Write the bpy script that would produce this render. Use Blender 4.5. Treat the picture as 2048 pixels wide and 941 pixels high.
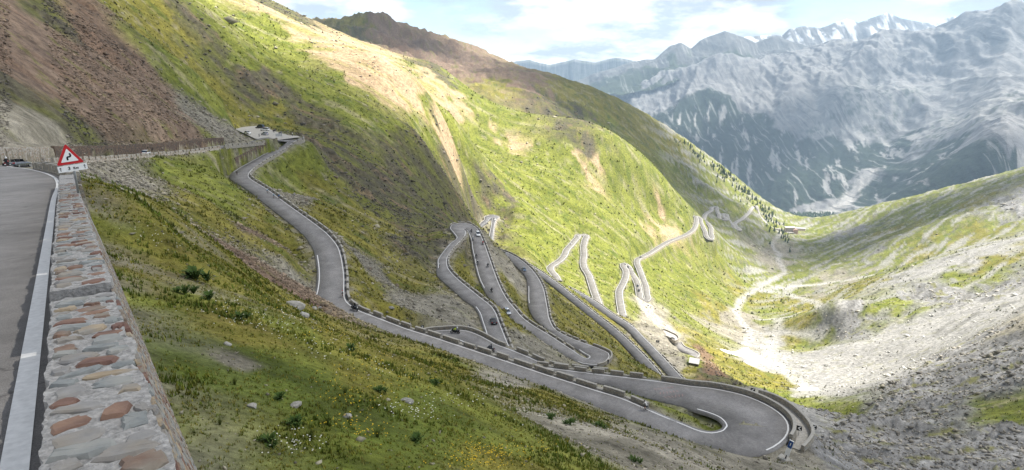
import bpy, bmesh, math, random, time
import numpy as np
from mathutils import Vector, Matrix
T0 = time.time()
for _o in list(bpy.data.objects):
    bpy.data.objects.remove(_o)
scene = bpy.context.scene
COL = scene.collection
RNG = np.random.default_rng(7)
random.seed(7)

# ------------------------------------------------------------------ camera
FPX = 1300.0                                   # focal length in pixels of a 2048 px wide picture
PITCH = math.atan((470.5 - 135.0) / FPX)       # horizon on row 135
cam_d = bpy.data.cameras.new('camera')
cam = bpy.data.objects.new('camera', cam_d)
COL.objects.link(cam)
cam.location = (0, 0, 0)                       # eye level is height zero
cam.rotation_euler = (math.pi / 2 - PITCH, 0, 0)
cam_d.sensor_width = 36.0
cam_d.lens = 36.0 * FPX / 2048.0
cam_d.clip_start = 0.1
cam_d.clip_end = 120000.0
scene.camera = cam

# ------------------------------------------------------------------ sun, sky, exposure
SUN_EL, SUN_AZ = math.radians(56), math.radians(68)     # azimuth clockwise from +Y (to the right of the view)
SUNV = Vector((math.sin(SUN_AZ) * math.cos(SUN_EL), math.cos(SUN_AZ) * math.cos(SUN_EL), math.sin(SUN_EL)))
sun_d = bpy.data.lights.new('sun', 'SUN')
sun = bpy.data.objects.new('sun', sun_d)
COL.objects.link(sun)
sun_d.energy = 3.5
sun_d.angle = math.radians(0.5)
sun_d.color = (1.0, 0.96, 0.89)
sun.rotation_euler = (-SUNV).to_track_quat('-Z', 'Y').to_euler()
scene.view_settings.view_transform = 'Standard'
scene.view_settings.look = 'None'
scene.view_settings.gamma = 1.0
scene.view_settings.use_curve_mapping = False
scene.view_settings.exposure = 1.92
scene.cycles.use_denoising = True
scene.cycles.denoiser = 'OPENIMAGEDENOISE'
scene.cycles.denoising_input_passes = 'RGB_ALBEDO_NORMAL'
scene.cycles.denoising_prefilter = 'ACCURATE'
scene.cycles.volume_bounces = 0
scene.cycles.max_bounces = 5
scene.cycles.transparent_max_bounces = 12

world = bpy.data.worlds.new('World')
scene.world = world
world.use_nodes = True
def build_world():
    nt = world.node_tree
    nt.nodes.clear()
    N = nt.nodes.new
    L = nt.links.new
    out = N('ShaderNodeOutputWorld')
    bg = N('ShaderNodeBackground')
    sky = N('ShaderNodeTexSky')
    sky.sky_type = 'NISHITA'
    sky.sun_disc = False
    sky.sun_elevation = SUN_EL
    sky.sun_rotation = SUN_AZ
    sky.altitude = 2700
    sky.air_density = 1.0
    sky.dust_density = 0.6
    tc = N('ShaderNodeTexCoord')
    # clouds on a layer above: direction divided by (height + a little) so they flatten towards the horizon
    sep = N('ShaderNodeSeparateXYZ')
    L(tc.outputs['Generated'], sep.inputs[0])
    mx = N('ShaderNodeMath'); mx.operation = 'MAXIMUM'; mx.inputs[1].default_value = 0.0
    L(sep.outputs['Z'], mx.inputs[0])
    ad = N('ShaderNodeMath'); ad.operation = 'ADD'; ad.inputs[1].default_value = 0.28
    L(mx.outputs[0], ad.inputs[0])
    dv = N('ShaderNodeVectorMath'); dv.operation = 'DIVIDE'
    cmb = N('ShaderNodeCombineXYZ')
    for i in range(3):
        L(ad.outputs[0], cmb.inputs[i])
    L(tc.outputs['Generated'], dv.inputs[0]); L(cmb.outputs[0], dv.inputs[1])
    def noise(scale, detail, rough, off):
        m = N('ShaderNodeVectorMath'); m.operation = 'ADD'; m.inputs[1].default_value = off
        L(dv.outputs[0], m.inputs[0])
        n = N('ShaderNodeTexNoise'); n.inputs['Scale'].default_value = scale
        n.inputs['Detail'].default_value = detail; n.inputs['Roughness'].default_value = rough
        L(m.outputs[0], n.inputs['Vector'])
        return n
    n1 = noise(1.25, 10, 0.55, (3.3, 6.1, 4.2))
    cov = N('ShaderNodeValToRGB')
    cov.color_ramp.elements[0].position = 0.41; cov.color_ramp.elements[0].color = (0, 0, 0, 1)
    cov.color_ramp.elements[1].position = 0.50; cov.color_ramp.elements[1].color = (1, 1, 1, 1)
    L(n1.outputs['Fac'], cov.inputs[0])
    n2 = noise(2.3, 11, 0.6, (4.2, 0.4, 2.0))
    shade = N('ShaderNodeValToRGB')
    shade.color_ramp.elements[0].position = 0.44; shade.color_ramp.elements[0].color = (0.36, 0.40, 0.46, 1)
    shade.color_ramp.elements[1].position = 0.61; shade.color_ramp.elements[1].color = (1.0, 0.985, 0.955, 1)
    L(n2.outputs['Fac'], shade.inputs[0])
    sc = N('ShaderNodeVectorMath'); sc.operation = 'SCALE'; sc.inputs['Scale'].default_value = SKY_CLOUD
    L(shade.outputs[0], sc.inputs[0])
    mix = N('ShaderNodeMix'); mix.data_type = 'RGBA'
    L(cov.outputs[0], mix.inputs[0])
    L(sky.outputs[0], mix.inputs[6]); L(sc.outputs[0], mix.inputs[7])
    L(mix.outputs[2], bg.inputs['Color'])
    bg.inputs['Strength'].default_value = SKY_STRENGTH
    L(bg.outputs[0], out.inputs[0])
SKY_STRENGTH = 0.05
SKY_CLOUD = 9.4
build_world()

# ------------------------------------------------------------------ helpers: picture rays -> places
CP, SP = math.cos(PITCH), math.sin(PITCH)
def ray(px, py):
    """slopes X/Y and Z/Y of the sight line through a picture point"""
    u = (np.asarray(px, float) - 1024.0) / FPX
    v = (470.5 - np.asarray(py, float)) / FPX
    fw = CP + v * SP
    return u / fw, (v * CP - SP) / fw
def at_y(px, py, Y):
    a, b = ray(px, py)
    return np.array([a * Y, Y, b * Y])
def at_z(px, py, Z):
    a, b = ray(px, py)
    Y = Z / b
    return np.array([a * Y, Y, Z])

# ------------------------------------------------------------------ helpers: noise
_perm = np.random.default_rng(11).permutation(1024)
_perm = np.concatenate([_perm, _perm, _perm]).astype(np.int32)
_gr = np.random.default_rng(12).uniform(0, 2 * math.pi, 1024)
_gx, _gy = np.cos(_gr).astype(np.float32), np.sin(_gr).astype(np.float32)
def pnoise(x, y, seed=0):
    x = np.asarray(x, np.float64); y = np.asarray(y, np.float64)
    xi = np.floor(x).astype(np.int64); yi = np.floor(y).astype(np.int64)
    xf = (x - xi).astype(np.float32); yf = (y - yi).astype(np.float32)
    xi = (xi + seed * 57) & 1023; yi = (yi + seed * 131) & 1023
    u = xf * xf * xf * (xf * (xf * 6 - 15) + 10); v = yf * yf * yf * (yf * (yf * 6 - 15) + 10)
    def g(ix, iy, dx, dy):
        h = _perm[_perm[ix & 1023] + (iy & 1023)]
        return _gx[h] * dx + _gy[h] * dy
    n00 = g(xi, yi, xf, yf); n10 = g(xi + 1, yi, xf - 1, yf)
    n01 = g(xi, yi + 1, xf, yf - 1); n11 = g(xi + 1, yi + 1, xf - 1, yf - 1)
    a = n00 + u * (n10 - n00); b = n01 + u * (n11 - n01)
    return (a + v * (b - a)) * 1.5
def fbm(x, y, octaves=4, seed=0, gain=0.5, lac=2.03):
    s = 0; a = 1.0; t = 0
    for o in range(octaves):
        s = s + a * pnoise(x, y, seed + o); t += a
        a *= gain; x = x * lac + 3.7; y = y * lac + 1.3
    return s / t
def ridged(x, y, octaves=4, seed=0, gain=0.55):
    s = 0; a = 1.0; t = 0
    for o in range(octaves):
        s = s + a * (1 - np.abs(pnoise(x, y, seed + o)) * 1.6); t += a
        a *= gain; x = x * 2.05 + 2.1; y = y * 2.05 + 5.3
    return s / t
def smooth(a, b, x):
    t = np.clip((x - a) / (b - a), 0, 1)
    return t * t * (3 - 2 * t)

# ------------------------------------------------------------------ helpers: meshes, objects, materials
def mesh_np(name, verts, quads=None, tris=None):
    me = bpy.data.meshes.new(name)
    verts = np.asarray(verts, np.float32).reshape(-1, 3)
    me.vertices.add(len(verts))
    me.vertices.foreach_set('co', verts.ravel())
    loops = []; starts = []; n = 0
    if quads is not None and len(quads):
        q = np.asarray(quads, np.int32).reshape(-1, 4)
        loops.append(q.ravel()); starts.append(np.arange(len(q)) * 4 + n); n += q.size
    if tris is not None and len(tris):
        t = np.asarray(tris, np.int32).reshape(-1, 3)
        loops.append(t.ravel()); starts.append(np.arange(len(t)) * 3 + n); n += t.size
    lo = np.concatenate(loops); st = np.concatenate(starts)
    me.loops.add(len(lo)); me.loops.foreach_set('vertex_index', lo.astype(np.int32))
    me.polygons.add(len(st)); me.polygons.foreach_set('loop_start', st.astype(np.int32))
    me.update(calc_edges=True)
    return me
def obj(name, me, mat=None, parent=None, smooth_shade=False):
    o = bpy.data.objects.new(name, me)
    COL.objects.link(o)
    if mat is not None:
        for m in (mat if isinstance(mat, (list, tuple)) else [mat]):
            me.materials.append(m)
    if parent is not None:
        o.parent = parent
    if smooth_shade and me is not None:
        me.polygons.foreach_set('use_smooth', np.ones(len(me.polygons), bool))
    return o
def tag(o, label=None, cat=None, group=None, kind=None):
    if label: o['label'] = label
    if cat: o['category'] = cat
    if group: o['group'] = group
    if kind: o['kind'] = kind
    return o
def empty(name, loc=(0, 0, 0), rz=0.0):
    o = bpy.data.objects.new(name, None)
    COL.objects.link(o)
    o.location = loc
    o.rotation_euler = (0, 0, rz)
    o.empty_display_size = 0.2
    return o
def copy_tree(o, parent=None):
    c = o.copy()
    COL.objects.link(c)
    c.parent = parent
    for ch in list(o.children):
        copy_tree(ch, c)
    return c

class MB:
    """collects shapes and links them as one mesh object"""
    def __init__(self):
        self.v = []; self.f = []; self.mi = []
    def add(self, verts, faces, mi=0):
        b = len(self.v)
        self.v += [tuple(p) for p in verts]
        self.f += [tuple(i + b for i in f) for f in faces]
        self.mi += [mi] * len(faces)
        return self
    def box(self, c, s, mi=0, taper=1.0, rz=0.0, rx=0.0):
        x, y, z = s[0] / 2, s[1] / 2, s[2] / 2
        M = Matrix.Rotation(rz, 3, 'Z') @ Matrix.Rotation(rx, 3, 'X')
        vs = []
        for dz in (-1, 1):
            k = taper if dz > 0 else 1.0
            for dx, dy in ((-1, -1), (1, -1), (1, 1), (-1, 1)):
                vs.append(Vector(c) + M @ Vector((dx * x * k, dy * y * k, dz * z)))
        return self.add(vs, [(3, 2, 1, 0), (4, 5, 6, 7), (0, 1, 5, 4), (1, 2, 6, 5), (2, 3, 7, 6), (3, 0, 4, 7)], mi)
    def tube(self, p0, p1, r0, r1=None, n=8, mi=0, cap=True):
        r1 = r0 if r1 is None else r1
        p0 = Vector(p0); p1 = Vector(p1)
        d = (p1 - p0).normalized()
        a = d.cross(Vector((0, 0, 1)))
        if a.length < 1e-3: a = d.cross(Vector((1, 0, 0)))
        a.normalize(); b = d.cross(a)
        vs = []
        for p, r in ((p0, r0), (p1, r1)):
            for i in range(n):
                t = 2 * math.pi * i / n
                vs.append(p + (a * math.cos(t) + b * math.sin(t)) * r)
        fs = [(i, (i + 1) % n, n + (i + 1) % n, n + i) for i in range(n)]
        if cap: fs += [tuple(range(n - 1, -1, -1)), tuple(range(n, 2 * n))]
        return self.add(vs, fs, mi)
    def loft(self, rings, mi=0, cap=True, closed=True):
        n = len(rings[0]); vs = [p for r in rings for p in r]; fs = []
        for k in range(len(rings) - 1):
            for i in range(n if closed else n - 1):
                j = (i + 1) % n
                fs.append((k * n + i, k * n + j, (k + 1) * n + j, (k + 1) * n + i))
        if cap:
            fs += [tuple(range(n - 1, -1, -1)), tuple(range((len(rings) - 1) * n, len(rings) * n))]
        return self.add(vs, fs, mi)
    def ball(self, c, r, mi=0, seg=8, rings=5):
        r = (r, r, r) if not isinstance(r, (tuple, list)) else r
        vs = [(c[0], c[1], c[2] - r[2])]
        for k in range(1, rings):
            t = -math.pi / 2 + math.pi * k / rings
            for i in range(seg):
                a = 2 * math.pi * i / seg
                vs.append((c[0] + r[0] * math.cos(t) * math.cos(a), c[1] + r[1] * math.cos(t) * math.sin(a), c[2] + r[2] * math.sin(t)))
        vs.append((c[0], c[1], c[2] + r[2]))
        fs = []
        for i in range(seg):
            j = (i + 1) % seg
            fs.append((0, 1 + j, 1 + i))
            for k in range(rings - 2):
                fs.append((1 + k * seg + i, 1 + k * seg + j, 1 + (k + 1) * seg + j, 1 + (k + 1) * seg + i))
            fs.append((1 + (rings - 2) * seg + i, 1 + (rings - 2) * seg + j, len(vs) - 1))
        return self.add(vs, fs, mi)
    def wheel(self, c, r, w, tube_r=None, axis='Y', n=16, mi=0):
        """torus-like ring round an axis"""
        tr = tube_r or w / 2
        vs = []; m = 6
        for i in range(n):
            t = 2 * math.pi * i / n
            for k in range(m):
                p = 2 * math.pi * k / m
                rr = r - tr + tr * math.cos(p); y = w / 2 * math.sin(p)
                a, b = rr * math.cos(t), rr * math.sin(t)
                vs.append((c[0] + a, c[1] + y, c[2] + b) if axis == 'Y' else (c[0] + y, c[1] + a, c[2] + b))
        fs = [(i * m + k, ((i + 1) % n) * m + k, ((i + 1) % n) * m + (k + 1) % m, i * m + (k + 1) % m) for i in range(n) for k in range(m)]
        return self.add(vs, fs, mi)
    def mesh(self, name):
        me = bpy.data.meshes.new(name)
        me.from_pydata(self.v, [], self.f)
        me.polygons.foreach_set('material_index', np.array(self.mi, np.int32))
        me.update()
        return me
    def build(self, name, mat, parent=None, smooth_shade=False):
        return obj(name, self.mesh(name), mat, parent, smooth_shade)

MATS = {}
def mat(name, color, rough=0.8, var=0.25, scale=6.0, bump=0.0, metallic=0.0, spec=0.3, detail=6, color2=None, emission=None, coords='Object'):
    """procedural material: noise-varied colour, optional bump"""
    if name in MATS: return MATS[name]
    m = bpy.data.materials.new(name); m.use_nodes = True
    nt = m.node_tree; b = nt.nodes['Principled BSDF']
    tc = nt.nodes.new('ShaderNodeTexCoord')
    n = nt.nodes.new('ShaderNodeTexNoise')
    n.inputs['Scale'].default_value = scale; n.inputs['Detail'].default_value = detail; n.inputs['Roughness'].default_value = 0.6
    nt.links.new(tc.outputs[coords], n.inputs['Vector'])
    r = nt.nodes.new('ShaderNodeValToRGB')
    c2 = color2 or tuple(min(1, c * (1 + var)) for c in color)
    c1 = color if color2 else tuple(c * (1 - var) for c in color)
    r.color_ramp.elements[0].position = 0.33; r.color_ramp.elements[0].color = (*c1, 1)
    r.color_ramp.elements[1].position = 0.67; r.color_ramp.elements[1].color = (*c2, 1)
    nt.links.new(n.outputs['Fac'], r.inputs[0]); nt.links.new(r.outputs[0], b.inputs['Base Color'])
    b.inputs['Roughness'].default_value = rough; b.inputs['Metallic'].default_value = metallic
    b.inputs['Specular IOR Level'].default_value = spec
    if bump:
        bp = nt.nodes.new('ShaderNodeBump'); bp.inputs['Strength'].default_value = bump; bp.inputs['Distance'].default_value = 0.02
        nt.links.new(n.outputs['Fac'], bp.inputs['Height']); nt.links.new(bp.outputs[0], b.inputs['Normal'])
    MATS[name] = m
    return m

# ------------------------------------------------------------------ road courses: picture points of both edges, with heights
# each station: (left edge, right edge, height); an edge given as a number is that many metres from the other edge
def key_heights(n, keys, pts_of):
    """heights at stations from a few keys, linear in plan length"""
    idx = sorted(keys)
    z = np.interp(np.arange(n), idx, [keys[i] for i in idx])
    for _ in range(3):
        p = pts_of(z)
        s = np.concatenate([[0], np.cumsum(np.hypot(*np.diff(p[:, :2], axis=0).T))])
        z = np.interp(s, s[idx], [keys[i] for i in idx])
    return z
def catmull(P, step):
    """resample stations (n, k) smoothly; spacing measured on the first two columns"""
    P = np.asarray(P, float)
    n = len(P)
    out = []
    for i in range(n - 1):
        p0 = P[max(i - 1, 0)]; p1 = P[i]; p2 = P[i + 1]; p3 = P[min(i + 2, n - 1)]
        d = np.hypot(*(p2[:2] - p1[:2]))
        m = max(1, int(math.ceil(d / step)))
        # centripetal-like tangents scaled by neighbouring lengths
        d0 = max(np.hypot(*(p1[:2] - p0[:2])), 1e-6); d2 = max(np.hypot(*(p3[:2] - p2[:2])), 1e-6); d1 = max(d, 1e-6)
        t1 = ((p1 - p0) / d0 * d1 + (p2 - p1) / d1 * d0) / (d0 + d1) * d1 if i > 0 else (p2 - p1)
        t2 = ((p2 - p1) / d1 * d2 + (p3 - p2) / d2 * d1) / (d1 + d2) * d1 if i + 2 < n else (p2 - p1)
        for k in range(m):
            t = k / m
            h = ((2 * t**3 - 3 * t**2 + 1) * p1 + (t**3 - 2 * t**2 + t) * t1 + (-2 * t**3 + 3 * t**2) * p2 + (t**3 - t**2) * t2)
            out.append(h)
    out.append(P[-1])
    return np.array(out)
def normals2(p):
    d = np.gradient(p[:, :2], axis=0)
    d /= np.maximum(np.linalg.norm(d, axis=1, keepdims=True), 1e-9)
    return np.stack([-d[:, 1], d[:, 0]], 1)      # to the left of travel
def course(stations, keys, step=1.5):
    """-> arrays L, R (n,3)"""
    n = len(stations)
    ref = [(s[0] if isinstance(s[0], tuple) else s[1]) for s in stations]
    def pts(z):
        return np.array([at_z(ref[i][0], ref[i][1], z[i]) for i in range(n)])
    z = key_heights(n, keys, pts)
    P = pts(z)
    nm = normals2(P)
    L = np.zeros((n, 3)); R = np.zeros((n, 3))
    for i, (a, b) in enumerate(stations):
        if isinstance(a, tuple):
            L[i] = at_z(a[0], a[1], z[i])
            R[i] = at_z(b[0], b[1], z[i]) if isinstance(b, tuple) else L[i] - np.array([*nm[i], 0]) * b
        else:
            R[i] = at_z(b[0], b[1], z[i])
            L[i] = R[i] + np.array([*nm[i], 0]) * a
    C = (L + R) / 2
    both = np.concatenate([C[:, :2], L, R], 1)
    both = catmull(both, step)
    return both[:, 2:5], both[:, 5:8]
def course_mid(px, keys, W, step=4.0):
    n = len(px)
    def pts(z): return np.array([at_z(px[i][0], px[i][1], z[i]) for i in range(n)])
    z = key_heights(n, keys, pts)
    P = catmull(pts(z), step)
    nm = normals2(P)
    off = np.concatenate([nm * W / 2, np.zeros((len(P), 1))], 1)
    return P + off, P - off

GRADE = 0.113
HD = np.array([-0.568, 0.823]); ND = np.array([0.823, 0.568])      # along and across the wall the camera stands on
def wall_xy(y, lat):
    """point beside the near wall at forward distance y"""
    s = (y - lat * ND[1]) / HD[1]
    return HD * s + ND * lat
courses = {}
def near_course():
    st = []
    # the camera's own road, given directly as places: right edge = white line
    for y in (-9, -4, 0, 4, 9, 15, 22):
        p = wall_xy(y, -0.51)
        st.append((None, np.array([p[0], p[1], -1.95 - GRADE * max(y, -9)])))
    for px, py, Y in ((116, 371, 30), (112, 359, 36.5), (100, 351, 45), (75, 343, 60), (47, 337.3, 76), (22, 334.6, 88), (22, 332, 96),
                      (60, 329.6, 101), (100, 327.4, 108), (165, 323, 125), (250, 316, 160), (320, 310, 190), (395, 302, 225), (450, 294, 250), (520, 286.5, 280)):
        st.append((None, at_y(px, py, Y)))
    R = np.array([s[1] for s in st])
    nm = normals2(R)
    W = np.full(len(R), 5.8); W[10:15] = 5.4
    L = R + np.concatenate([nm * W[:, None], np.zeros((len(R), 1))], 1)
    st2 = [((540, 275), (553.7, 280.5)), ((575, 273.8), (569, 281.4)), ((600, 274), (575.5, 282.2)), ((606.5, 278), (576, 284)), ((590, 286), (568, 290)), ((571, 298), (551, 299)),
           ((554, 308.5), 5.4), ((534, 320), 5.4), ((516, 331), 5.6), ((506, 338), 5.8), ((500.8, 344), 6.2), ((497.7, 349.5), 6.4), ((498.5, 355), 6.2), ((504, 360), 5.8),
           ((517.8, 368.4), 5.5), ((533, 377.8), 5.5), ((545, 386.3), 5.5), ((562, 399), 5.5), ((589, 418.6), 5.5), ((613, 435.6), 5.5), ((638.5, 454.3), 5.6), ((655.5, 468), 5.7),
           ((663.8, 477), 5.8), ((676.5, 494), 5.9), ((683, 513), 5.9), ((687, 534.4), 5.8), ((689.3, 555.6), 5.8), ((689.3, 579), 5.9), ((690.3, 594), 6.3), ((694, 603), 6.6),
           ((705.2, 613), 6.4), ((719, 621.5), 6), ((748.8, 633), 5.6), ((774.3, 642.8), 5.4), ((814, 657.8), 5.2), ((856.5, 671), 5.2), ((899, 685), 5.2), ((943.3, 699.5), 5.2),
           ((992.6, 715.7), 5.2), ((1035, 729.7), 5.2), ((1080, 745), 5.2), ((1137.4, 763.2), 5.2), ((1194.8, 781.4), 5.2), ((1244.5, 796.7), 5.2), ((1280.8, 812), 5.3), ((1328.7, 833), 5.6),
           ((1367, 848.3), 6.0), ((1401.4, 861.7), (1396, 886)), ((1422.7, 865), (1430, 902)), ((1440, 862), (1472, 911)), ((1449, 855), (1535, 902)), ((1450.5, 849), (1577, 868)),
           ((1446.2, 842.5), (1575, 842)), ((1433.4, 833), (1530, 807.3)), ((1418.4, 827), (1485, 789.5)), ((1405.6, 823), (1440, 779.3)), ((1347.8, 806), (1380, 772)), ((1309.5, 797), (1335, 765.3)),
           ((1271, 787), (1290.4, 759.4)), ((1233, 774.5), (1245, 754)), ((1195, 764), (1200, 748.8)), (5.2, (1165, 744.8)), (5.2, (1137, 741.2)), (5.2, (1101, 736.4)), (5.2, (1062, 732))]
    n = len(st2)
    ref = [(s[0] if isinstance(s[0], tuple) else s[1]) for s in st2]
    keys = {0: -31.6, 3: -32.7, 11: -39.2, 29: -47.6, 44: -50.6, 49: -52, 53: -53.5, n - 1: -57.3}
    pts = lambda z: np.array([at_z(ref[i][0], ref[i][1], z[i]) for i in range(n)])
    z = key_heights(n, keys, pts)
    P = pts(z); nm2 = normals2(P)
    L2 = np.zeros((n, 3)); R2 = np.zeros((n, 3))
    for i, (a, b) in enumerate(st2):
        if isinstance(a, tuple):
            L2[i] = at_z(*a, z[i]); R2[i] = at_z(*b, z[i]) if isinstance(b, tuple) else L2[i] - np.array([*nm2[i], 0]) * b
        else:
            R2[i] = at_z(*b, z[i]); L2[i] = R2[i] + np.array([*nm2[i], 0]) * a
    # below the first hairpin the road turns once more, hidden by its own wall
    mid = np.array([(-6, 117.8, -57.9), (-15, 120.3, -58.3), (-21, 124, -58.6), (-23.6, 129.5, -58.9), (-21.2, 135, -59.1), (-16, 138.2, -59.2)])
    nm3 = normals2(np.concatenate([[(L2[-1] + R2[-1]) / 2], mid]))[1:]
    o3 = np.concatenate([nm3 * 2.7, np.zeros((len(mid), 1))], 1)
    st4 = [(933, 661.7), (953.5, 668.5), (975.6, 679.5), (992.6, 688.9), (1018, 698.2), (1052, 711.8), (1086, 726.3)]
    z4 = np.linspace(-59.5, -62.5, len(st4))
    L4 = np.array([at_z(*st4[i], z4[i]) for i in range(len(st4))])
    L4 = np.concatenate([L4, [[15, 128.5, -63.3], [22, 128.5, -64]]])
    nm4 = normals2(L4)
    R4 = L4 - np.concatenate([nm4 * 5.4, np.zeros((len(L4), 1))], 1)
    LL = np.concatenate([L, L2, mid + o3, L4]); RR = np.concatenate([R, R2, mid - o3, R4])
    C = (LL + RR) / 2
    b = catmull(np.concatenate([C[:, :2], LL, RR], 1), 1.3)
    return b[:, 2:5], b[:, 5:8]
courses['summit'] = near_course()
st = [((981, 690), (1024, 706)), ((978, 686), (1016.2, 688)), ((971.5, 664.5), (1006.7, 664.5)), ((964.5, 643.3), (998.2, 643.3)), ((959, 627), (991.8, 626.3)), (4.9, (981, 611.4)), (4.9, (962, 596.5)),
      (4.9, (940.8, 579.5)), (4.9, (917.4, 560.4)), (5.0, (902.5, 545.5)), ((876, 533), (895, 532.8)), ((875.5, 522.5), (894, 520)), ((887, 504), (904.6, 500.4)), ((900.5, 488), (917.4, 486.3)),
      ((913.5, 476), (929, 473.6)), ((907, 466), (931.7, 467)), ((901, 455), (930, 461.5)), ((909, 448.7), (926.5, 459)), ((934, 446.8), (929.5, 458.6)), ((951.8, 455.7), (935.3, 463.4)),
      ((961, 470), (939, 471)), ((967, 483), (943, 483.8)), ((972.2, 496.5), (944.6, 497)), ((978, 513), (948, 513)), ((987, 539), (953.5, 539)), ((995, 560.4), (960, 560.4)), ((1004.5, 581.6), 6.0),
      ((1017.3, 603), 5.6), ((1030, 617.8), 5.4), ((1047, 637), 5.2), ((1069, 653), 5.2), ((1096.7, 669.6), 5.2), ((1124.3, 687.6), 5.3), ((1149.2, 704), (1140, 716)), ((1163, 713.8), (1166, 728)),
      ((1172, 717.5), (1193, 730.4)), ((1178.5, 715.5), (1217, 719)), ((1177, 712), (1218, 707.5)), ((1170, 708.5), (1203, 700)), ((1149, 694.5), (1172, 688.5)), ((1121.6, 678), (1140, 676)),
      ((1091, 655.8), (1110, 658.5)), ((1071.8, 639), (1099, 638)), ((1060.8, 620), (1096, 622)), ((1057.5, 605), (1093, 605)), ((1056.6, 573), (1085.2, 573)), ((1053.9, 556.3), (1075.5, 555)),
      (5.6, (1057, 533)), (5.4, (1033, 514.9)), (5.4, (1005.5, 502.4)), (5.4, (985, 497))]
courses['middle'] = course(st, {0: -67.5, 17: -73, 26: -79, 36: -85.5, len(st) - 1: -98}, 1.6)
st = [((954, 457), (957, 462)), ((957, 452), (960, 457)), ((962, 446), (965, 450.6)), ((969, 440), (974.8, 443.5)), ((974, 432.5), (981, 437)), ((986, 430.5), (983, 436)), ((996, 433), (984, 436.5)),
      ((992.7, 440.4), (983.6, 441)), ((989.5, 450.6), (982.6, 450)), ((987, 467.2), (979.3, 467)), ((986.3, 480), (976.8, 480)), ((988.5, 497), (977, 497)), ((990, 510), (979, 510))]
courses['behind'] = course(st, {0: -147, 5: -150, len(st) - 1: -157}, 3)
st = [((1045, 518), 6), ((1059.4, 530), 6), ((1083, 544), 6), ((1116, 567.4), 6), ((1152, 596), 6), ((1193.4, 629), 6), ((1234.9, 661.3), 6), ((1267.6, 691), 6), ((1299.4, 723), 6.3), ((1322.8, 750.7), 6.5), ((1333, 766), 6.5)]
courses['upper_ramp'] = course(st, {0: -156, len(st) - 1: -164}, 2.5)
st = [(6.3, (1378, 772)), (6.3, (1363.2, 755)), (6.2, (1310, 697.6)), (6, (1288.8, 676.3)), (6, (1267.6, 655)), (6, (1225, 627.4)), (6, (1182.5, 597.6)), (6, (1151.7, 581.7)), (6, (1137, 574))]
courses['lower_ramp'] = course(st, {0: -167.5, len(st) - 1: -176}, 2.5)
courses['green'] = course_mid([(1116, 562), (1109, 550.3), (1102, 542), (1100.4, 535), (1109, 528), (1119, 521.4), (1128.5, 511.2), (1132.7, 501), (1143, 489), (1154.8, 475.5), (1160, 470.5), (1169, 470.5), (1169.3, 480.6), (1166.7, 492.5),
      (1167.6, 509.5), (1166, 524.8), (1168.4, 536.7), (1177, 550.3), (1182, 565.6), (1188.8, 586), (1194, 600), (1200, 618)], {0: -180, 10: -191, 21: -201}, 6.6)
courses['valley'] = course_mid([(1248, 645), (1244.6, 629), (1241.2, 612), (1238.7, 595), (1238.7, 581.6), (1245.5, 568), (1251.4, 552.7), (1251.4, 540.8), (1246.5, 532.5), (1248, 527.5), (1254, 531.5), (1262.5, 546), (1271, 559.5), (1276, 573), (1278.6, 588.4),
      (1282, 599), (1288, 602), (1294, 599), (1293, 588.4), (1291.4, 574.8), (1285.4, 557.8), (1278.6, 539), (1273.5, 525.5), (1275, 519), (1284.6, 514), (1301.5, 505.2), (1318, 494.3), (1340, 481.8), (1356.7, 475.6), (1374.6, 468),
      (1387, 458.3), (1392, 447.3), (1393, 438), (1393, 433), (1396.5, 434.5), (1402.3, 446), (1410.6, 463.9), (1417, 477.5), (1420.5, 479.5), (1423, 477), (1422.3, 465.2), (1421.8, 455.6), (1414.7, 446), (1408, 441)],
      {0: -206, 9: -215, 16: -225, 23: -233, 32: -250, 38: -262, 43: -268}, 6.8, 5)
courses['far'] = course_mid([(1406.5, 440), (1412.7, 427.4), (1423.2, 420.4), (1427, 414), (1431, 413.5), (1433.8, 421.6), (1438.4, 431), (1441.5, 438.5), (1444.5, 439), (1445.5, 431), (1447, 428), (1451, 428), (1454, 432), (1455, 437),
      (1459.5, 443.8), (1466.5, 452), (1473, 459.5), (1476.5, 460), (1474, 454.8), (1469, 448.3), (1473.5, 443.8), (1482.9, 439), (1492.2, 431), (1499.2, 423.9), (1504, 416.5), (1509, 413.5), (1515.6, 419.2), (1518, 428.6), (1523.8, 438),
      (1530.8, 445), (1537.8, 453), (1547.2, 456), (1562.4, 457.8)], {0: -272, 4: -281, 8: -290, 11: -296, 17: -310, 25: -336, 30: -366, 32: -378}, 7.5, 6)
FAR_ROADS = ('behind', 'green', 'valley', 'far')

# the gravel car park beside the road
PARK_Z = -31.55
park_px = [(470, 258.5), (484, 255), (500, 253), (515, 252), (530, 254.5), (553, 264), (578, 271), (596, 272.2), (600, 274.5), (553, 280.6), (527, 280.6), (509, 277), (497, 271), (484, 265)]
PARK = np.array([at_z(a, b, PARK_Z) for a, b in park_px])

# ------------------------------------------------------------------ terrain: heights from known places, spline-interpolated on (bearing, log distance)
ctrl = []          # x, y, z
def cp(*rows):
    for px, py, Y in rows:
        ctrl.append(at_y(px, py, Y))
for k, (L, R) in courses.items():
    C = (L + R) / 2
    last = None
    gap = 14 if k in ('summit', 'middle') else 26 if k not in FAR_ROADS else 45
    for c in C:
        if c[1] < 24: continue
        if last is None or np.hypot(*(c - last)[:2]) > gap:
            ctrl.append(c); last = c
for p in PARK[::3]: ctrl.append(p)
def slope_plane(lat, s):      # hillside falling away below the near wall
    return -4.0 - 0.62 * (lat - 0.75) - 0.02 * max(lat - 20, 0) - 0.095 * s
for s_ in (-4, 1, 5, 10, 17, 26):
    for lat in (0.7, 3, 7, 14, 26):
        p = HD * s_ + ND * lat
        if np.hypot(*p) > 2.0 and p[1] > -1:
            ctrl.append(np.array([p[0], p[1], slope_plane(lat, s_)]))
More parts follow.
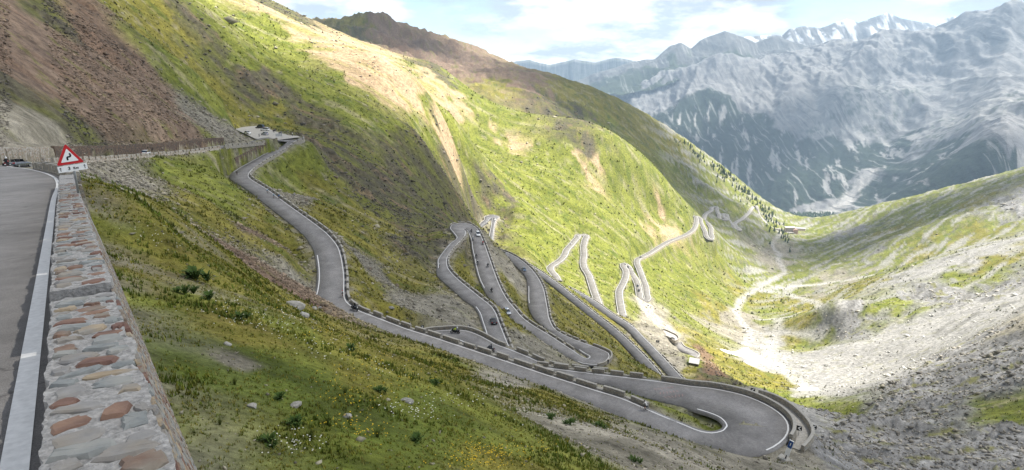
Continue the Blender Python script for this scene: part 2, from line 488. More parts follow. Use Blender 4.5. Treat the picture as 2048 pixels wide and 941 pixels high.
cp((200, 400, 43), (200, 362, 80), (200, 346, 122), (300, 400, 64), (300, 354, 140), (300, 460, 36), (400, 352, 180), (400, 400, 140), (400, 470, 75), (440, 350, 196), (500, 400, 200), (500, 450, 150),
   (500, 520, 100), (600, 520, 158), (600, 570, 122), (560, 500, 160), (600, 640, 62), (640, 632, 96), (700, 648, 82), (700, 700, 40), (780, 675, 88), (850, 695, 84), (850, 750, 45), (950, 728, 84), (950, 800, 35),
   (1080, 775, 80), (1080, 800, 56), (1080, 850, 30), (1200, 830, 72), (1200, 900, 30), (1350, 880, 70), (1350, 915, 52), (1460, 935, 66), (1540, 925, 72), (560, 600, 70), (450, 540, 60),
   (640, 400, 225), (690, 440, 215), (720, 520, 175), (750, 600, 140), (830, 640, 135), (750, 450, 245), (750, 550, 175), (850, 560, 205), (800, 620, 150), (850, 465, 285), (850, 400, 390), (750, 360, 335), (650, 320, 315), (850, 310, 480), (950, 405, 690), (950, 440, 610), (905, 430, 450), (930, 430, 560), (880, 405, 420), (900, 375, 520), (900, 330, 570), (870, 450, 315), (980, 501, 400), (960, 500, 450), (992, 505, 480), (970, 497, 540),
   (1020, 470, 610), (1040, 500, 540))
# the left mountain
cp((0, 288, 113), (120, 288, 134), (200, 283, 163), (330, 279, 210), (450, 270, 274), (0, 150, 160), (0, 0, 225), (200, 150, 228), (200, 0, 330), (330, 200, 262), (400, 150, 320), (400, 0, 480), (300, 80, 320),
   (480, 240, 330), (540, 245, 385), (600, 262, 345), (620, 285, 310), (600, 200, 430), (500, 100, 520), (500, 3, 690), (600, 86, 600), (629, 107, 570), (735, 162, 550), (820, 206, 570), (700, 250, 420), (900, 270, 620), (650, 180, 470))
# the ridge behind it, the tan slope, the brown peak, the sunlit shoulder
cp((545, 8.5, 1000), (590, 19, 1040), (620, 34, 1060), (658, 55, 1080), (701, 76, 1100), (752, 93, 1120), (803, 115, 1130), (854, 127, 1120), (888, 142, 1120), (640, 90, 880), (700, 115, 900), (750, 150, 820), (800, 180, 800), (850, 200, 760), (900, 230, 740),
   (752, 31, 1800), (803, 64, 1800), (862, 104, 1750), (905, 123, 1700), (952, 139, 1650), (1003, 140, 1600), (1045, 146, 1560), (1075, 149, 1540), (1126, 174, 1560), (1205, 198, 1600), (1282, 234, 1680), (1358, 273, 1760),
   (1454, 340, 1850), (1511, 392, 1880), (1559, 431, 1900), (900, 200, 960), (960, 200, 1150), (1000, 260, 960), (950, 300, 860), (1000, 350, 770), (1060, 350, 820), (1050, 420, 700), (1100, 400, 780), (1100, 450, 720), (600, 45, 1330), (660, 78, 1380), (720, 100, 1400), (800, 138, 1420), (870, 165, 1400), (610, 70, 1750), (640, 52, 1760), (671, 49, 1780), (714, 40, 1790), (777, 43, 1800), (833, 85, 1780), (1160, 293, 950), (1117, 289, 940),
   (1202, 302, 960), (1248, 317, 980), (1290, 341, 1010), (1340, 371, 1050), (1380, 418, 1090), (1160, 350, 890), (1250, 400, 920), (1320, 440, 970), (1160, 280, 1250), (1250, 298, 1300), (1340, 340, 1380), (1400, 400, 1430), (1100, 220, 1330), (1200, 250, 1400), (1300, 290, 1500),
   (1430, 385, 1500), (1460, 400, 1560), (1200, 440, 800), (1240, 490, 770))
# valley side, valley floor with the stream, the scree bowl
cp((1350, 550, 820), (1400, 510, 940), (1420, 600, 770), (1350, 620, 640), (1380, 690, 520), (1450, 520, 1040), (1500, 480, 1290), (1440, 710, 510), (1330, 668, 425), (1400, 735, 405), (1387, 712, 370), (1450, 765, 330), (1550, 800, 320), (1500, 775, 290),
   (1625, 865, 245), (1600, 925, 150), (1550, 500, 1300), (1540, 545, 1080), (1500, 600, 890), (1480, 650, 735), (1490, 712, 580), (1600, 780, 440), (1640, 830, 345), (1570, 470, 1480), (1580, 640, 760), (1600, 560, 1030),
   (1700, 760, 470), (1800, 720, 500), (1700, 690, 570), (1900, 640, 560), (2000, 570, 640), (1655, 660, 650), (1665, 615, 660), (1720, 600, 690), (1800, 560, 760), (1900, 520, 800), (2000, 470, 880), (1700, 530, 1050), (1850, 460, 1050), (1750, 470, 1250), (1650, 500, 1250),
   (2048, 372, 1120), (1980, 383, 1230), (1900, 396, 1380), (1810, 408, 1520), (1720, 421, 1640), (1650, 441, 1680), (1600, 453, 1640), (2048, 430, 950),
   (1650, 845, 315), (1740, 800, 335), (1800, 775, 345), (1850, 737, 370), (1900, 720, 375), (1980, 665, 400), (2048, 622, 425), (1700, 900, 230), (1900, 850, 260), (2040, 800, 270), (2040, 935, 215), (1640, 935, 190), (1860, 780, 330))
# ground out of the picture, and beyond the ridges
for x, y, z in ((-120, 70, 6), (-170, 120, 34), (-260, 170, 70), (-420, 300, 120), (-700, 500, 190), (-900, 900, 260), (-1400, 1400, 250), (-900, 1700, 200), (-60, 30, 0), (-25, 8, 2.5), (-13, 1, 0.2), (-8, 3.5, -2.2), (-25, 30, -4.4), (-50, 62, -9.2),
                (330, 200, -95), (480, 380, -90), (700, 560, -95), (1100, 800, -90), (1500, 1200, -60), (60, 20, -58), (150, 60, -112), (250, 110, -120), (60, 5, -56), (20, 2, -22), (1900, 1700, -100),
                (-500, 2600, 40), (0, 2600, -60), (300, 2600, -350), (700, 2600, -650), (1100, 2500, -780), (1500, 2300, -600), (1900, 2000, -500), (900, 2200, -560), (500, 2300, -400)):
    ctrl.append(np.array([x, y, z], float))
ctrl = np.array(ctrl)
c_az = np.arctan2(ctrl[:, 0], ctrl[:, 1]); c_r = np.hypot(ctrl[:, 0], ctrl[:, 1]); c_lr = np.log(c_r); c_e = ctrl[:, 2] / c_r

def tps_fit(x, y, v, lam):
    n = len(x)
    d2 = (x[:, None] - x[None]) ** 2 + (y[:, None] - y[None]) ** 2
    K = 0.5 * d2 * np.log(d2 + 1e-12)
    A = np.zeros((n + 3, n + 3)); A[:n, :n] = K + lam * np.eye(n)
    P = np.stack([np.ones(n), x, y], 1); A[:n, n:] = P; A[n:, :n] = P.T
    return np.linalg.solve(A, np.concatenate([v, [0, 0, 0]]))
def tps_eval(w, x, y, X, Y):
    o = w[-3] + w[-2] * X + w[-1] * Y
    for i in range(len(x)):
        d2 = (X - x[i]) ** 2 + (Y - y[i]) ** 2
        o += w[i] * 0.5 * d2 * np.log(d2 + 1e-12)
    return o
NA = 960
AZ = np.radians(np.linspace(-52, 47, NA))
RR_ = np.concatenate([np.geomspace(2.2, 60, 200, endpoint=False), np.geomspace(60, 900, 480, endpoint=False), np.geomspace(900, 2650, 130)])
NR = len(RR_)
LR = np.log(RR_)
w_tps = tps_fit(c_az, c_lr, c_e, 1e-5)
# spline on a coarse grid, then cubic up-sampling (the spline itself is smooth)
ca = np.linspace(AZ[0], AZ[-1], 260); cl = np.linspace(LR[0], LR[-1], 300)
G = tps_eval(w_tps, c_az, c_lr, *np.meshgrid(ca, cl, indexing='ij'))
def upsample(G, a, b):
    def wts(t, n):
        i = np.clip(np.floor(t).astype(int), 1, n - 3); f = t - i
        return i, [(-f**3 + 2 * f**2 - f) / 2, (3 * f**3 - 5 * f**2 + 2) / 2, (-3 * f**3 + 4 * f**2 + f) / 2, (f**3 - f**2) / 2]
    ia, wa = wts((a - ca[0]) / (ca[1] - ca[0]), len(ca)); ib, wb = wts((b - cl[0]) / (cl[1] - cl[0]), len(cl))
    H = sum(wa[k][:, None] * G[ia + k - 1] for k in range(4))
    return sum(wb[k][None] * H[:, ib + k - 1] for k in range(4))
E_ = upsample(G, AZ, LR)
TX = np.sin(AZ)[:, None] * RR_[None]; TY = np.cos(AZ)[:, None] * RR_[None]
TZ = E_ * RR_[None]
print('terrain spline', len(ctrl), 'points', round(time.time() - T0, 1))

def grid_at(F, x, y):
    """bilinear sample of a terrain grid at places"""
    a = np.arctan2(x, y); l = np.log(np.maximum(np.hypot(x, y), RR_[0]))
    fa = np.clip((a - AZ[0]) / (AZ[1] - AZ[0]), 0, NA - 1.001); fl = np.clip(np.interp(l, LR, np.arange(NR)), 0, NR - 1.001)
    i = fa.astype(int); j = fl.astype(int); u = fa - i; v = fl - j
    return (F[i, j] * (1 - u) + F[i + 1, j] * u) * (1 - v) + (F[i, j + 1] * (1 - u) + F[i + 1, j + 1] * u) * v
def ground(x, y):
    return float(grid_at(TZ, np.array([x]), np.array([y]))[0])
def hit(px, py, rmin=3.0):
    """first place on the terrain along the sight line"""
    a, b = ray(px, py)
    az = math.atan(a); e = b * math.cos(az)
    fa = min(max((az - AZ[0]) / (AZ[1] - AZ[0]), 0), NA - 1.001); i = int(fa); u = fa - i
    prof = (TZ[i] * (1 - u) + TZ[i + 1] * u) / RR_
    j0 = int(np.searchsorted(RR_, rmin))
    k = np.nonzero(prof[j0:] >= e)[0]
    if len(k) == 0: return None
    j = j0 + k[0]
    if j == j0: r = RR_[j]
    else:
        t = (e - prof[j - 1]) / (prof[j] - prof[j - 1] + 1e-12); r = RR_[j - 1] + t * (RR_[j] - RR_[j - 1])
    return np.array([math.sin(az) * r, math.cos(az) * r, e * r])

# ------------------------------------------------------------------ what covers the ground, from places read off the photograph
CLS = dict(g=0, o=1, s=2, k=3, t=4, w=5, r=6, v=7, q=8)
SAMPLES = """440,690g 540,720g 520,655o 560,690g 470,730g 620,720g 330,620g 300,560g 850,800g 950,850g 700,840g 450,700g 400,850g 600,800g 750,760o 600,650g 900,850g 1000,930o 800,930g 350,560o 250,450o 300,500o 380,570g 1100,800o 1250,880v 1350,900v 1150,785v 900,740o 1000,765v 1450,925v 1540,930v 700,680o 500,620o 490,690v
230,385v 300,400o 400,362g 430,335g 350,440o 420,440o 480,450o 520,480s 560,520o 600,565v 480,540o 430,490o 560,450o 540,560s 250,365v 450,303g
560,345g 640,380o 700,420o 650,425o 610,400v 700,480o 750,540v 720,560o 800,600v 850,600v 800,560o 760,580o 870,500k 830,470k 860,430k 900,620v 760,450o 720,600o 930,640v 620,320g
930,540o 970,590o 1000,650o 1050,690v 1020,545v 1040,590o 1050,640o 1120,620o 1160,650o 1200,680o 1250,720o 1200,630o 1280,705o 1330,680v 1350,720v 1380,745o 1420,760k 1400,725g
0,100s 30,20s 60,60s 150,150s 250,200s 350,240s 100,255v 30,245v 20,195k 90,215k 430,250v 385,205v 200,60q 150,40q 110,20k 260,100q 300,140s 60,130s 0,40s 200,120s 320,170s
300,50o 350,120g 420,180g 470,230o 300,20o 450,60g 410,80k 500,140k 560,200k 480,110g 600,240k 650,280k 550,130g 600,180g 700,330k 760,380k 820,350k 880,380k 950,400k 700,220g 760,260g 800,300k 540,60g 850,290g 900,330k 600,100g 680,160g 500,50g 580,250o
560,30t 600,45k 640,80t 700,110t 760,140t 800,132g 820,190t 700,90t 860,165t 900,190t 880,145k 920,165g 960,200g 1000,230g 890,210t 740,125t 780,165t 660,100t 620,60t 720,140t 830,172t 850,212t 780,115t
750,50s 700,60k 800,90q 850,115s 720,45o 780,70s 900,125s
980,150s 1050,160s 1070,185s 1000,170o 1120,200o 1160,235k 1200,222o 1150,262k 1250,260o 1300,270o 1350,310o 1220,255g 1300,325g 1400,350g 1450,390g 1350,340g 1190,205o 1090,200k
850,240g 900,240g 950,270g 1000,300g 980,240g 1050,310g 1022,290t 1100,330g 1150,320g 1200,340g 1180,330t 1250,370g 1300,400g 1330,455t 1350,430g 1100,390g 1050,430g 1000,405k 1020,380g 1200,430g 1100,480g 1150,450g 1130,560g 1220,540g 1180,520g 1300,480g 1320,560g 1265,620g 1350,600g 1400,560g 1420,620o 1380,640g 1400,690o 1440,660v 1460,720o 1430,580g 1300,650v 1320,640v 1480,540g 1450,480g 1520,460g 1070,460g
1545,490v 1555,520v 1500,600o 1480,640v 1530,570g 1600,530g 1650,480g 1560,600o 1600,620o 1620,590v 1560,640g 1600,650o 1500,665v 1525,675w 1560,580g 1540,620g 1650,575g
1640,460g 1700,440g 1750,430g 1800,420g 1690,470r 1620,480g 1760,470o 1820,450o 1900,420g 1850,440g 1950,405o 2000,400r 2030,420r 1900,470g 1800,500g 1850,490o 1950,460o 1780,450g 1870,470g 1990,440g 1720,490g 1700,520g 1740,510r 1780,540g 1680,560v 1720,570o 1850,540w 1900,530w 1980,500w 2000,520o 1950,550g 1800,600g 1850,590r 1760,615g 1700,620r 1672,640r 1725,640r 1640,665g 1650,640g 1900,600r 2000,580r
1600,720w 1700,700w 1800,680w 1900,650w 2000,600w 1700,780w 1620,780w 1550,750o 1580,795g 1500,750o 1520,770o 1600,815w 1780,740w 1660,750w 1540,730w
1660,833g 1700,850r 1800,820r 1900,800r 2000,760r 1850,745r 1950,700r 2040,640v 2030,820g 1750,900r 1900,900r 2000,900r 1640,900r 1960,670r 1600,900v 1360,830g 1400,838g 1330,822g"""
sx, sy, sc_ = [], [], []
for tok in SAMPLES.split():
    a, b = tok[:-1].split(',')
    h = hit(float(a), float(b))
    if h is None: continue
    sx.append(math.atan2(h[0], h[1])); sy.append(math.log(math.hypot(h[0], h[1]))); sc_.append(CLS[tok[-1]])
sx = np.array(sx); sy = np.array(sy); sc_ = np.array(sc_)
# on a coarse grid first, boundaries made ragged by warping later
ga = np.linspace(AZ[0], AZ[-1], 420); gl = np.linspace(LR[0], LR[-1], 420)
MA, ML = np.meshgrid(ga, gl, indexing='ij')
Wc = np.zeros((9, 420, 420))
for i in range(len(sx)):
    d2 = (MA - sx[i]) ** 2 + ((ML - sy[i]) * 0.6) ** 2
    Wc[sc_[i]] += 1.0 / (d2 + 2e-5) ** 2
Wc /= Wc.sum(0)
warp_a = fbm(TX / 35, TY / 35, 4, 21) * 0.05 + fbm(TX / 6, TY / 6, 2, 31) * 0.01 * np.clip(120 / RR_, 0, 1)
warp_l = fbm(TX / 30, TY / 50, 4, 41) * 0.10
def csample(F):
    fa = np.clip((AZ[:, None] + warp_a - ga[0]) / (ga[1] - ga[0]), 0, 418.99); fl = np.clip((LR[None] + warp_l - gl[0]) / (gl[1] - gl[0]), 0, 418.99)
    i = fa.astype(int); j = fl.astype(int); u = fa - i; v = fl - j
    return (F[i, j] * (1 - u) + F[i + 1, j] * u) * (1 - v) + (F[i, j + 1] * (1 - u) + F[i + 1, j + 1] * u) * v
CW = np.stack([csample(Wc[k]) for k in range(9)])
CW = CW ** 1.6
CW /= CW.sum(0)

# ------------------------------------------------------------------ roads pressed into the ground
road_d = np.full(TX.shape, 1e6); road_z = np.zeros(TX.shape)
def stamp(p, hw, reach):
    r = math.hypot(p[0], p[1]); a = math.atan2(p[0], p[1])
    da = (reach + hw) / max(r, 3) / (AZ[1] - AZ[0])
    i0 = int(max(0, (a - AZ[0]) / (AZ[1] - AZ[0]) - da)); i1 = int(min(NA, (a - AZ[0]) / (AZ[1] - AZ[0]) + da + 2))
    j0 = int(np.searchsorted(RR_, r - hw - reach)); j1 = int(np.searchsorted(RR_, r + hw + reach)) + 1
    if i1 <= i0 or j1 <= j0: return
    d = np.hypot(TX[i0:i1, j0:j1] - p[0], TY[i0:i1, j0:j1] - p[1]) - hw
    s = road_d[i0:i1, j0:j1]; m = d < s
    s[m] = d[m]; road_z[i0:i1, j0:j1][m] = p[2]
for k, (L, R) in courses.items():
    C = (L + R) / 2; hw = np.linalg.norm((L - R)[:, :2], axis=1) / 2
    for i in range(len(C)):
        if hw[i] > 4.2:     # wide bends: several circles across
            for t in np.linspace(0, 1, int(hw[i] / 1.2) + 2):
                stamp(L[i] * (1 - t) + R[i] * t - np.array([0, 0, 0.8]), 0.6, 9)
        else:
            stamp(C[i], hw[i], 9)
def inside(poly, x, y):
    r = np.zeros(np.shape(x), bool)
    for i in range(len(poly)):
        x0, y0 = poly[i][:2]; x1, y1 = poly[(i + 1) % len(poly)][:2]
        c = ((y0 > y) != (y1 > y)) & (x < (x1 - x0) * (y - y0) / (y1 - y0 + 1e-12) + x0)
        r ^= c
    return r
for gx_ in np.arange(PARK[:, 0].min(), PARK[:, 0].max(), 2.5):
    for gy_ in np.arange(PARK[:, 1].min(), PARK[:, 1].max(), 2.5):
        if inside(PARK, gx_, gy_): stamp((gx_, gy_, PARK_Z), 2.0, 8)

# ------------------------------------------------------------------ relief
cell = np.gradient(RR_)[None]
def band(lam):        # keep only waves the grid can carry
    return np.clip((lam / cell - 2.0) / 2.0, 0, 1)
away = smooth(0.5, 16, road_d)
near_fade = smooth(6, 40, RR_)[None]
rock = np.clip(CW[3] * 1.0 + CW[6] * 1.1 + CW[8] * 0.9, 0, 1)
soft = np.clip(CW[0] + CW[1] + CW[7] * 0.7 + CW[5] * 0.5 + CW[2] * 0.6 + CW[4] * 0.6, 0, 1)
amp = np.clip((RR_ / 420) ** 1.3, 0.03, 1.4)[None]
dz = np.zeros(TX.shape)
# broad spurs and gullies running down the fall line (across the picture)
for lam, a, sd in ((110, 5.5, 1), (46, 2.2, 2), (19, 0.9, 3)):
    dz += a * amp * pnoise(TX / (lam * 2.4) + 0.35 * TY / lam, TY / lam, sd) * band(lam) * (0.6 + 0.6 * rock)
gully = fbm(TX / 120 + 0.3 * TY / 30, TY / 26, 4, 51)
dz -= 2.6 * np.clip(RR_ / 300, 0, 1.3)[None] * np.clip(gully - 0.18, 0, 1) * 2.2
for lam, a, sd in ((9, 0.34, 4), (4.2, 0.17, 5), (2.0, 0.085, 6), (0.9, 0.042, 7), (0.42, 0.022, 8)):
    dz += a * pnoise(TX / lam, TY / lam, sd) * band(lam) * (0.75 + 0.8 * rock) * (1.0 if lam > 3 else 0.8)
# crags
crag = fbm(TX / 34 + 0.25 * TY / 34, TY / 20, 4, 61)
cmask = smooth(0.02, 0.22, crag) * rock
rg = ridged(TX / 13 + 0.3 * TY / 13, TY / 9, 4, 71)
dz += cmask * (rg - 0.45) * np.clip(RR_ / 90, 0.2, 3.4)[None] * 1.7 * band(9)
lime = CW[6]
dz += lime * (ridged(TX / 55, TY / 38 + 0.2 * TX / 38, 5, 81) - 0.5) * 6.0 * np.clip(RR_ / 330, 0.3, 1.0)[None]
dz += lime * (ridged(TX / 11, TY / 6, 3, 85) - 0.5) * 1.7 * band(5)
dz += (ridged(TX / 150 + 0.3 * TY / 150, TY / 120, 5, 91) - 0.5) * 34 * smooth(1150, 1650, RR_)[None] * smooth(350, -300, TX)
dz += (ridged(TX / 60, TY / 45, 4, 95) - 0.5) * 9 * smooth(1050, 1400, RR_)[None]
dz *= away * (0.25 + 0.75 * near_fade)
keep = np.ones(TX.shape)
TZ = TZ + dz
# keep skyline points sharp against the valley: nothing else to do
bed = 0.12 + 0.30 * np.clip(cell, 0, 6)
fade = 7.0
k = smooth(0.9, fade, road_d)
lat = TX * ND[0] + TY * ND[1]; alg = TX * HD[0] + TY * HD[1]
k = np.maximum(k, smooth(0.1, 0.5, lat) * smooth(46, 34, alg) * (alg > -14))
TZ = np.where(road_d < 1e5, (road_z - bed) * (1 - k) + TZ * k, TZ)
# the near wall stands on its own footing: ground stays low behind it
foot = -4.75 - 0.095 * alg - np.clip(lat - 0.6, 0, 9) * 0.5
wf = smooth(9.0, 1.5, lat) * smooth(46, 34, alg) * (alg > -14) * (lat > -0.3)
TZ = np.where(wf > 0, np.minimum(TZ, foot) * wf + TZ * (1 - wf), TZ)
# banks held by the walls above the road
def station(k, px, py):
    """index of the course station nearest to a picture point"""
    L, R = courses[k]
    C = (L + R) / 2
    fw = CP * C[:, 1] - SP * C[:, 2]; up = SP * C[:, 1] + CP * C[:, 2]
    u = 1024 + FPX * C[:, 0] / fw; v = 470.5 - FPX * up / fw
    d = np.where(fw > 0.5, np.hypot(u - px, v - py), 1e9)
    return int(np.argmin(d))
def bank(E, In, i0, i1, h, wid, first=1.9, rise=0.35):
    u = E - In; u[:, 2] = 0; u /= np.maximum(np.linalg.norm(u, axis=1, keepdims=True), 1e-6)
    for i in range(min(i0, i1), max(i0, i1)):
        for o in np.arange(first, wid, 0.8):
            p = E[i] + u[i] * o; z = E[i][2] + h - 0.2 + (o - first) * rise
            r = math.hypot(p[0], p[1]); a = math.atan2(p[0], p[1]); rad = 1.0
            i0_ = int(max(0, (a - rad / r - AZ[0]) / (AZ[1] - AZ[0]) + 1)); i1_ = int(min(NA, (a + rad / r - AZ[0]) / (AZ[1] - AZ[0]) + 1))
            j0 = int(np.searchsorted(RR_, r - rad)); j1 = int(np.searchsorted(RR_, r + rad))
            if i1_ <= i0_: i1_ = i0_ + 1
            if j1 <= j0: j1 = j0 + 1
            if i0_ >= NA: continue
            TZ[i0_:i1_, j0:j1] = np.maximum(TZ[i0_:i1_, j0:j1], z)
_L, _R = courses['summit']
bank(_L.copy(), _R, station('summit', 20, 334) - 6, station('summit', 470, 290), 2.9, 7)
bank(_R.copy(), _L, station('summit', 570, 292), station('summit', 490, 338), 4.0, 7, rise=0.1)
print('relief', round(time.time() - T0, 1))

# ------------------------------------------------------------------ ground colours (what the ground is made of, not how it is lit)
def lin(*c): return np.array(c)
PAL = {0: (lin(.175, .186, .036), lin(.098, .112, .018)), 1: (lin(.200, .175, .036), lin(.110, .105, .020)), 2: (lin(.215, .155, .110), lin(.130, .092, .068)),
       3: (lin(.125, .130, .028), lin(.075, .068, .045)), 4: (lin(.40, .29, .185), lin(.27, .20, .115)), 5: (lin(.29, .278, .256), lin(.22, .212, .196)),
       6: (lin(.27, .262, .25), lin(.165, .16, .152)), 7: (lin(.27, .245, .195), lin(.165, .150, .115)), 8: (lin(.19, .125, .085), lin(.095, .07, .052))}
n_big = fbm(TX / 26 + 0.25 * TY / 26, TY / 14, 5, 101)
n_mid = fbm(TX / 5.5, TY / 3.4, 4, 111) * band(3.0) 
n_fin = fbm(TX / 1.1, TY / 0.8, 3, 121) * band(0.8)
streak = fbm(TX / 90 + 0.3 * TY / 20, TY / 9, 5, 131)
mixn = np.clip(0.5 + 1.3 * n_big + 0.8 * n_mid + 0.7 * n_fin, 0, 1)
col = np.zeros(TX.shape + (3,))
for c in range(9):
    a, b = PAL[c]
    col += CW[c][..., None] * (b + (a - b) * mixn[..., None])
def lay(m, c):
    global col
    m = np.clip(m, 0, 1)[..., None]
    col = col * (1 - m) + c * m
grassy = CW[0] + CW[1]
# bare streaks and stony patches in the grass
lay(grassy * smooth(0.20, 0.42, streak) * 0.45 * (RR_ > 160)[None], lin(.33, .285, .19))
lay(grassy * smooth(0.20, 0.40, fbm(TX / 9, TY / 6, 5, 141)) * 0.55, lin(.23, .20, .145))
lay(CW[1] * smooth(0.08, 0.35, fbm(TX / 3.1, TY / 2.2, 4, 151)) * 0.7 * (RR_ < 240)[None], lin(.20, .165, .045))
lay(grassy * smooth(0.12, 0.38, fbm(TX / 14 + 40, TY / 9, 4, 161)) * 0.6, lin(.060, .088, .016))
# dark outcrops in the rough slope
lay(CW[3] * smooth(0.05, 0.2, crag) * 0.7, lin(.105, .088, .068))
lay(CW[3] * smooth(0.05, 0.25, fbm(TX / 12, TY / 7, 5, 171)) * 0.6, lin(.070, .062, .048))
lay(CW[3] * smooth(0.18, 0.36, fbm(TX / 16 + 9, TY / 9, 4, 181)) * 0.7, lin(.17, .12, .075))
# turf in limestone and scree
lay((CW[6] * 0.9 + CW[5] * 0.35) * smooth(0.16, 0.34, fbm(TX / 15 + 11, TY / 6, 5, 191)) * 0.9, lin(.155, .150, .040))
lay(CW[6] * smooth(0.10, 0.30, fbm(TX / 6, TY / 2.6, 4, 201)) * 0.6, lin(.135, .128, .122))
lay(CW[5] * smooth(0.15, 0.40, fbm(TX / 60, TY / 12, 4, 211)) * 0.6, lin(.27, .262, .245))
lay((CW[2] + CW[7] * 0.4) * smooth(0.20, 0.36, fbm(TX / 9 + 5, TY / 4, 4, 221)) * 0.7, lin(.13, .13, .035))
lay((CW[2] + CW[8]) * smooth(0.10, 0.36, fbm(TX / 18, TY / 6, 4, 231)) * 0.5, lin(.14, .085, .055))
lay(CW[4] * smooth(0.10, 0.30, fbm(TX / 70 + 0.3 * TY / 20, TY / 16, 4, 241)) * 0.75, lin(.20, .20, .055))
# slanting rock ribs between the turf on the right-hand slope
ru_ = TX * 0.81 + TY * 0.58; rv_ = TY * 0.81 - TX * 0.58
lay((CW[0] + CW[1]) * smooth(280, 420, TX) * smooth(0.06, 0.18, fbm(ru_ / 110, rv_ / 15, 5, 271)) * 0.85, lin(.27, .26, .235))
lay((CW[5] + CW[6] + CW[0]) * smooth(280, 420, TX) * smooth(0.16, 0.28, fbm(ru_ / 60 + 7, rv_ / 9, 4, 281)) * 0.7, lin(.12, .115, .10))
# verges along the roads
lay(smooth(4.0, 0.8, road_d) * 0.7 * smooth(-0.25, 0.2, fbm(TX / 5, TY / 5, 3, 251)), lin(.25, .225, .175))

# the stream and the pale washes on the valley floor
def draped(pxs):
    return np.array([p for p in (hit(a, b) for a, b in pxs) if p is not None])
def path_dist(P):
    d = np.full(TX.shape, 1e6)
    Q = catmull(P, 6.0)
    for p in Q:
        a = math.atan2(p[0], p[1]); r = math.hypot(p[0], p[1]); reach = 60
        i0 = int(max(0, (a - reach / r - AZ[0]) / (AZ[1] - AZ[0]))); i1 = int(min(NA, (a + reach / r - AZ[0]) / (AZ[1] - AZ[0]) + 2))
        j0 = int(np.searchsorted(RR_, r - reach)); j1 = int(np.searchsorted(RR_, r + reach))
        dd = np.hypot(TX[i0:i1, j0:j1] - p[0], TY[i0:i1, j0:j1] - p[1])
        d[i0:i1, j0:j1] = np.minimum(d[i0:i1, j0:j1], dd)
    return d
wob = fbm(TX / 22, TY / 22, 4, 261) * 10
for pts_, wd, c in (([(1560, 462), (1553, 478), (1545, 490), (1556, 505), (1558, 525), (1570, 545), (1540, 562), (1512, 580), (1490, 594), (1476, 612), (1478, 636), (1492, 655), (1490, 690)], 5, lin(.32, .306, .28)),
                    ([(1512, 580), (1560, 585), (1610, 600), (1680, 612)], 6, lin(.31, .297, .27)), ([(1520, 640), (1580, 634), (1650, 625)], 6, lin(.31, .297, .27)), ([(1500, 660), (1560, 668), (1640, 672)], 6, lin(.32, .306, .28)),
                    ([(1545, 575), (1600, 572), (1660, 566), (1740, 552)], 5, lin(.40, .38, .35)), ([(1600, 540), (1680, 528)], 3, lin(.4, .38, .33)), ([(1560, 640), (1545, 720), (1600, 770)], 7, lin(.32, .306, .28))):
    P_ = draped(pts_)
    if len(P_) > 1:
        d = path_dist(P_)
        lay(smooth(wd + 3, wd * 0.35, d + wob * 0.45) * 0.8, c)
# earth slip below the lower bends
P_ = draped([(1288, 606), (1298, 622), (1312, 640), (1330, 655), (1340, 664)])
if len(P_) > 1: lay(smooth(12, 5, path_dist(P_) + wob * 0.4) * 0.95, lin(.34, .305, .25))
# red rock rib under the wall of the first bend
P_ = draped([(1400, 698), (1412, 712), (1422, 728), (1432, 745)])
if len(P_) > 1: lay(smooth(9, 3, path_dist(P_) + wob * 0.5) * 0.9, lin(.15, .095, .065))

def terrain_material():
    m = bpy.data.materials.new('ground_cover'); m.use_nodes = True
    nt = m.node_tree; N = nt.nodes.new; L = nt.links.new; b = nt.nodes['Principled BSDF']
    at = N('ShaderNodeAttribute'); at.attribute_name = 'cover'
    tc = N('ShaderNodeTexCoord')
    def noise(s, d, r=0.62):
        n = N('ShaderNodeTexNoise'); n.inputs['Scale'].default_value = s; n.inputs['Detail'].default_value = d; n.inputs['Roughness'].default_value = r
        L(tc.outputs['Object'], n.inputs['Vector']); return n
    n1 = noise(0.35, 12, 0.68); n2 = noise(4.5, 8, 0.7)
    def ramp(n, lo, hi, p0=0.3, p1=0.7):
        r = N('ShaderNodeMapRange'); r.inputs['From Min'].default_value = p0; r.inputs['From Max'].default_value = p1; r.inputs['To Min'].default_value = lo; r.inputs['To Max'].default_value = hi
        L(n.outputs['Fac'], r.inputs['Value']); return r
    r1 = ramp(n1, 0.45, 1.55); r2 = ramp(n2, 0.55, 1.45)
    mu = N('ShaderNodeMath'); mu.operation = 'MULTIPLY'; L(r1.outputs[0], mu.inputs[0]); L(r2.outputs[0], mu.inputs[1])
    vm = N('ShaderNodeVectorMath'); vm.operation = 'SCALE'; L(at.outputs['Color'], vm.inputs[0]); L(mu.outputs[0], vm.inputs['Scale'])
    L(vm.outputs[0], b.inputs['Base Color'])
    b.inputs['Roughness'].default_value = 0.95; b.inputs['Specular IOR Level'].default_value = 0.1
    bp = N('ShaderNodeBump'); bp.inputs['Strength'].default_value = 0.65; bp.inputs['Distance'].default_value = 0.9
    L(n1.outputs['Fac'], bp.inputs['Height'])
    bp2 = N('ShaderNodeBump'); bp2.inputs['Strength'].default_value = 0.5; bp2.inputs['Distance'].default_value = 0.08
    L(n2.outputs['Fac'], bp2.inputs['Height']); L(bp.outputs[0], bp2.inputs['Normal']); L(bp2.outputs[0], b.inputs['Normal'])
    return m
GROUND_MAT = terrain_material()
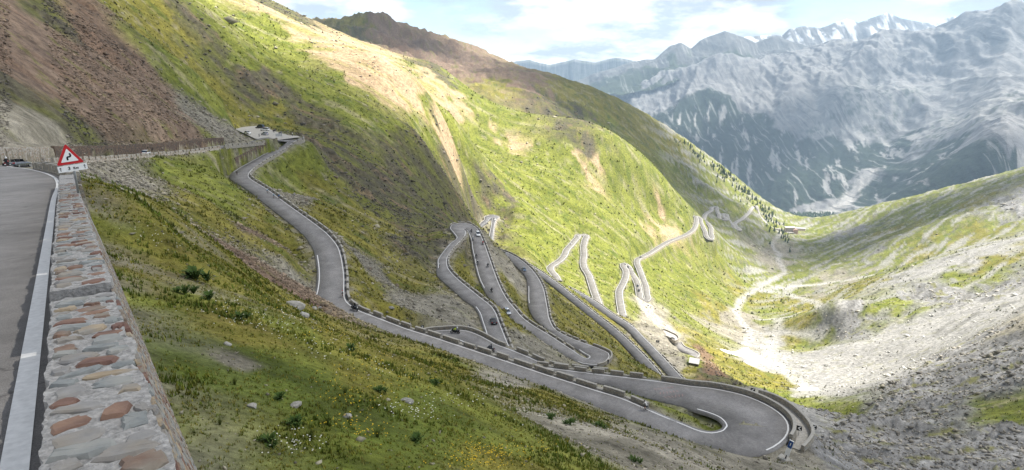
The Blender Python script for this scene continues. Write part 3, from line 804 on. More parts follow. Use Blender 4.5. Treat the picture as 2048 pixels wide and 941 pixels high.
def grid_mesh(name, X, Y, Z, C):
    n, m = X.shape
    ids = np.arange(n * m).reshape(n, m)
    q = np.stack([ids[:-1, :-1], ids[1:, :-1], ids[1:, 1:], ids[:-1, 1:]], -1).reshape(-1, 4)[:, ::-1]
    me = mesh_np(name, np.stack([X, Y, Z], -1), q)
    me.polygons.foreach_set('use_smooth', np.ones(len(me.polygons), bool))
    if C is not None:
        a = me.color_attributes.new('cover', 'FLOAT_COLOR', 'POINT')
        a.data.foreach_set('color', np.concatenate([C, np.ones(C.shape[:2] + (1,))], -1).astype(np.float32).ravel())
    return me
terrain = obj('terrain', grid_mesh('terrain', TX, TY, TZ, col), GROUND_MAT)
tag(terrain, 'alpine slopes, valley floor and scree bowl under the roads', 'terrain', kind='structure')
print('terrain mesh', round(time.time() - T0, 1))

# ------------------------------------------------------------------ asphalt
def asphalt_material(name, c):
    m = bpy.data.materials.new(name); m.use_nodes = True
    nt = m.node_tree; N = nt.nodes.new; L = nt.links.new; b = nt.nodes['Principled BSDF']
    tc = N('ShaderNodeTexCoord')
    def noise(s, d, r=0.6):
        n = N('ShaderNodeTexNoise'); n.inputs['Scale'].default_value = s; n.inputs['Detail'].default_value = d; n.inputs['Roughness'].default_value = r
        L(tc.outputs['Object'], n.inputs['Vector']); return n
    def mr(n, lo, hi, p0=0.3, p1=0.7):
        r = N('ShaderNodeMapRange'); r.inputs['From Min'].default_value = p0; r.inputs['From Max'].default_value = p1; r.inputs['To Min'].default_value = lo; r.inputs['To Max'].default_value = hi
        L(n.outputs['Fac'], r.inputs['Value']); return r
    a = mr(noise(0.25, 5), 0.74, 1.22); g = noise(90, 3, 0.7); d = mr(g, 0.62, 1.45); e = mr(noise(2.2, 7), 0.84, 1.16)
    v = N('ShaderNodeTexVoronoi'); v.feature = 'DISTANCE_TO_EDGE'; v.inputs['Scale'].default_value = 0.22
    wn = noise(0.9, 5); vm = N('ShaderNodeVectorMath'); vm.operation = 'ADD'; L(tc.outputs['Object'], vm.inputs[0]); L(wn.outputs['Color'], vm.inputs[1]); L(vm.outputs[0], v.inputs['Vector'])
    cr = N('ShaderNodeMapRange'); cr.inputs['From Min'].default_value = 0.0; cr.inputs['From Max'].default_value = 0.006; cr.inputs['To Min'].default_value = 0.55; cr.inputs['To Max'].default_value = 1.0
    L(v.outputs['Distance'], cr.inputs['Value'])
    m1 = N('ShaderNodeMath'); m1.operation = 'MULTIPLY'; L(a.outputs[0], m1.inputs[0]); L(d.outputs[0], m1.inputs[1])
    m2 = N('ShaderNodeMath'); m2.operation = 'MULTIPLY'; L(m1.outputs[0], m2.inputs[0]); L(e.outputs[0], m2.inputs[1])
    m3 = N('ShaderNodeMath'); m3.operation = 'MULTIPLY'; L(m2.outputs[0], m3.inputs[0]); L(cr.outputs[0], m3.inputs[1])
    vs = N('ShaderNodeVectorMath'); vs.operation = 'SCALE'; vs.inputs[0].default_value = c; L(m3.outputs[0], vs.inputs['Scale'])
    L(vs.outputs[0], b.inputs['Base Color']); b.inputs['Roughness'].default_value = 0.85; b.inputs['Specular IOR Level'].default_value = 0.25
    bp = N('ShaderNodeBump'); bp.inputs['Strength'].default_value = 0.35; bp.inputs['Distance'].default_value = 0.006; L(g.outputs['Fac'], bp.inputs['Height']); L(bp.outputs[0], b.inputs['Normal'])
    return m
ASPH = asphalt_material('asphalt_grey', (0.200, 0.190, 0.181))
ASPH2 = asphalt_material('asphalt_pale', (0.165, 0.155, 0.14))
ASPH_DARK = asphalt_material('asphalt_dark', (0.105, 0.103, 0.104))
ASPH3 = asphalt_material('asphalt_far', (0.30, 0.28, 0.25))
PAINT = mat('road_paint', (0.62, 0.61, 0.585), 0.7, 0.12, 14)
GRAVEL = mat('gravel', (0.40, 0.375, 0.33), 0.95, 0.25, 3.0, 0.4)

def strip(name, A, B, m, parent=None, skirt=0.0, lift=0.0):
    """band between two edges, optionally with sides going down"""
    A = A + np.array([0, 0, lift]); B = B + np.array([0, 0, lift])
    n = len(A)
    cols = [A, B] if not skirt else [A - np.array([0, 0, skirt]), A, B, B - np.array([0, 0, skirt])]
    k = len(cols)
    V = np.stack(cols, 1)
    ids = np.arange(n * k).reshape(n, k)
    q = np.stack([ids[:-1, :-1], ids[:-1, 1:], ids[1:, 1:], ids[1:, :-1]], -1).reshape(-1, 4)[:, ::-1]
    return obj(name, mesh_np(name, V, q), m, parent)
def shift(A, B, d):
    """edge A moved d metres away from B (outward)"""
    u = (A - B); u[:, 2] = 0
    u /= np.maximum(np.linalg.norm(u, axis=1, keepdims=True), 1e-6)
    return A + u * d
def edge_line(L, R, parent, w=0.16, i0=0, i1=None, lift=0.015, inset=0.2):
    if w < 0.2 and w != 0.15: w = 0.23
    sl = slice(i0, i1)
    A = shift(L.copy(), R, w / 2 - inset)[sl]; B = shift(L.copy(), R, -w / 2 - inset)[sl]
    return strip('edge_line', A, B, PAINT, parent, lift=lift)
road_label = {'summit': 'grey mountain road from the foreground round the near hairpins', 'middle': 'road of two hairpin legs in the middle of the slope', 'behind': 'short dark hairpin half hidden behind the slope',
              'upper_ramp': 'dark ramp running down to the right behind the hairpins', 'lower_ramp': 'ramp below and beside the dark one', 'green': 'pale single hairpin on the sunlit grass', 'valley': 'pale road with bends and a long traverse on the sunlit slope',
              'far': 'thin zigzag road near the distant hotel'}
ROADS = {}
for k, (L, R) in courses.items():
    far_ = k in FAR_ROADS
    A = shift(L.copy(), R, 0.35); B = shift(R.copy(), L, 0.35)
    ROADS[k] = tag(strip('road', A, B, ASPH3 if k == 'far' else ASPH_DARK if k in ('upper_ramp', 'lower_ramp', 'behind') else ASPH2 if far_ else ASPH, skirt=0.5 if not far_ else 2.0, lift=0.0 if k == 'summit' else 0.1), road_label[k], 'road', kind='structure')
def lines():
    L, R = courses['summit']; ro = ROADS['summit']
    i_b = station('summit', 20, 334); i_park = station('summit', 545, 278); i_turn = station('summit', 590, 278)
    edge_line(R, L, ro, 0.15, 0, i_b + 6, inset=0.0)
    edge_line(R, L, ro, 0.16, i_park, station('summit', 480, 342) + 1)
    edge_line(L, R, ro, 0.17, i_turn, station('summit', 1360, 855))
    edge_line(R, L, ro, 0.16, station('summit', 650, 510), station('summit', 655, 615))
    iA0 = station('summit', 1350, 855); iA1 = station('summit', 1400, 800)
    edge_line(L, R, ro, 0.17, iA0 - 1, iA1)
    j0 = station('summit', 1455, 885); j1 = len(L)
    edge_line(R, L, ro, 0.17, j0 + 3, station('summit', 1100, 740))
    jb = station('summit', 880, 660)
    edge_line(L, R, ro, 0.17, station('summit', 870, 668), len(L))
    L, R = courses['middle']; ro = ROADS['middle']
    top = station('middle', 920, 452)
    edge_line(R, L, ro, 0.18, 0, top + 6, 0.115); edge_line(L, R, ro, 0.18, 0, station('middle', 960, 615), 0.115)
    edge_line(L, R, ro, 0.18, station('middle', 884, 538), len(L) if False else station('middle', 1175, 722), 0.115)
    edge_line(R, L, ro, 0.18, top, station('middle', 985, 580), 0.115)
    h = station('middle', 1190, 722)
    edge_line(L, R, ro, 0.18, h - 4, h + 10, 0.115); edge_line(R, L, ro, 0.18, station('middle', 1160, 718), len(L), 0.115)
    edge_line(L, R, ro, 0.18, station('middle', 1075, 608), station('middle', 1070, 572), 0.115)
    for k in ('upper_ramp', 'behind', 'green', 'valley', 'far'):
        L, R = courses[k]; w = 0.26 if k in FAR_ROADS else 0.22
        edge_line(L, R, ROADS[k], w, lift=0.13)
        if k != 'upper_ramp': edge_line(R, L, ROADS[k], w, lift=0.13)
    L, R = courses['lower_ramp']; edge_line(R, L, ROADS['lower_ramp'], 0.22, lift=0.13)
lines()
# faded chalk lettering on the tarmac of the big bend
def chalk():
    m = mat('chalk_pink', (.36, .23, .21), 0.95, 0.3, 8); mb = MB(); g = random.Random(4)
    c = at_z(1335, 784, -54.4); r = Vector((1, 0.12, 0)).normalized(); f = Vector((-0.12, 1, 0)).normalized()
    for row in range(3):
        for k in range(6):
            o = Vector(c) + r * (-1.6 + k * 0.6 + row * 0.3) + f * (1.6 - row * 1.7); a = g.uniform(-.4, .4)
            for d, l in ((f * math.cos(a) + r * math.sin(a), 1.0), (r * math.cos(a) - f * math.sin(a), .35)):
                n = Vector((-d.y, d.x, 0)) * 0.035; p0 = o - d * l / 2; p1 = o + d * l / 2
                z = Vector((0, 0, 0.02)); mb.add([p0 - n + z, p1 - n + z, p1 + n + z, p0 + n + z], [(0, 1, 2, 3)])
    # lie on the road: height from the nearest stations
    L, R = courses['summit']; i = station('summit', 1335, 784); C = (L + R) / 2
    d = C[i + 3] - C[i - 3]; gr = d[2] / np.hypot(d[0], d[1]); u = d[:2] / np.hypot(d[0], d[1])
    mb.v = [(v[0], v[1], C[i][2] + gr * ((v[0] - C[i][0]) * u[0] + (v[1] - C[i][1]) * u[1]) + 0.03) for v in mb.v]
    mb.build('chalk_lettering', m, ROADS['summit'])
chalk()
# car park
pk = bpy.data.meshes.new('car_park'); bm = bmesh.new()
f = bm.faces.new([bm.verts.new((p[0], p[1], PARK_Z - 0.03)) for p in PARK])
if f.normal.z < 0: f.normal_flip()
bm.normal_update(); bm.to_mesh(pk); bm.free()
tag(obj('car_park', pk, GRAVEL), 'pale gravel car park beside the road bend', 'car park', kind='structure')

# ------------------------------------------------------------------ far mountains
def mountain_material(name):
    m = bpy.data.materials.new(name); m.use_nodes = True
    nt = m.node_tree; N = nt.nodes.new; L = nt.links.new; b = nt.nodes['Principled BSDF']
    at = N('ShaderNodeAttribute'); at.attribute_name = 'cover'
    tc = N('ShaderNodeTexCoord')
    n = N('ShaderNodeTexNoise'); n.inputs['Scale'].default_value = 0.02; n.inputs['Detail'].default_value = 10; n.inputs['Roughness'].default_value = 0.7
    L(tc.outputs['Object'], n.inputs['Vector'])
    r = N('ShaderNodeMapRange'); r.inputs['From Min'].default_value = 0.3; r.inputs['From Max'].default_value = 0.7; r.inputs['To Min'].default_value = 0.48; r.inputs['To Max'].default_value = 0.86
    L(n.outputs['Fac'], r.inputs['Value'])
    vm = N('ShaderNodeVectorMath'); vm.operation = 'SCALE'; L(at.outputs['Color'], vm.inputs[0]); L(r.outputs[0], vm.inputs['Scale'])
    mp = N('ShaderNodeMapping'); mp.inputs['Scale'].default_value = (0.045, 0.0022, 0.003); mp.inputs['Rotation'].default_value = (0, 0, 0.25); L(tc.outputs['Object'], mp.inputs[0])
    st = N('ShaderNodeTexNoise'); st.inputs['Scale'].default_value = 1.0; st.inputs['Detail'].default_value = 4; st.inputs['Roughness'].default_value = 0.55; L(mp.outputs[0], st.inputs['Vector'])
    sr = N('ShaderNodeMapRange'); sr.inputs['From Min'].default_value = 0.59; sr.inputs['From Max'].default_value = 0.64; sr.inputs['To Max'].default_value = 0.6; L(st.outputs['Fac'], sr.inputs['Value'])
    sm_ = N('ShaderNodeMix'); sm_.data_type = 'RGBA'; sm_.inputs[7].default_value = (.235, .23, .22, 1); L(sr.outputs[0], sm_.inputs[0]); L(vm.outputs[0], sm_.inputs[6])
    dk = N('ShaderNodeMapRange'); dk.inputs['From Min'].default_value = 0.36; dk.inputs['From Max'].default_value = 0.44; dk.inputs['To Min'].default_value = 0.5; dk.inputs['To Max'].default_value = 1.0; L(st.outputs['Fac'], dk.inputs['Value'])
    v2 = N('ShaderNodeVectorMath'); v2.operation = 'SCALE'; L(sm_.outputs[2], v2.inputs[0]); L(dk.outputs[0], v2.inputs['Scale'])
    L(v2.outputs[0], b.inputs['Base Color']); b.inputs['Roughness'].default_value = 0.95; b.inputs['Specular IOR Level'].default_value = 0.05
    bp = N('ShaderNodeBump'); bp.inputs['Strength'].default_value = 0.6; bp.inputs['Distance'].default_value = 16; L(n.outputs['Fac'], bp.inputs['Height']); L(bp.outputs[0], b.inputs['Normal'])
    return m
MTN = mountain_material('mountain_rock')
PTS = [  # crest
    (1180, 210, 7600), (1210, 191, 7300), (1243, 172, 7100), (1306, 165, 6900), (1368, 139, 6700), (1435, 115, 6500), (1463, 124, 6500), (1507, 134, 6500), (1540, 115, 6500), (1602, 91, 6400), (1640, 79, 6300), (1674, 74, 6200), (1722, 81, 6100),
    (1794, 74, 5900), (1865, 67, 5600), (1913, 48, 5300), (1980, 33, 5000), (2009, 12, 4900), (2048, 20, 4800), (2150, 30, 4700), (2300, 20, 4600), (1100, 260, 8000), (1000, 300, 8500),
    # face
    (1640, 432, 3450), (1590, 445, 3600), (1720, 425, 3350), (1550, 420, 3800), (1500, 380, 4100), (1420, 320, 4600), (1350, 270, 5100), (1270, 230, 5900), (1700, 300, 4200), (1600, 300, 4500), (1500, 260, 5000), (1420, 210, 5500), (1800, 260, 4300), (1700, 200, 4800),
    (1600, 190, 5300), (1530, 180, 5600), (1740, 150, 5200), (1830, 160, 4900), (1900, 150, 4600), (1980, 120, 4300), (2048, 110, 4200), (1900, 240, 3900), (1960, 230, 3500), (2048, 235, 3000), (1980, 270, 3000), (1900, 320, 3000), (1800, 375, 3050), (1760, 405, 3100), (2048, 330, 2700), (1950, 350, 2750), (1850, 400, 2800),
    (2048, 180, 3700), (1850, 300, 3600), (2200, 250, 2800), (2300, 100, 3800)]
def far_wall():
    P = np.array([at_y(*p) for p in PTS])
    a = np.arctan2(P[:, 0], P[:, 1]); r = np.hypot(P[:, 0], P[:, 1]); l = np.log(r); e = P[:, 2] / r
    # behind the crest it falls away; below the face lies the valley
    xa, xl, xe = list(a), list(l), list(e)
    for i in range(0, 23):
        xa.append(a[i]); xl.append(math.log(r[i] * 1.22)); xe.append(e[i] - 0.07)
    for px in (1150, 1300, 1450, 1600, 1750, 1900, 2050, 2250):
        p = at_y(px, 470, 2450); xa.append(math.atan2(p[0], p[1])); xl.append(math.log(math.hypot(p[0], p[1]))); xe.append(-0.30)
    xa, xl, xe = map(np.array, (xa, xl, xe))
    w = tps_fit(xa, xl, xe, 1e-5)
    A = np.radians(np.linspace(3, 47, 520)); Rr = np.geomspace(2500, 7600, 270)
    AA, LL = np.meshgrid(A, np.log(Rr), indexing='ij')
    ca_, cl_ = np.meshgrid(np.linspace(A[0], A[-1], 90), np.linspace(LL[0, 0], LL[0, -1], 70), indexing='ij')
    Gc = tps_eval(w, xa, xl, ca_, cl_)
    fa = (AA - A[0]) / (A[-1] - A[0]) * 89; fl = (LL - LL[0, 0]) / (LL[0, -1] - LL[0, 0]) * 69
    i = np.clip(fa.astype(int), 0, 88); j = np.clip(fl.astype(int), 0, 68); u = fa - i; v = fl - j
    u = u; Ee = (Gc[i, j] * (1 - u) + Gc[i + 1, j] * u) * (1 - v) + (Gc[i, j + 1] * (1 - u) + Gc[i + 1, j + 1] * u) * v
    X = np.sin(AA) * Rr; Y = np.cos(AA) * Rr; Z0 = Ee * Rr
    # ribs and couloirs run down towards the valley (towards the camera)
    ru = X / 1.0 - 0.25 * Y; rv = Y
    rg = ridged(ru / 780, rv / 1700, 4, 301, 0.42)
    rg2 = ridged(ru / 190 + 4, rv / 600, 3, 311, 0.45)
    rg3 = ridged(X / 70, Y / 90, 3, 321)
    high = smooth(-700, -100, Z0)
    het = smooth(-0.25, 0.3, fbm(X / 900, Y / 1300, 3, 325))
    Z = Z0 + (rg - 0.55) * (95 + 70 * high) + (rg2 - 0.5) * (24 + 26 * het) + (rg3 - 0.5) * (8 + 14 * het * high)
    # cover: limestone above, forest below, pale gullies and fans
    gy_, gx2 = np.gradient(Z, axis=1) / np.gradient(Rr)[None], np.gradient(Z, axis=0) / (Rr[None] * (A[1] - A[0]))
    sl = np.hypot(gy_, gx2)
    n1 = fbm(X / 300, Y / 500, 5, 331); n2 = fbm(ru / 60, rv / 420, 5, 341, 0.62); n3 = fbm(X / 45, Y / 60, 4, 351, 0.65)
    C = np.zeros(X.shape + (3,)) + lin(.18, .178, .178)
    def put(m, c):
        nonlocal C
        m = np.clip(m, 0, 1)[..., None]; C = C * (1 - m) + c * m
    put(smooth(0.55, 1.15, sl + 0.35 * n3) * 0.85, lin(.125, .126, .135))
    put(smooth(0.05, 0.25, n3) * 0.3, lin(.165, .166, .172))
    put(smooth(0.62, 0.35, sl + 0.2 * n3) * 0.8, lin(.26, .253, .245))
    put(smooth(0.10, 0.22, n2) * smooth(-350, 0, Z0) * 0.7, lin(.28, .272, .26))
    # what grows or lies where, read off the photograph
    FS = '''1400,260f 1450,250f 1500,275f 1550,300f 1420,235f 1520,340f 1580,380f 1600,330f 1460,300f 1640,300f 1680,330f 1760,330f 1800,290f 1850,330f 1900,365f 1980,345f 2030,385f 1720,392f 1850,395f 1640,360f 1370,245f 1560,370f 1690,290f
    1300,190s 1350,180r 1430,150r 1480,180s 1540,150r 1600,170r 1560,215s 1640,205s 1700,200w 1760,190w 1650,245w 1720,250w 1830,170r 1900,130r 1950,180s 2000,150s 1850,230s 1900,262w 1950,250w 2000,262r 2030,300s 1680,120r 1750,110r 1850,100r 1980,60r 1250,190r 1700,415w 1640,430w 1590,255s 1740,345w 1600,110r 1920,80r 2040,80s 1800,220w 1860,270w'''
    cls = dict(f=0, r=1, s=2, w=3); pa, pl, pc = [], [], []
    for tok in FS.split():
        x_, y_ = map(float, tok[:-1].split(','))
        a_, b_ = ray(x_, y_); az_ = math.atan(a_); e_ = b_ * math.cos(az_)
        ii = int(np.clip((az_ - A[0]) / (A[1] - A[0]), 0, len(A) - 1)); kk = np.nonzero(Ee[ii] >= e_)[0]
        if len(kk): pa.append(az_); pl.append(math.log(Rr[kk[0]])); pc.append(cls[tok[-1]])
    wa = AA + 0.02 * fbm(X / 260, Y / 300, 4, 371) + 0.006 * n3; wl = LL + 0.05 * fbm(X / 300 + 9, Y / 260, 4, 375)
    Wf = np.zeros((4,) + X.shape)
    for a_, l_, c_ in zip(pa, pl, pc): Wf[c_] += 1.0 / ((wa - a_) ** 2 + ((wl - l_) * 0.7) ** 2 + 2e-5) ** 2
    Wf /= Wf.sum(0)
    put(Wf[3] * 0.75, lin(.29, .283, .27)); put(Wf[2] * 0.6, lin(.22, .216, .212)); put(smooth(0.55, 0.9, sl + 0.3 * n3) * (Wf[1] + 0.5 * Wf[3]) * 0.7, lin(.12, .121, .13))
    tree = smooth(0.35, 0.55, Wf[0] + 0.15 * n3 + 0.1 * n1)
    put(tree * smooth(0.24, 0.17, n2 + 0.2 * n3) * 0.97, lin(.022, .036, .023))
    put(tree * smooth(0.12, 0.25, n3) * 0.4, lin(.05, .07, .035))
    put(Wf[3] * smooth(0.05, 0.2, n3 + 0.3 * n1) * 0.8 * smooth(0.2, 0.0, n2), lin(.045, .062, .035))
    gl_ = smooth(0.22, 0.28, n2)
    put(gl_ * np.clip(tree + Wf[3], 0, 1) * 0.9, lin(.36, .348, .325))
    # the torrent fan in the valley bottom
    fan = [(1640, 432), (1680, 405), (1712, 380), (1735, 360)]
    fp = [at_y(a_, b_, y_) for (a_, b_), y_ in zip(fan, (3450, 3600, 3750, 3850))]
    fp = catmull(np.array(fp), 40)
    d = np.full(X.shape, 1e6)
    for p in fp: d = np.minimum(d, np.hypot((X - p[0]), (Y - p[1]) * 0.7))
    put(smooth(60, 18, d + 45 * n3), lin(.44, .42, .39))
    me = grid_mesh('mountain', X, Y, Z, C)
    o = obj('mountain', me, MTN)
    tag(o, 'pale limestone mountain wall with forest and scree gullies across the valley', 'mountain', kind='structure')
    return X, Y, Z
FWX, FWY, FWZ = far_wall()
def range_(label, crest, Y, depth, jag, colr, snow, seed, base=-120, rows=36, n=340, facew=1.0):
    px = np.array([c[0] for c in crest], float); py = np.array([c[1] for c in crest], float)
    u = np.linspace(px[0], px[-1], n)
    v = np.interp(u, px, py)
    a, b = ray(u, v)
    X0 = a * Y; Z0 = b * Y
    t = np.linspace(0, 1, rows)
    tt = np.concatenate([-t[1:12][::-1] * 0.8, t])
    XX = np.repeat(X0[:, None], len(tt), 1)
    YY = Y - tt[None] * depth + 0 * XX
    XX = XX * (1 - 0.55 * np.clip(tt[None], 0, 1) * depth / Y)
    fall = np.where(tt >= 0, tt ** 0.85, -tt * 1.4)
    rel = Z0[:, None] - base
    ZZ = Z0[:, None] - fall[None] * np.maximum(rel, 200)
    wgt = np.clip(np.abs(tt) * 8, 0.25, 1)[None]
    ZZ += (ridged(XX / (depth * .45), YY / (depth * .6), 5, seed, 0.5) - 0.55) * jag * 2.6 * wgt
    n1 = fbm(XX / (depth * .12), YY / (depth * .3), 5, seed + 5)
    C = np.zeros(XX.shape + (3,)) + lin(*colr[0])
    m = np.clip(0.5 + 1.4 * n1, 0, 1)[..., None]; C = C * m + lin(*colr[1]) * (1 - m)
    low = smooth(0.30, 0.55, tt + 0.6 * n1)[..., None] if True else 0
    C = C * (1 - low) + lin(*colr[2]) * low
    if snow:
        s = (smooth(0.02, 0.2, n1 + 0.25 * fbm(XX / (depth * .03), YY / (depth * .05), 3, seed + 9)) * smooth(0.5, 0.1, tt[None] + 0 * XX))[..., None] * snow
        C = C * (1 - s) + lin(.86, .88, .92) * s
    o = obj('mountain_range', grid_mesh('mountain_range', XX[:, ::-1], YY[:, ::-1], ZZ[:, ::-1], C[:, ::-1]), MTN)
    tag(o, label, 'mountain', kind='structure')
range_('blue grey ridge with two peaks behind the limestone wall', [(1000, 235), (1120, 178), (1180, 152), (1260, 126), (1310, 118), (1340, 92), (1362, 86), (1382, 99), (1400, 82), (1450, 62), (1480, 74), (1510, 86), (1545, 71), (1590, 86), (1640, 95), (1760, 120)],
       7300, 1100, 45, ((.17, .165, .155), (.10, .10, .095), (.05, .065, .035)), 0, 401)
range_('snowy glacier peaks on the right skyline', [(1440, 90), (1492, 74), (1530, 71), (1564, 72), (1578, 60), (1607, 54), (1640, 58), (1674, 45), (1693, 40), (1717, 46), (1741, 36), (1774, 25), (1798, 36), (1837, 43), (1865, 49), (1889, 38), (1908, 32), (1932, 37), (2000, 60), (2100, 60)],
       7700, 1100, 42, ((.22, .215, .21), (.13, .13, .135), (.2, .2, .2)), 0.9, 421)
range_('faint blue mountain chain on the far horizon', [(780, 160), (930, 152), (980, 131), (1010, 126), (1060, 120), (1100, 131), (1150, 119), (1190, 126), (1230, 116), (1290, 126), (1350, 120), (1500, 130)],
       8900, 500, 22, ((.2, .2, .19), (.12, .13, .1), (.08, .09, .06)), 0, 441, base=-900)

# ------------------------------------------------------------------ stone walls
def masonry(name, tones, scale=3.2, mortar=(.30, .285, .25), squash=1.6, width=0.07):
    m = bpy.data.materials.new(name); m.use_nodes = True
    nt = m.node_tree; N = nt.nodes.new; L = nt.links.new; b = nt.nodes['Principled BSDF']
    tc = N('ShaderNodeTexCoord'); mp = N('ShaderNodeMapping'); mp.inputs['Scale'].default_value = (1, 1, squash); L(tc.outputs['Object'], mp.inputs[0])
    v = N('ShaderNodeTexVoronoi'); v.inputs['Scale'].default_value = scale; L(mp.outputs[0], v.inputs['Vector'])
    e = N('ShaderNodeTexVoronoi'); e.feature = 'DISTANCE_TO_EDGE'; e.inputs['Scale'].default_value = scale; L(mp.outputs[0], e.inputs['Vector'])
    sp = N('ShaderNodeSeparateColor'); L(v.outputs['Color'], sp.inputs[0])
    r = N('ShaderNodeValToRGB'); r.color_ramp.interpolation = 'CONSTANT'
    el = r.color_ramp.elements
    while len(el) < len(tones): el.new(0.5)
    for i, t in enumerate(tones):
        el[i].position = i / len(tones); el[i].color = (*t, 1)
    L(sp.outputs[0], r.inputs[0])
    n = N('ShaderNodeTexNoise'); n.inputs['Scale'].default_value = 9; n.inputs['Detail'].default_value = 8; n.inputs['Roughness'].default_value = 0.65; L(tc.outputs['Object'], n.inputs['Vector'])
    nr = N('ShaderNodeMapRange'); nr.inputs['From Min'].default_value = 0.3; nr.inputs['From Max'].default_value = 0.7; nr.inputs['To Min'].default_value = 0.6; nr.inputs['To Max'].default_value = 1.4; L(n.outputs['Fac'], nr.inputs['Value'])
    st = N('ShaderNodeMapRange'); st.inputs['From Min'].default_value = 0.0; st.inputs['From Max'].default_value = width; L(e.outputs['Distance'], st.inputs['Value'])
    mx = N('ShaderNodeMix'); mx.data_type = 'RGBA'; mx.inputs[6].default_value = (*mortar, 1); L(st.outputs[0], mx.inputs[0]); L(r.outputs[0], mx.inputs[7])
    vs = N('ShaderNodeVectorMath'); vs.operation = 'SCALE'; L(mx.outputs[2], vs.inputs[0]); L(nr.outputs[0], vs.inputs['Scale'])
    L(vs.outputs[0], b.inputs['Base Color']); b.inputs['Roughness'].default_value = 0.92; b.inputs['Specular IOR Level'].default_value = 0.15
    ad = N('ShaderNodeMath'); ad.operation = 'MULTIPLY_ADD'; ad.inputs[1].default_value = 0.3; L(n.outputs['Fac'], ad.inputs[0]); L(st.outputs[0], ad.inputs[2])
    bp = N('ShaderNodeBump'); bp.inputs['Strength'].default_value = 0.7; bp.inputs['Distance'].default_value = 0.06; L(ad.outputs[0], bp.inputs['Height']); L(bp.outputs[0], b.inputs['Normal'])
    return m
WALL = masonry('wall_stone', [(.30, .27, .215), (.24, .22, .18), (.34, .31, .25), (.27, .225, .17), (.20, .195, .175)])
WALL_PALE = masonry('wall_stone_pale', [(.40, .36, .30), (.33, .29, .23), (.30, .22, .15), (.42, .39, .34), (.24, .20, .16)], 2.6, (.42, .39, .34))
WALL_DARK = masonry('wall_stone_dark', [(.115, .08, .06), (.085, .065, .052), (.15, .10, .07), (.10, .085, .07), (.19, .14, .10)], 2.2, (.13, .10, .08))
CAP = mat('wall_cap', (.33, .31, .27), 0.9, 0.22, 5.0, 0.4)

def band_mesh(name, I, O, z0, z1, m, parent, cap_m=None, batter=0.0):
    """a wall between plan edges I and O (n,3), from heights z0 below to z1 above the edges"""
    n = len(I)
    out = O - I; out[:, 2] = 0; out /= np.maximum(np.linalg.norm(out, axis=1, keepdims=True), 1e-6)
    up1 = np.array([0, 0, 1.0])
    bev = 0.05
    ring = np.stack([I + up1 * z0, I + up1 * (z1 - bev), I + up1 * z1 + out * bev, O + up1 * z1 - out * bev, O + up1 * (z1 - bev), O + up1 * z0 + out * batter], 1)
    k = 6
    ids = np.arange(n * k).reshape(n, k)
    quads = []; mi = []
    for c in range(5):
        quads.append(np.stack([ids[:-1, c], ids[1:, c], ids[1:, c + 1], ids[:-1, c + 1]], -1)); mi += [1 if c in (1, 2, 3) else 0] * (n - 1)
    q = np.concatenate(quads)
    me = bpy.data.meshes.new(name)
    faces = [tuple(f) for f in q] + [tuple(ids[0][::-1]), tuple(ids[-1])]
    me.from_pydata([tuple(p) for p in ring.reshape(-1, 3)], [], faces)
    me.polygons.foreach_set('material_index', np.array(mi + [0, 0], np.int32)); me.update()
    # keep faces pointing outwards
    bm = bmesh.new(); bm.from_mesh(me); bmesh.ops.recalc_face_normals(bm, faces=bm.faces); bm.to_mesh(me); bm.free()
    return obj(name, me, [m, cap_m or CAP], parent)
def resample(P, step):
    s = np.concatenate([[0], np.cumsum(np.linalg.norm(np.diff(P[:, :2], axis=0), axis=1))])
    n = max(2, int(s[-1] / step) + 1)
    t = np.linspace(0, s[-1], n)
    return np.stack([np.interp(t, s, P[:, c]) for c in range(3)], 1), t
def parapet(label, E, In, i0, i1, block=3.7, gap=0.34, h=0.72, th=0.48, deep=2.0, off=0.42, m=None, batter=0.3, group=None, single=False, name='parapet_wall', joined=False, step=0.6, base=0.12, cap=None):
    """wall of separate blocks on a footing, along road edge E (opposite edge In), stations i0..i1"""
    if i1 < i0: i0, i1 = i1, i0
    A = shift(E.copy(), In, off)[i0:i1]; B = shift(E.copy(), In, off + th)[i0:i1]
    M, t = resample((A + B) / 2, step)
    nm = normals2(M)
    ref = A[len(A) // 2] - B[len(B) // 2]
    k = np.argmin(np.linalg.norm(M - (A[len(A) // 2] + B[len(B) // 2]) / 2, axis=1))
    sgn = 1.0 if np.dot(nm[k], ref[:2]) > 0 else -1.0
    o3 = np.concatenate([nm * sgn * th / 2, np.zeros((len(M), 1))], 1)
    I = M + o3; O = M - o3
    m = m or WALL
    root = empty(name, tuple(M[len(M) // 2] + np.array([0, 0, -deep])))
    org = np.array(root.location)
    I = I - org; O = O - org
    tag(root, label, 'wall', group, 'thing')
    band_mesh('retaining_wall', I, O, -deep, base, m, root, batter=batter)
    if single:
        band_mesh('wall_block', I, O, base - 0.02, h, m, root, cap_m=cap); return root
    s = 0.15; parts = []
    rnd = random.Random(len(label))
    while s < t[-1] - 1.0:
        L_ = block * rnd.uniform(0.78, 1.2)
        e = min(s + L_, t[-1])
        ii = np.nonzero((t >= s) & (t <= e))[0]
        if len(ii) >= 2:
            hh = h * rnd.uniform(0.84, 1.12)
            parts.append(band_mesh('wall_block', I[ii], O[ii], base - 0.02, hh, m, root, cap_m=cap))
        s = e + gap * rnd.uniform(0.6, 1.7)
    if joined and len(parts) > 1:
        bm = bmesh.new()
        for p in parts: bm.from_mesh(p.data)
        me = parts[0].data; bm.to_mesh(me); bm.free()
        for p in parts[1:]: bpy.data.objects.remove(p)
        parts[0]['kind'] = 'stuff'
    return root
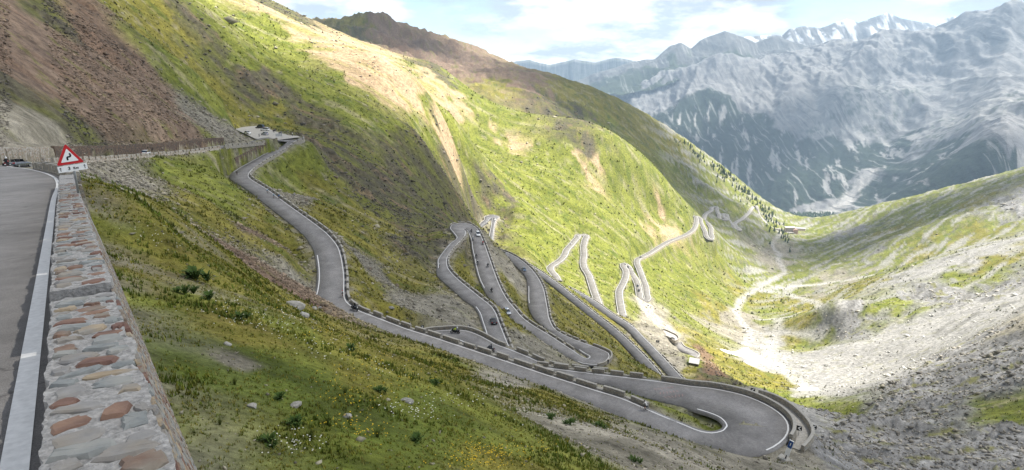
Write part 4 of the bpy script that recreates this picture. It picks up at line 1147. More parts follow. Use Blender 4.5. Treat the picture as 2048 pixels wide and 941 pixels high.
def walls():
    L, R = courses['summit']
    S = lambda x, y: station('summit', x, y)
    GP = 'block parapets along the road edges'
    y34 = int(np.argmin(np.abs(R[:200, 1] - 27.5)))
    uR = 1024 + FPX * R[:, 0] / (CP * R[:, 1] - SP * R[:, 2])
    y50 = y34 + int(np.argmin(np.abs(uR[y34:y34 + 70] - 54)))
    parapet('low block wall curving left behind the triangular warning sign', R, L, y34, y50, deep=3.0, h=0.75, group=GP)
    parapet('block parapet on high pale stone wall passing the white car', R, L, S(24, 332.5) + 2, S(425, 298), deep=4.2, h=0.85, m=WALL_PALE, group=GP, batter=0.9)
    parapet('low block parapet above the grass strip near the car park', R, L, S(430, 297), S(548, 280), deep=0.9, h=0.85, group=GP, batter=0.1)
    parapet('block parapet from the car park bend down past the cyclists to the grassy island', L, R, S(593, 277), S(1290, 826), deep=1.8, h=0.78, group=GP, cap=CAP)
    parapet('long curved stone wall round the outside of the nearest hairpin', R, L, S(1530, 880), S(1290, 770), single=True, deep=4.5, h=0.85, group=GP, batter=0.8)
    parapet('three wall blocks left of the nearest hairpin beyond the road', R, L, S(1280, 768), S(1050, 742), block=3.4, deep=2.5, h=0.85, group=GP)
    parapet('smooth curved wall behind the motorcycle with two riders', L, R, S(850, 672), S(1010, 705), single=True, deep=2.0, h=0.8, group=GP)
    parapet('two blocks continuing the curved wall behind the motorcycle', L, R, S(1014, 706), len(L) - 1, block=4.5, deep=2.0, h=0.8, group=GP)
    L, R = courses['middle']; M = lambda x, y: station('middle', x, y)
    parapet('block parapet beside the dark hatchback and its road leg', R, L, 0, M(921, 466), deep=2.4, h=0.75, group=GP)
    parapet('block parapet round the upper hairpin and down the leg full of motorcycles', L, R, M(906, 458), M(1150, 712), deep=1.6, h=0.75, group=GP)
    parapet('smooth wall round the hairpin where a person stands', R, L, M(1182, 724), M(1165, 690), single=True, deep=3.0, h=0.8, group=GP)
    parapet('block parapet on the right of the wide dark leg', R, L, M(1160, 689), len(L) - 1, deep=1.6, h=0.75, group=GP)
    L, R = courses['upper_ramp']; parapet('pale block parapet along the dark ramp', L, R, 0, len(L), block=4.2, h=0.8, th=0.6, deep=1.5, group=GP, step=1.2)
    L, R = courses['lower_ramp']; i = station('lower_ramp', 1305, 706)
    parapet('block parapet on the gravel side of the lower ramp', R, L, 0, i, block=5.0, h=0.8, th=0.6, deep=1.5, group=GP, step=1.2)
    j = station('lower_ramp', 1260, 655)
    parapet('row of low blocks along the upper end of the lower ramp', R, L, j, len(L), block=4.2, h=0.7, th=0.6, deep=1.5, group=GP, step=1.2)
    L, R = courses['behind']; parapet('pale wall round the half hidden hairpin', L, R, 3, len(L), block=5, h=0.6, th=0.45, deep=3.0, m=WALL_PALE, group=GP, joined=True, step=1.5)
    L, R = courses['green']; parapet('pale wall round the single sunlit hairpin', L, R, station('green', 1155, 475), len(L), block=5, h=0.6, th=0.45, deep=3.0, m=WALL_PALE, group=GP, joined=True, step=2)
    L, R = courses['valley']; parapet('pale wall under the long sunlit traverse', R, L, station('valley', 1278, 530), station('valley', 1392, 440), block=8, h=0.5, th=0.5, deep=3.0, m=WALL_PALE, group=GP, joined=True, step=3)
    # walls that hold the hillside above the road
    L, R = courses['summit']
    root = parapet('pale stone wall holding the slope behind the motorcycle and convertible', L, R, S(20, 334) - 6, S(150, 324), single=True, name='retaining_wall', h=3.0, th=0.7, deep=0.6, off=0.8, m=WALL_PALE, batter=0.1, cap=WALL_PALE)
    root = parapet('dark brown stone wall holding the scree above the white car', L, R, S(156, 324), S(470, 290), single=True, name='retaining_wall', h=3.2, th=0.7, deep=0.6, off=0.8, m=WALL_DARK, batter=0.1, cap=WALL_DARK)
    root = parapet('brown stone wall on the inside of the road below the car park', R, L, S(570, 292), S(490, 338), single=True, name='retaining_wall', h=4.2, th=0.8, deep=0.6, off=0.8, m=WALL_DARK, batter=0.1, cap=WALL_DARK)
walls()
def terrace():
    pts = [(1516, 790), (1545, 799), (1575, 815), (1600, 836), (1617, 858), (1621, 874), (1612, 890), (1601, 902)]
    E_ = catmull(np.array([at_z(a, b, -54.6 + 0.9 * i / 7) for i, (a, b) in enumerate(pts)]), 0.8)
    nm = normals2(E_)
    In_ = E_ - np.concatenate([nm, np.zeros((len(E_), 1))], 1) * 3
    C = at_z(1480, 845, -53)
    if np.linalg.norm((In_ - C)[:, :2], axis=1).mean() > np.linalg.norm((E_ - C)[:, :2], axis=1).mean(): In_ = E_ + np.concatenate([nm, np.zeros((len(E_), 1))], 1) * 3
    parapet('outer curved wall of the small terrace beside the nearest hairpin', E_, In_, 0, len(E_), single=True, h=0.95, deep=4.5, off=0.0, batter=0.5, group='block parapets along the road edges')
    tag(strip('terrace', E_, In_, GRAVEL, skirt=0.6, lift=0.05), 'narrow gravel terrace between two curved walls', 'terrace', kind='structure')
terrace()
print('walls', round(time.time() - T0, 1))

# ------------------------------------------------------------------ the wall the camera stands on
MORTAR = mat('mortar', (.275, .266, .252), 0.95, 0.35, 26.0, 1.0, detail=10)
CEMENT = mat('cement', (.135, .125, .11), 0.95, 0.3, 12.0, 0.5, detail=9)
def stone_mat(name, c1, c2, c3):
    m = mat(name, c1, 0.75, 0.3, 7.0, 0.6, spec=0.35, detail=10, color2=c2)
    nt = m.node_tree; b = nt.nodes['Principled BSDF']
    tc = nt.nodes.new('ShaderNodeTexCoord'); n = nt.nodes.new('ShaderNodeTexNoise'); n.inputs['Scale'].default_value = 2.7; n.inputs['Detail'].default_value = 7
    oi = nt.nodes.new('ShaderNodeObjectInfo'); ad = nt.nodes.new('ShaderNodeVectorMath'); ad.operation = 'ADD'
    nt.links.new(tc.outputs['Object'], ad.inputs[0]); nt.links.new(oi.outputs['Location'], ad.inputs[1]); nt.links.new(ad.outputs[0], n.inputs['Vector'])
    for q in nt.nodes:
        if q.type == 'TEX_NOISE' and q is not n: nt.links.new(ad.outputs[0], q.inputs['Vector'])
    r = nt.nodes.new('ShaderNodeMapRange'); r.inputs['From Min'].default_value = 0.45; r.inputs['From Max'].default_value = 0.62; nt.links.new(n.outputs['Fac'], r.inputs['Value'])
    mx = nt.nodes.new('ShaderNodeMix'); mx.data_type = 'RGBA'; mx.inputs[7].default_value = (*c3, 1)
    src = b.inputs['Base Color'].links[0].from_socket
    nt.links.new(src, mx.inputs[6]); nt.links.new(r.outputs[0], mx.inputs[0]); nt.links.new(mx.outputs[2], b.inputs['Base Color'])
    return m
STONES = [stone_mat('stone_rust', (.10, .058, .042), (.20, .12, .08), (.19, .165, .13)), stone_mat('stone_slate', (.135, .145, .142), (.22, .23, .22), (.25, .245, .22)),
          stone_mat('stone_ochre', (.23, .175, .11), (.31, .25, .17), (.20, .19, .17)), stone_mat('stone_oxblood', (.085, .045, .036), (.155, .08, .058), (.2, .12, .08)), stone_mat('stone_grey', (.16, .155, .148), (.25, .24, .225), (.21, .185, .15))]
WTOP0 = -1.40
def wtop(y): return WTOP0 - GRADE * y
def wframe(s, lat, z):
    p = HD * s + ND * lat
    return np.array([p[0], p[1], z])
def flat_stone(rng, lx, ly, h, npt=9):
    """irregular slab: outline in plan, slightly domed rough top; origin at its centre on the mortar"""
    ang = np.sort(np.linspace(0, 2 * math.pi, npt, endpoint=False) + rng.uniform(-0.25, 0.25, npt))
    rad = rng.uniform(0.72, 1.16, npt)
    p = rng.uniform(0.55, 0.8)
    cx = np.sign(np.cos(ang)) * np.abs(np.cos(ang)) ** p * rad * lx / 2
    cy = np.sign(np.sin(ang)) * np.abs(np.sin(ang)) ** p * rad * ly / 2
    rings = []
    for k, (sc, z) in enumerate(((1.02, -0.03), (1.0, 0.0), (0.84, h))):
        rings.append([(cx[i] * sc, cy[i] * sc, z + (rng.uniform(-.25, .25) * h if k else 0)) for i in range(npt)])
    mb = MB(); n = npt
    vs = [v for r in rings for v in r] + [(0, 0, h * rng.uniform(0.9, 1.25))]
    fs = []
    for k in range(2):
        for i in range(n):
            j = (i + 1) % n; fs.append((k * n + i, k * n + j, (k + 1) * n + j, (k + 1) * n + i))
    for i in range(n): fs.append((2 * n + i, 2 * n + (i + 1) % n, 3 * n))
    mb.add(vs, fs)
    return mb
def near_wall():
    rng = np.random.default_rng(5)
    root = tag(empty('parapet_wall', (HD[0] * 2, HD[1] * 2, -4.2)), 'thick rough stone wall in the foreground beside the white line', 'wall', kind='thing')
    org = np.array(root.location)
    def mesh_body(name, s0, s1, la, lb, drop0, drop1, m, ns, rough, batter=0.0):
        """mortar body with an uneven top and sides"""
        ss = np.linspace(s0, s1, ns)
        prof = []     # (lat, height below block top)
        nl = 11
        for t in np.linspace(1, 0, 5): prof.append((la, drop0 + (drop1 - drop0) * t))
        for l in np.linspace(la + 0.02, lb - 0.02, nl): prof.append((l, drop0))
        for t in np.linspace(0, 1, 14): prof.append((lb + batter * t * (drop1 - drop0), drop0 + (drop1 - drop0) * t))
        V = []
        for s in ss:
            for l, d in prof:
                y = HD[1] * s
                p = wframe(s, l, wtop(y) - d)
                V.append(p)
        V = np.array(V); n = len(prof)
        nz = fbm(V[:, 0] * 9 + V[:, 2] * 5, V[:, 1] * 9, 4, 71)
        nz2 = fbm(V[:, 0] * 30 + V[:, 2] * 20, V[:, 1] * 30, 2, 75)
        V = V.reshape(len(ss), n, 3)
        off = (nz * rough + nz2 * rough * 0.5).reshape(len(ss), n)
        V[:, 5:5 + nl, 2] += off[:, 5:5 + nl] * 1.2
        sd = np.array([*ND, 0.0])
        wobl = fbm(ss * 2.3, ss * 0 + la * 50, 3, 79) * 0.05; wobr = fbm(ss * 2.1 + 40, ss * 0 + lb * 50, 3, 83) * 0.05
        V[:, :6] += sd * wobl[:, None, None]; V[:, 4 + nl:] += sd * wobr[:, None, None]
        V[:, :5] -= sd * off[:, :5, None]; V[:, 5 + nl:] += sd * off[:, 5 + nl:, None]
        ids = np.arange(len(ss) * n).reshape(len(ss), n)
        q = np.stack([ids[:-1, :-1], ids[1:, :-1], ids[1:, 1:], ids[:-1, 1:]], -1).reshape(-1, 4)
        faces = [tuple(f) for f in q] + [tuple(ids[0]), tuple(ids[-1][::-1])]
        me = bpy.data.meshes.new(name); me.from_pydata([tuple(p) for p in (V.reshape(-1, 3) - org)], [], faces); me.update()
        bm = bmesh.new(); bm.from_mesh(me); bmesh.ops.recalc_face_normals(bm, faces=bm.faces); bm.to_mesh(me); bm.free()
        return obj(name, me, m, root)
    LA, LB = -0.28, 0.20
    BAT = 0.23
    mesh_body('wall_core', -3.0, 34.0, LA + 0.012, LB - 0.006, 0.20, 3.1, MORTAR, 260, 0.016, BAT)
    edges = [(-2.5, 2.55), (2.62, 6.9), (7.06, 11.35), (11.55, 15.6), (15.8, 19.3), (19.5, 22.3), (22.5, 26), (26.2, 30), (30.2, 33.8)]
    count = 0
    for bi, (s0, s1) in enumerate(edges):
        up = (0.0, 0.0, 0.06, 0.04, 0.05, 0.04, 0.05, 0.04, 0.05)[bi]
        global WTOP0
        keep0 = WTOP0; WTOP0 = keep0 + up
        blk = mesh_body('wall_block', s0, s1, LA, LB, 0.0, 0.24, CEMENT if bi == 0 else MORTAR, max(14, int((s1 - s0) * (26 if bi < 3 else 9))), 0.02 if bi < 3 else 0.022)
        # flat stones bedded in the top
        s = s0 + 0.10
        while s < s1 - 0.08 and bi < 7:
            depth = rng.uniform(0.10, 0.22) * (1.0 if bi < 3 else 1.3)
            if bi == 0 and s < 1.2: s += depth; continue
            l = LA + 0.02
            while l < LB - 0.06:
                w = min(rng.uniform(0.10, 0.30), LB - 0.012 - l)
                if w > 0.06 and rng.random() < (0.95 if bi else 0.5):
                    mb = flat_stone(rng, w * rng.uniform(.88, 1.02), depth * rng.uniform(0.78, 1.08), rng.uniform(0.006, 0.022), int(rng.integers(10, 16)))
                    c = wframe(s + depth / 2 + rng.uniform(-.02, .02), l + w / 2, wtop(HD[1] * (s + depth / 2)) + 0.002)
                    o = mb.build('stone', STONES[rng.choice(5, p=[.17, .29, .12, .13, .29])], root if bi > 99 else blk)
                    o.location = c - org
                    o.rotation_euler = (-math.atan(GRADE * HD[1]) * 1.0, 0, math.atan2(-HD[0], HD[1]) + rng.uniform(-0.45, 0.35))
                    count += 1
                l += w + rng.uniform(0.0, 0.045)
            s += depth + rng.uniform(-0.01, 0.03)
        WTOP0 = keep0
    # stones of the battered outer face
    protos = [flat_stone(rng, 1, 1, 0.22, 8).mesh('stone') for _ in range(10)]
    side = []
    s = 2.3
    d_rows = []
    z = 0.05
    while z < 3.0:
        d_rows.append(z); z += rng.uniform(0.085, 0.13)
    for z in d_rows:
        s = 2.0 + rng.uniform(0, 0.2)
        while s < 24:
            w = rng.uniform(0.10, 0.30)
            h = rng.uniform(0.07, 0.115)
            side.append((s + w / 2, z + rng.uniform(-.012, .012), w * 0.93, h * 0.95)); s += w + rng.uniform(0.004, 0.022)
    normal = Vector((ND[0], ND[1], BAT)).normalized()
    along = Vector((HD[0], HD[1], -GRADE * HD[1])).normalized()
    upv = normal.cross(along) * -1
    if upv.z < 0: upv = -upv
    Rm = Matrix((along, upv, normal)).transposed()
    def place(s, d, w, h):
        y = HD[1] * s
        lat_ = LB + BAT * max(d - 0.20, 0) + 0.0
        return wframe(s, lat_ + 0.002, wtop(y) - d) - org
    side.sort(key=lambda t: math.hypot(t[0] * 1.0, t[1]))
    parts_, rest = [], []
    for t in side: (parts_ if len(parts_) < 290 else rest).append(t)
    sm = {}
    for t in parts_:
        pi = int(rng.integers(10)); mi = int(rng.choice(5, p=[.20, .15, .25, .10, .30]))
        if (pi, mi) not in sm:
            me = protos[pi].copy(); me.materials.append(STONES[mi]); sm[(pi, mi)] = me
        o = bpy.data.objects.new('stone', sm[(pi, mi)]); COL.objects.link(o); o.parent = root
        p = place(*t)
        M4 = Rm.to_4x4(); M4.translation = Vector(p)
        o.matrix_local = M4 @ Matrix.Diagonal((t[2], t[3], 0.12, 1))
    mbs = MB()
    for t in rest:
        if t[1] > 2.8: continue
        mi = int(rng.choice(5, p=[.20, .15, .25, .10, .30]))
        pr = protos[int(rng.integers(10))]; p = Vector(place(*t))
        vs = [p + Rm @ Vector((v.co.x * t[2], v.co.y * t[3], v.co.z * 0.12)) for v in pr.vertices]
        mbs.add(vs, [tuple(f.vertices) for f in pr.polygons], mi)
    o = mbs.build('face_stones', STONES, root); o['kind'] = 'stuff'
    # red reflector on the road side of the wall
    mb = MB(); mb.box((0, 0, 0), (0.05, 0.10, 0.07)); mb.box((0.03, 0, 0), (0.015, 0.12, 0.09), 1)
    RED = mat('reflector_red', (.62, .02, .015), 0.35, 0.05, 10); WHT = mat('sign_white', (.78, .78, .76), 0.5, 0.05, 10)
    o = mb.build('reflector', [RED, WHT]); p = at_y(123.5, 431, 12.6); o.location = p
    o.rotation_euler = (0, 0, math.atan2(-HD[0], HD[1]) + math.pi / 2 - 1.2)
    tag(o, 'small red reflector on the inner edge of the foreground wall', 'reflector')
    return count
print('near wall stones', near_wall(), round(time.time() - T0, 1))

# ------------------------------------------------------------------ signs
RED = mat('sign_red', (.50, .018, .022), 0.4, 0.06, 9); WHITE = mat('sign_white', (.78, .78, .76), 0.5, 0.05, 10); BLACK = mat('sign_black', (.012, .012, .013), 0.5, 0.1, 9)
STEEL = mat('galvanised_steel', (.33, .34, .35), 0.45, 0.12, 30, metallic=0.6); BLUE = mat('sign_blue', (.025, .07, .22), 0.45, 0.1, 9)
def text_mesh(name, body, size, m, parent, loc, bold=0.0, rot=(math.pi / 2, 0, 0)):
    cu = bpy.data.curves.new(name, 'FONT'); cu.body = body; cu.size = size; cu.align_x = 'CENTER'; cu.align_y = 'CENTER'; cu.offset = bold; cu.extrude = 0.001
    t = bpy.data.objects.new(name, cu); COL.objects.link(t)
    bpy.context.view_layer.update()
    me = bpy.data.meshes.new_from_object(t.evaluated_get(bpy.context.evaluated_depsgraph_get()))
    bpy.data.objects.remove(t)
    o = obj(name, me, m, parent); o.location = loc; o.rotation_euler = rot
    return o
def poly_plate(mb, pts, y0, y1, mi=0):
    """extruded outline in the x-z plane, front at y0"""
    n = len(pts)
    mb.add([(p[0], y0, p[1]) for p in pts] + [(p[0], y1, p[1]) for p in pts], [tuple(range(n)), tuple(range(2 * n - 1, n - 1, -1))] + [(i, n + i, n + (i + 1) % n, (i + 1) % n) for i in range(n)], mi)
def rounded_tri(side, r):
    h = side * math.sqrt(3) / 2
    cs = [(-side / 2, -h / 3), (side / 2, -h / 3), (0, 2 * h / 3)]
    pts = []
    for i, c in enumerate(cs):
        d = Vector((-c[0], -c[1])).normalized(); cc = Vector(c) + d * (2 * r)
        a0 = math.atan2(-d.y, -d.x)
        for t in np.linspace(-math.pi / 3, math.pi / 3, 6): pts.append((cc.x + r * math.cos(a0 + t), cc.y + r * math.sin(a0 + t)))
    return pts
def warning_sign():
    base = at_y(159, 398, 17.4); c = at_y(137.6, 315, 17.0)
    root = tag(empty('warning_sign', tuple(base)), 'triangular red bordered bend warning sign with a 3 Km plate on a post', 'sign')
    # board frame faces the camera and leans a little
    d = Vector((-c[0], -c[1], 0)).normalized()
    rz = math.atan2(d.x, -d.y)
    board_loc = Vector(c) - Vector(base)
    def part(mb, name, m, parent=root, sm=False):
        o = mb.build(name, m, parent, sm)
        if parent is root: o.location = board_loc; o.rotation_euler = (0.0, math.radians(-5.5), rz)
        return o
    mb = MB(); poly_plate(mb, rounded_tri(0.64, 0.03), 0.0, 0.012); tri = part(mb, 'warning_triangle', STEEL)
    mb = MB(); poly_plate(mb, rounded_tri(0.625, 0.028), -0.003, -0.0005); part(mb, 'red_border', RED, tri)
    mb = MB(); poly_plate(mb, rounded_tri(0.40, 0.012), -0.006, -0.0035); part(mb, 'white_field', WHITE, tri)
    # double bend symbol: a bent stroke with an arrow-like foot
    path = [(-0.035, -0.075), (-0.04, -0.03), (-0.03, 0.005), (0.0, 0.012), (0.022, 0.012), (0.04, 0.03), (0.042, 0.07), (0.03, 0.10)]
    mb = MB(); w = 0.021
    P = catmull(np.array(path), 0.012); nm = normals2(P)
    vs = []
    for p, n_ in zip(P, nm):
        vs += [(p[0] + n_[0] * w, -0.0075, p[1] + n_[1] * w), (p[0] - n_[0] * w, -0.0075, p[1] - n_[1] * w)]
    mb.add(vs, [(2 * i, 2 * i + 1, 2 * i + 3, 2 * i + 2) for i in range(len(P) - 1)]); part(mb, 'bend_symbol', BLACK, tri)
    mb = MB(); mb.box((0.02, 0.004, -0.288), (0.66, 0.012, 0.165)); pl = part(mb, 'distance_plate', WHITE)
    mb = MB()
    for sx_ in (-0.27, 0.27):
        x = sx_ + 0.02; z = -0.288
        poly_plate(mb, [(x - .008, z - .05), (x + .008, z - .05), (x + .008, z + .02), (x - .008, z + .02)], -0.005, -0.0035)
        poly_plate(mb, [(x - .03, z + .008), (x, z + .055), (x + .03, z + .008), (x, z + .026)], -0.0055, -0.0036)
    part(mb, 'arrow', BLACK, pl)
    text_mesh('lettering', '3', 0.115, BLACK, pl, (-0.06, -0.005, -0.29), 0.004); text_mesh('lettering', 'Km', 0.085, BLACK, pl, (0.09, -0.005, -0.298), 0.003)
    mb = MB(); mb.box((0.02, -0.0035, -0.288), (0.64, 0.002, 0.147)); 
    mb2 = MB(); top = board_loc + Vector((0.03, 0.03, -0.1)); mb2.tube((0.06, 0.05, -3.0), (0, 0, 0), 0.03, n=10); mb2.tube((0, 0, 0), tuple(top + Vector((0, 0.03, 0.25))), 0.03, n=10); mb2.build('post', STEEL, root, True)
warning_sign()
def board_sign(name, label, base, face_to, build, group=None):
    root = tag(empty(name, tuple(base)), label, 'sign', group)
    d = Vector((face_to[0] - base[0], face_to[1] - base[1], 0)).normalized()
    root.rotation_euler = (0, 0, math.atan2(d.x, -d.y))
    build(root)
    return root
def chevron(direction, blank=False, size=0.9):
    def b(root):
        mb = MB(); mb.tube((0, 0.05, -0.6), (0, 0.05, 1.2 + size / 2), 0.04, n=6); mb.build('post', STEEL, root)
        mb = MB(); mb.box((0, 0, 1.2), (size, 0.03, size)); pl = mb.build('plate', BLACK if not blank else BLACK, root)
        if not blank:
            mb = MB(); s = direction; k = size
            poly_plate(mb, [(-.30 * k * s, 1.2), (.12 * k * s, 1.2 + .40 * k), (.40 * k * s, 1.2 + .40 * k), (0, 1.2), (.40 * k * s, 1.2 - .40 * k), (.12 * k * s, 1.2 - .40 * k)][::1 if s > 0 else -1], -0.03, -0.02)
            o = mb.build('arrow', WHITE, root)
    return b
GC = 'black chevron boards at the hairpins'
CHEV = [(1505.5, 782, -53.2, 'chevron board behind the long wall, first of the hairpin', 1, False), (1552, 795, -54.5, 'chevron board above the outer terrace wall', 1, False), (1598.5, 858, -52.8, 'chevron board on the wall beside the gravel terrace', 1, False),
        (1628, 856, -55.5, 'chevron board at the far right end of the outer wall', 1, False), (845, 655, -58.3, 'chevron board left of the curved wall behind the motorcycle', -1, False), (938, 655, -60.5, 'chevron board right of the motorcycle above the curved wall', -1, False),
        (1183.5, 736, -85.5, 'small dark board at the inside of the hairpin with the standing person', 1, True), (1472, 917, -51.5, 'black back of a chevron board beside the near road edge', 1, True)]
for px_, py_, z_, lab, s_, bl in CHEV:
    p = at_z(px_, py_, z_)
    board_sign('chevron_sign', lab, p - np.array([0, 0, 1.1]), (0, 0), chevron(s_, bl, 0.75 if not bl else 0.85), GC)
def hairpin_board(root):
    mb = MB(); mb.box((0, 0, 1.75), (0.62, 0.10, 2.6)); pl = mb.build('panel', WHITE, root)
    mb = MB(); mb.box((0.0, -0.056, 2.38), (0.60, 0.01, 1.15)); f = mb.build('blue_field', BLUE, root)
    text_mesh('lettering', '1', 0.7, WHITE, root, (0, -0.064, 2.38), 0.01)
    mb = MB(); mb.tube((0, 0, -0.3), (0, 0, 0.6), 0.14, 0.07, n=8); mb.build('post', mat('sign_post_dark', (.06, .065, .07), 0.6), root)
    mb = MB(); mb.box((0, 0, -0.1), (1.9, 1.3, 0.2), taper=0.85); mb.build('plinth', CAP, root)
p = at_z(1571, 917, -52.4); board_sign('hairpin_board', 'tall leaning white and blue board on a plinth outside the nearest hairpin', p, (-40, 0), hairpin_board).rotation_euler[1] = math.radians(11)
def notice(root):
    mb = MB(); mb.box((0, 0, 2.0), (2.2, 0.06, 1.5)); mb.build('panel', BLACK, root)
    mb = MB(); mb.box((0, -0.04, 2.25), (1.4, 0.02, 0.12)); mb.box((0, -0.04, 1.85), (1.1, 0.02, 0.12)); mb.build('lettering_bar', WHITE, root)
    mb = MB(); mb.tube((-.7, 0.06, -1), (-.7, 0.06, 2.6), 0.06, n=6); mb.tube((.7, 0.06, -1), (.7, 0.06, 2.6), 0.06, n=6); mb.build('post', STEEL, root)
h = hit(1315, 689); board_sign('notice_board', 'black notice board beside the lower ramp', h, (0, 0), notice)
def info_frame(root):
    mb = MB(); mb.box((0, 0, 2.2), (2.6, 0.05, 1.1)); mb.build('panel', mat('panel_pale', (.45, .46, .45), 0.5), root)
    mb = MB()
    for x in (-1.35, 1.35): mb.tube((x, 0, -0.2), (x, 0, 2.9), 0.05, n=6)
    mb.tube((-1.35, 0, 2.85), (1.35, 0, 2.85), 0.05, n=6); mb.build('frame', STEEL, root)
board_sign('information_board', 'pale framed board on two posts at the car park exit', at_z(558.5, 280.5, -32.0), (0, 0), info_frame)

# ------------------------------------------------------------------ vegetation and loose stones (uncountable: one object each)
def leaf_material(name):
    m = bpy.data.materials.new(name); m.use_nodes = True
    nt = m.node_tree; b = nt.nodes['Principled BSDF']
    at = nt.nodes.new('ShaderNodeAttribute'); at.attribute_name = 'cover'
    n = nt.nodes.new('ShaderNodeTexNoise'); n.inputs['Scale'].default_value = 3.0
    tc = nt.nodes.new('ShaderNodeTexCoord'); nt.links.new(tc.outputs['Object'], n.inputs['Vector'])
    r = nt.nodes.new('ShaderNodeMapRange'); r.inputs['From Min'].default_value = 0.3; r.inputs['From Max'].default_value = 0.7; r.inputs['To Min'].default_value = 0.75; r.inputs['To Max'].default_value = 1.25; nt.links.new(n.outputs['Fac'], r.inputs['Value'])
    vs = nt.nodes.new('ShaderNodeVectorMath'); vs.operation = 'SCALE'; nt.links.new(at.outputs['Color'], vs.inputs[0]); nt.links.new(r.outputs[0], vs.inputs['Scale'])
    nt.links.new(vs.outputs[0], b.inputs['Base Color']); b.inputs['Roughness'].default_value = 0.8; b.inputs['Specular IOR Level'].default_value = 0.15
    return m
LEAF = leaf_material('leaf'); PEBBLE = leaf_material('loose_stone')
def scatter_points(n, r0, r1, a0=-40, a1=43, seed=1):
    g = np.random.default_rng(seed)
    a = np.radians(g.uniform(a0, a1, n)); r = np.exp(g.uniform(math.log(r0), math.log(r1), n))
    x, y = np.sin(a) * r, np.cos(a) * r
    return x, y, r, g
def attr_mesh(name, V, T, C):
    me = mesh_np(name, V, None, T)
    a = me.color_attributes.new('cover', 'FLOAT_COLOR', 'POINT')
    a.data.foreach_set('color', np.concatenate([C, np.ones((len(C), 1))], 1).astype(np.float32).ravel())
    return me
def sample_env(x, y):
    z = grid_at(TZ, x, y)
    c = np.stack([grid_at(col[..., k], x, y) for k in range(3)], 1)
    w = np.stack([grid_at(CW[k], x, y) for k in range(9)], 1)
    rd = grid_at(road_d, x, y)
    lt = x * ND[0] + y * ND[1]
    return z, c, w, rd, lt
def grass(name, label, n, r0, r1, hgt, blades, seed, dens=None):
    x, y, r, g = scatter_points(n, r0, r1, seed=seed)
    z, c, w, rd, lt = sample_env(x, y)
    gr = w[:, 0] + w[:, 1] + 0.35 * w[:, 3] + 0.12 * (w[:, 7] + w[:, 6]) + 0.1 * w[:, 5]
    pat = fbm(x / 2.3, y / 2.3, 3, 401 + seed)
    ok = (rd > 0.9) & (lt > 0.75) & (g.random(n) < np.clip(gr * (0.75 + 1.3 * pat), 0, 1))
    ok |= (rd > 1.5) & (lt < -8) & (g.random(n) < gr * 0.8)
    x, y, z, r, c, w = x[ok], y[ok], z[ok], r[ok], c[ok], w[ok]
    m = len(x)
    lush = smooth(0.0, 0.35, fbm(x / 5 + 7, y / 5, 3, 411))
    tint = g.random(m)
    base = np.where((tint < 0.5)[:, None], lin(.115, .14, .016), np.where((tint < 0.8)[:, None], lin(.22, .195, .026), lin(.26, .225, .06)))
    base = base * (1 - lush[:, None] * 0.5) + lin(.055, .105, .015) * lush[:, None] * 0.5
    far_ = np.clip((r - 30) / 150, 0, 0.75)[:, None]
    base = base * (1 - far_) + c * far_
    h = hgt(r) * g.uniform(0.55, 1.35, m) * (0.7 + 0.8 * lush)
    V = np.zeros((m, blades, 3, 3)); C = np.zeros((m, blades, 3, 3))
    for b in range(blades):
        a = g.uniform(0, 2 * math.pi, m); sp = g.uniform(0.15, 0.9, m); wd = h * g.uniform(0.07, 0.16, m) * (1.0 if blades > 4 else 2.4)
        ox, oy = g.normal(0, 0.25, m) * h, g.normal(0, 0.25, m) * h
        px_, py_ = -np.sin(a) * wd, np.cos(a) * wd
        V[:, b, 0] = np.stack([x + ox - px_, y + oy - py_, z - 0.03 * h], 1); V[:, b, 1] = np.stack([x + ox + px_, y + oy + py_, z - 0.03 * h], 1)
        V[:, b, 2] = np.stack([x + ox + np.cos(a) * sp * h * 0.6, y + oy + np.sin(a) * sp * h * 0.6, z + h * (1.0 - 0.35 * sp)], 1)
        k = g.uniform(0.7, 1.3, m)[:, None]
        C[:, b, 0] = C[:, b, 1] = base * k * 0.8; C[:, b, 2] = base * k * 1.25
    N_ = m * blades * 3
    o = obj(name, attr_mesh(name, V.reshape(-1, 3), np.arange(N_).reshape(-1, 3), C.reshape(-1, 3)), LEAF)
    tag(o, label, 'grass', kind='stuff')
    return m
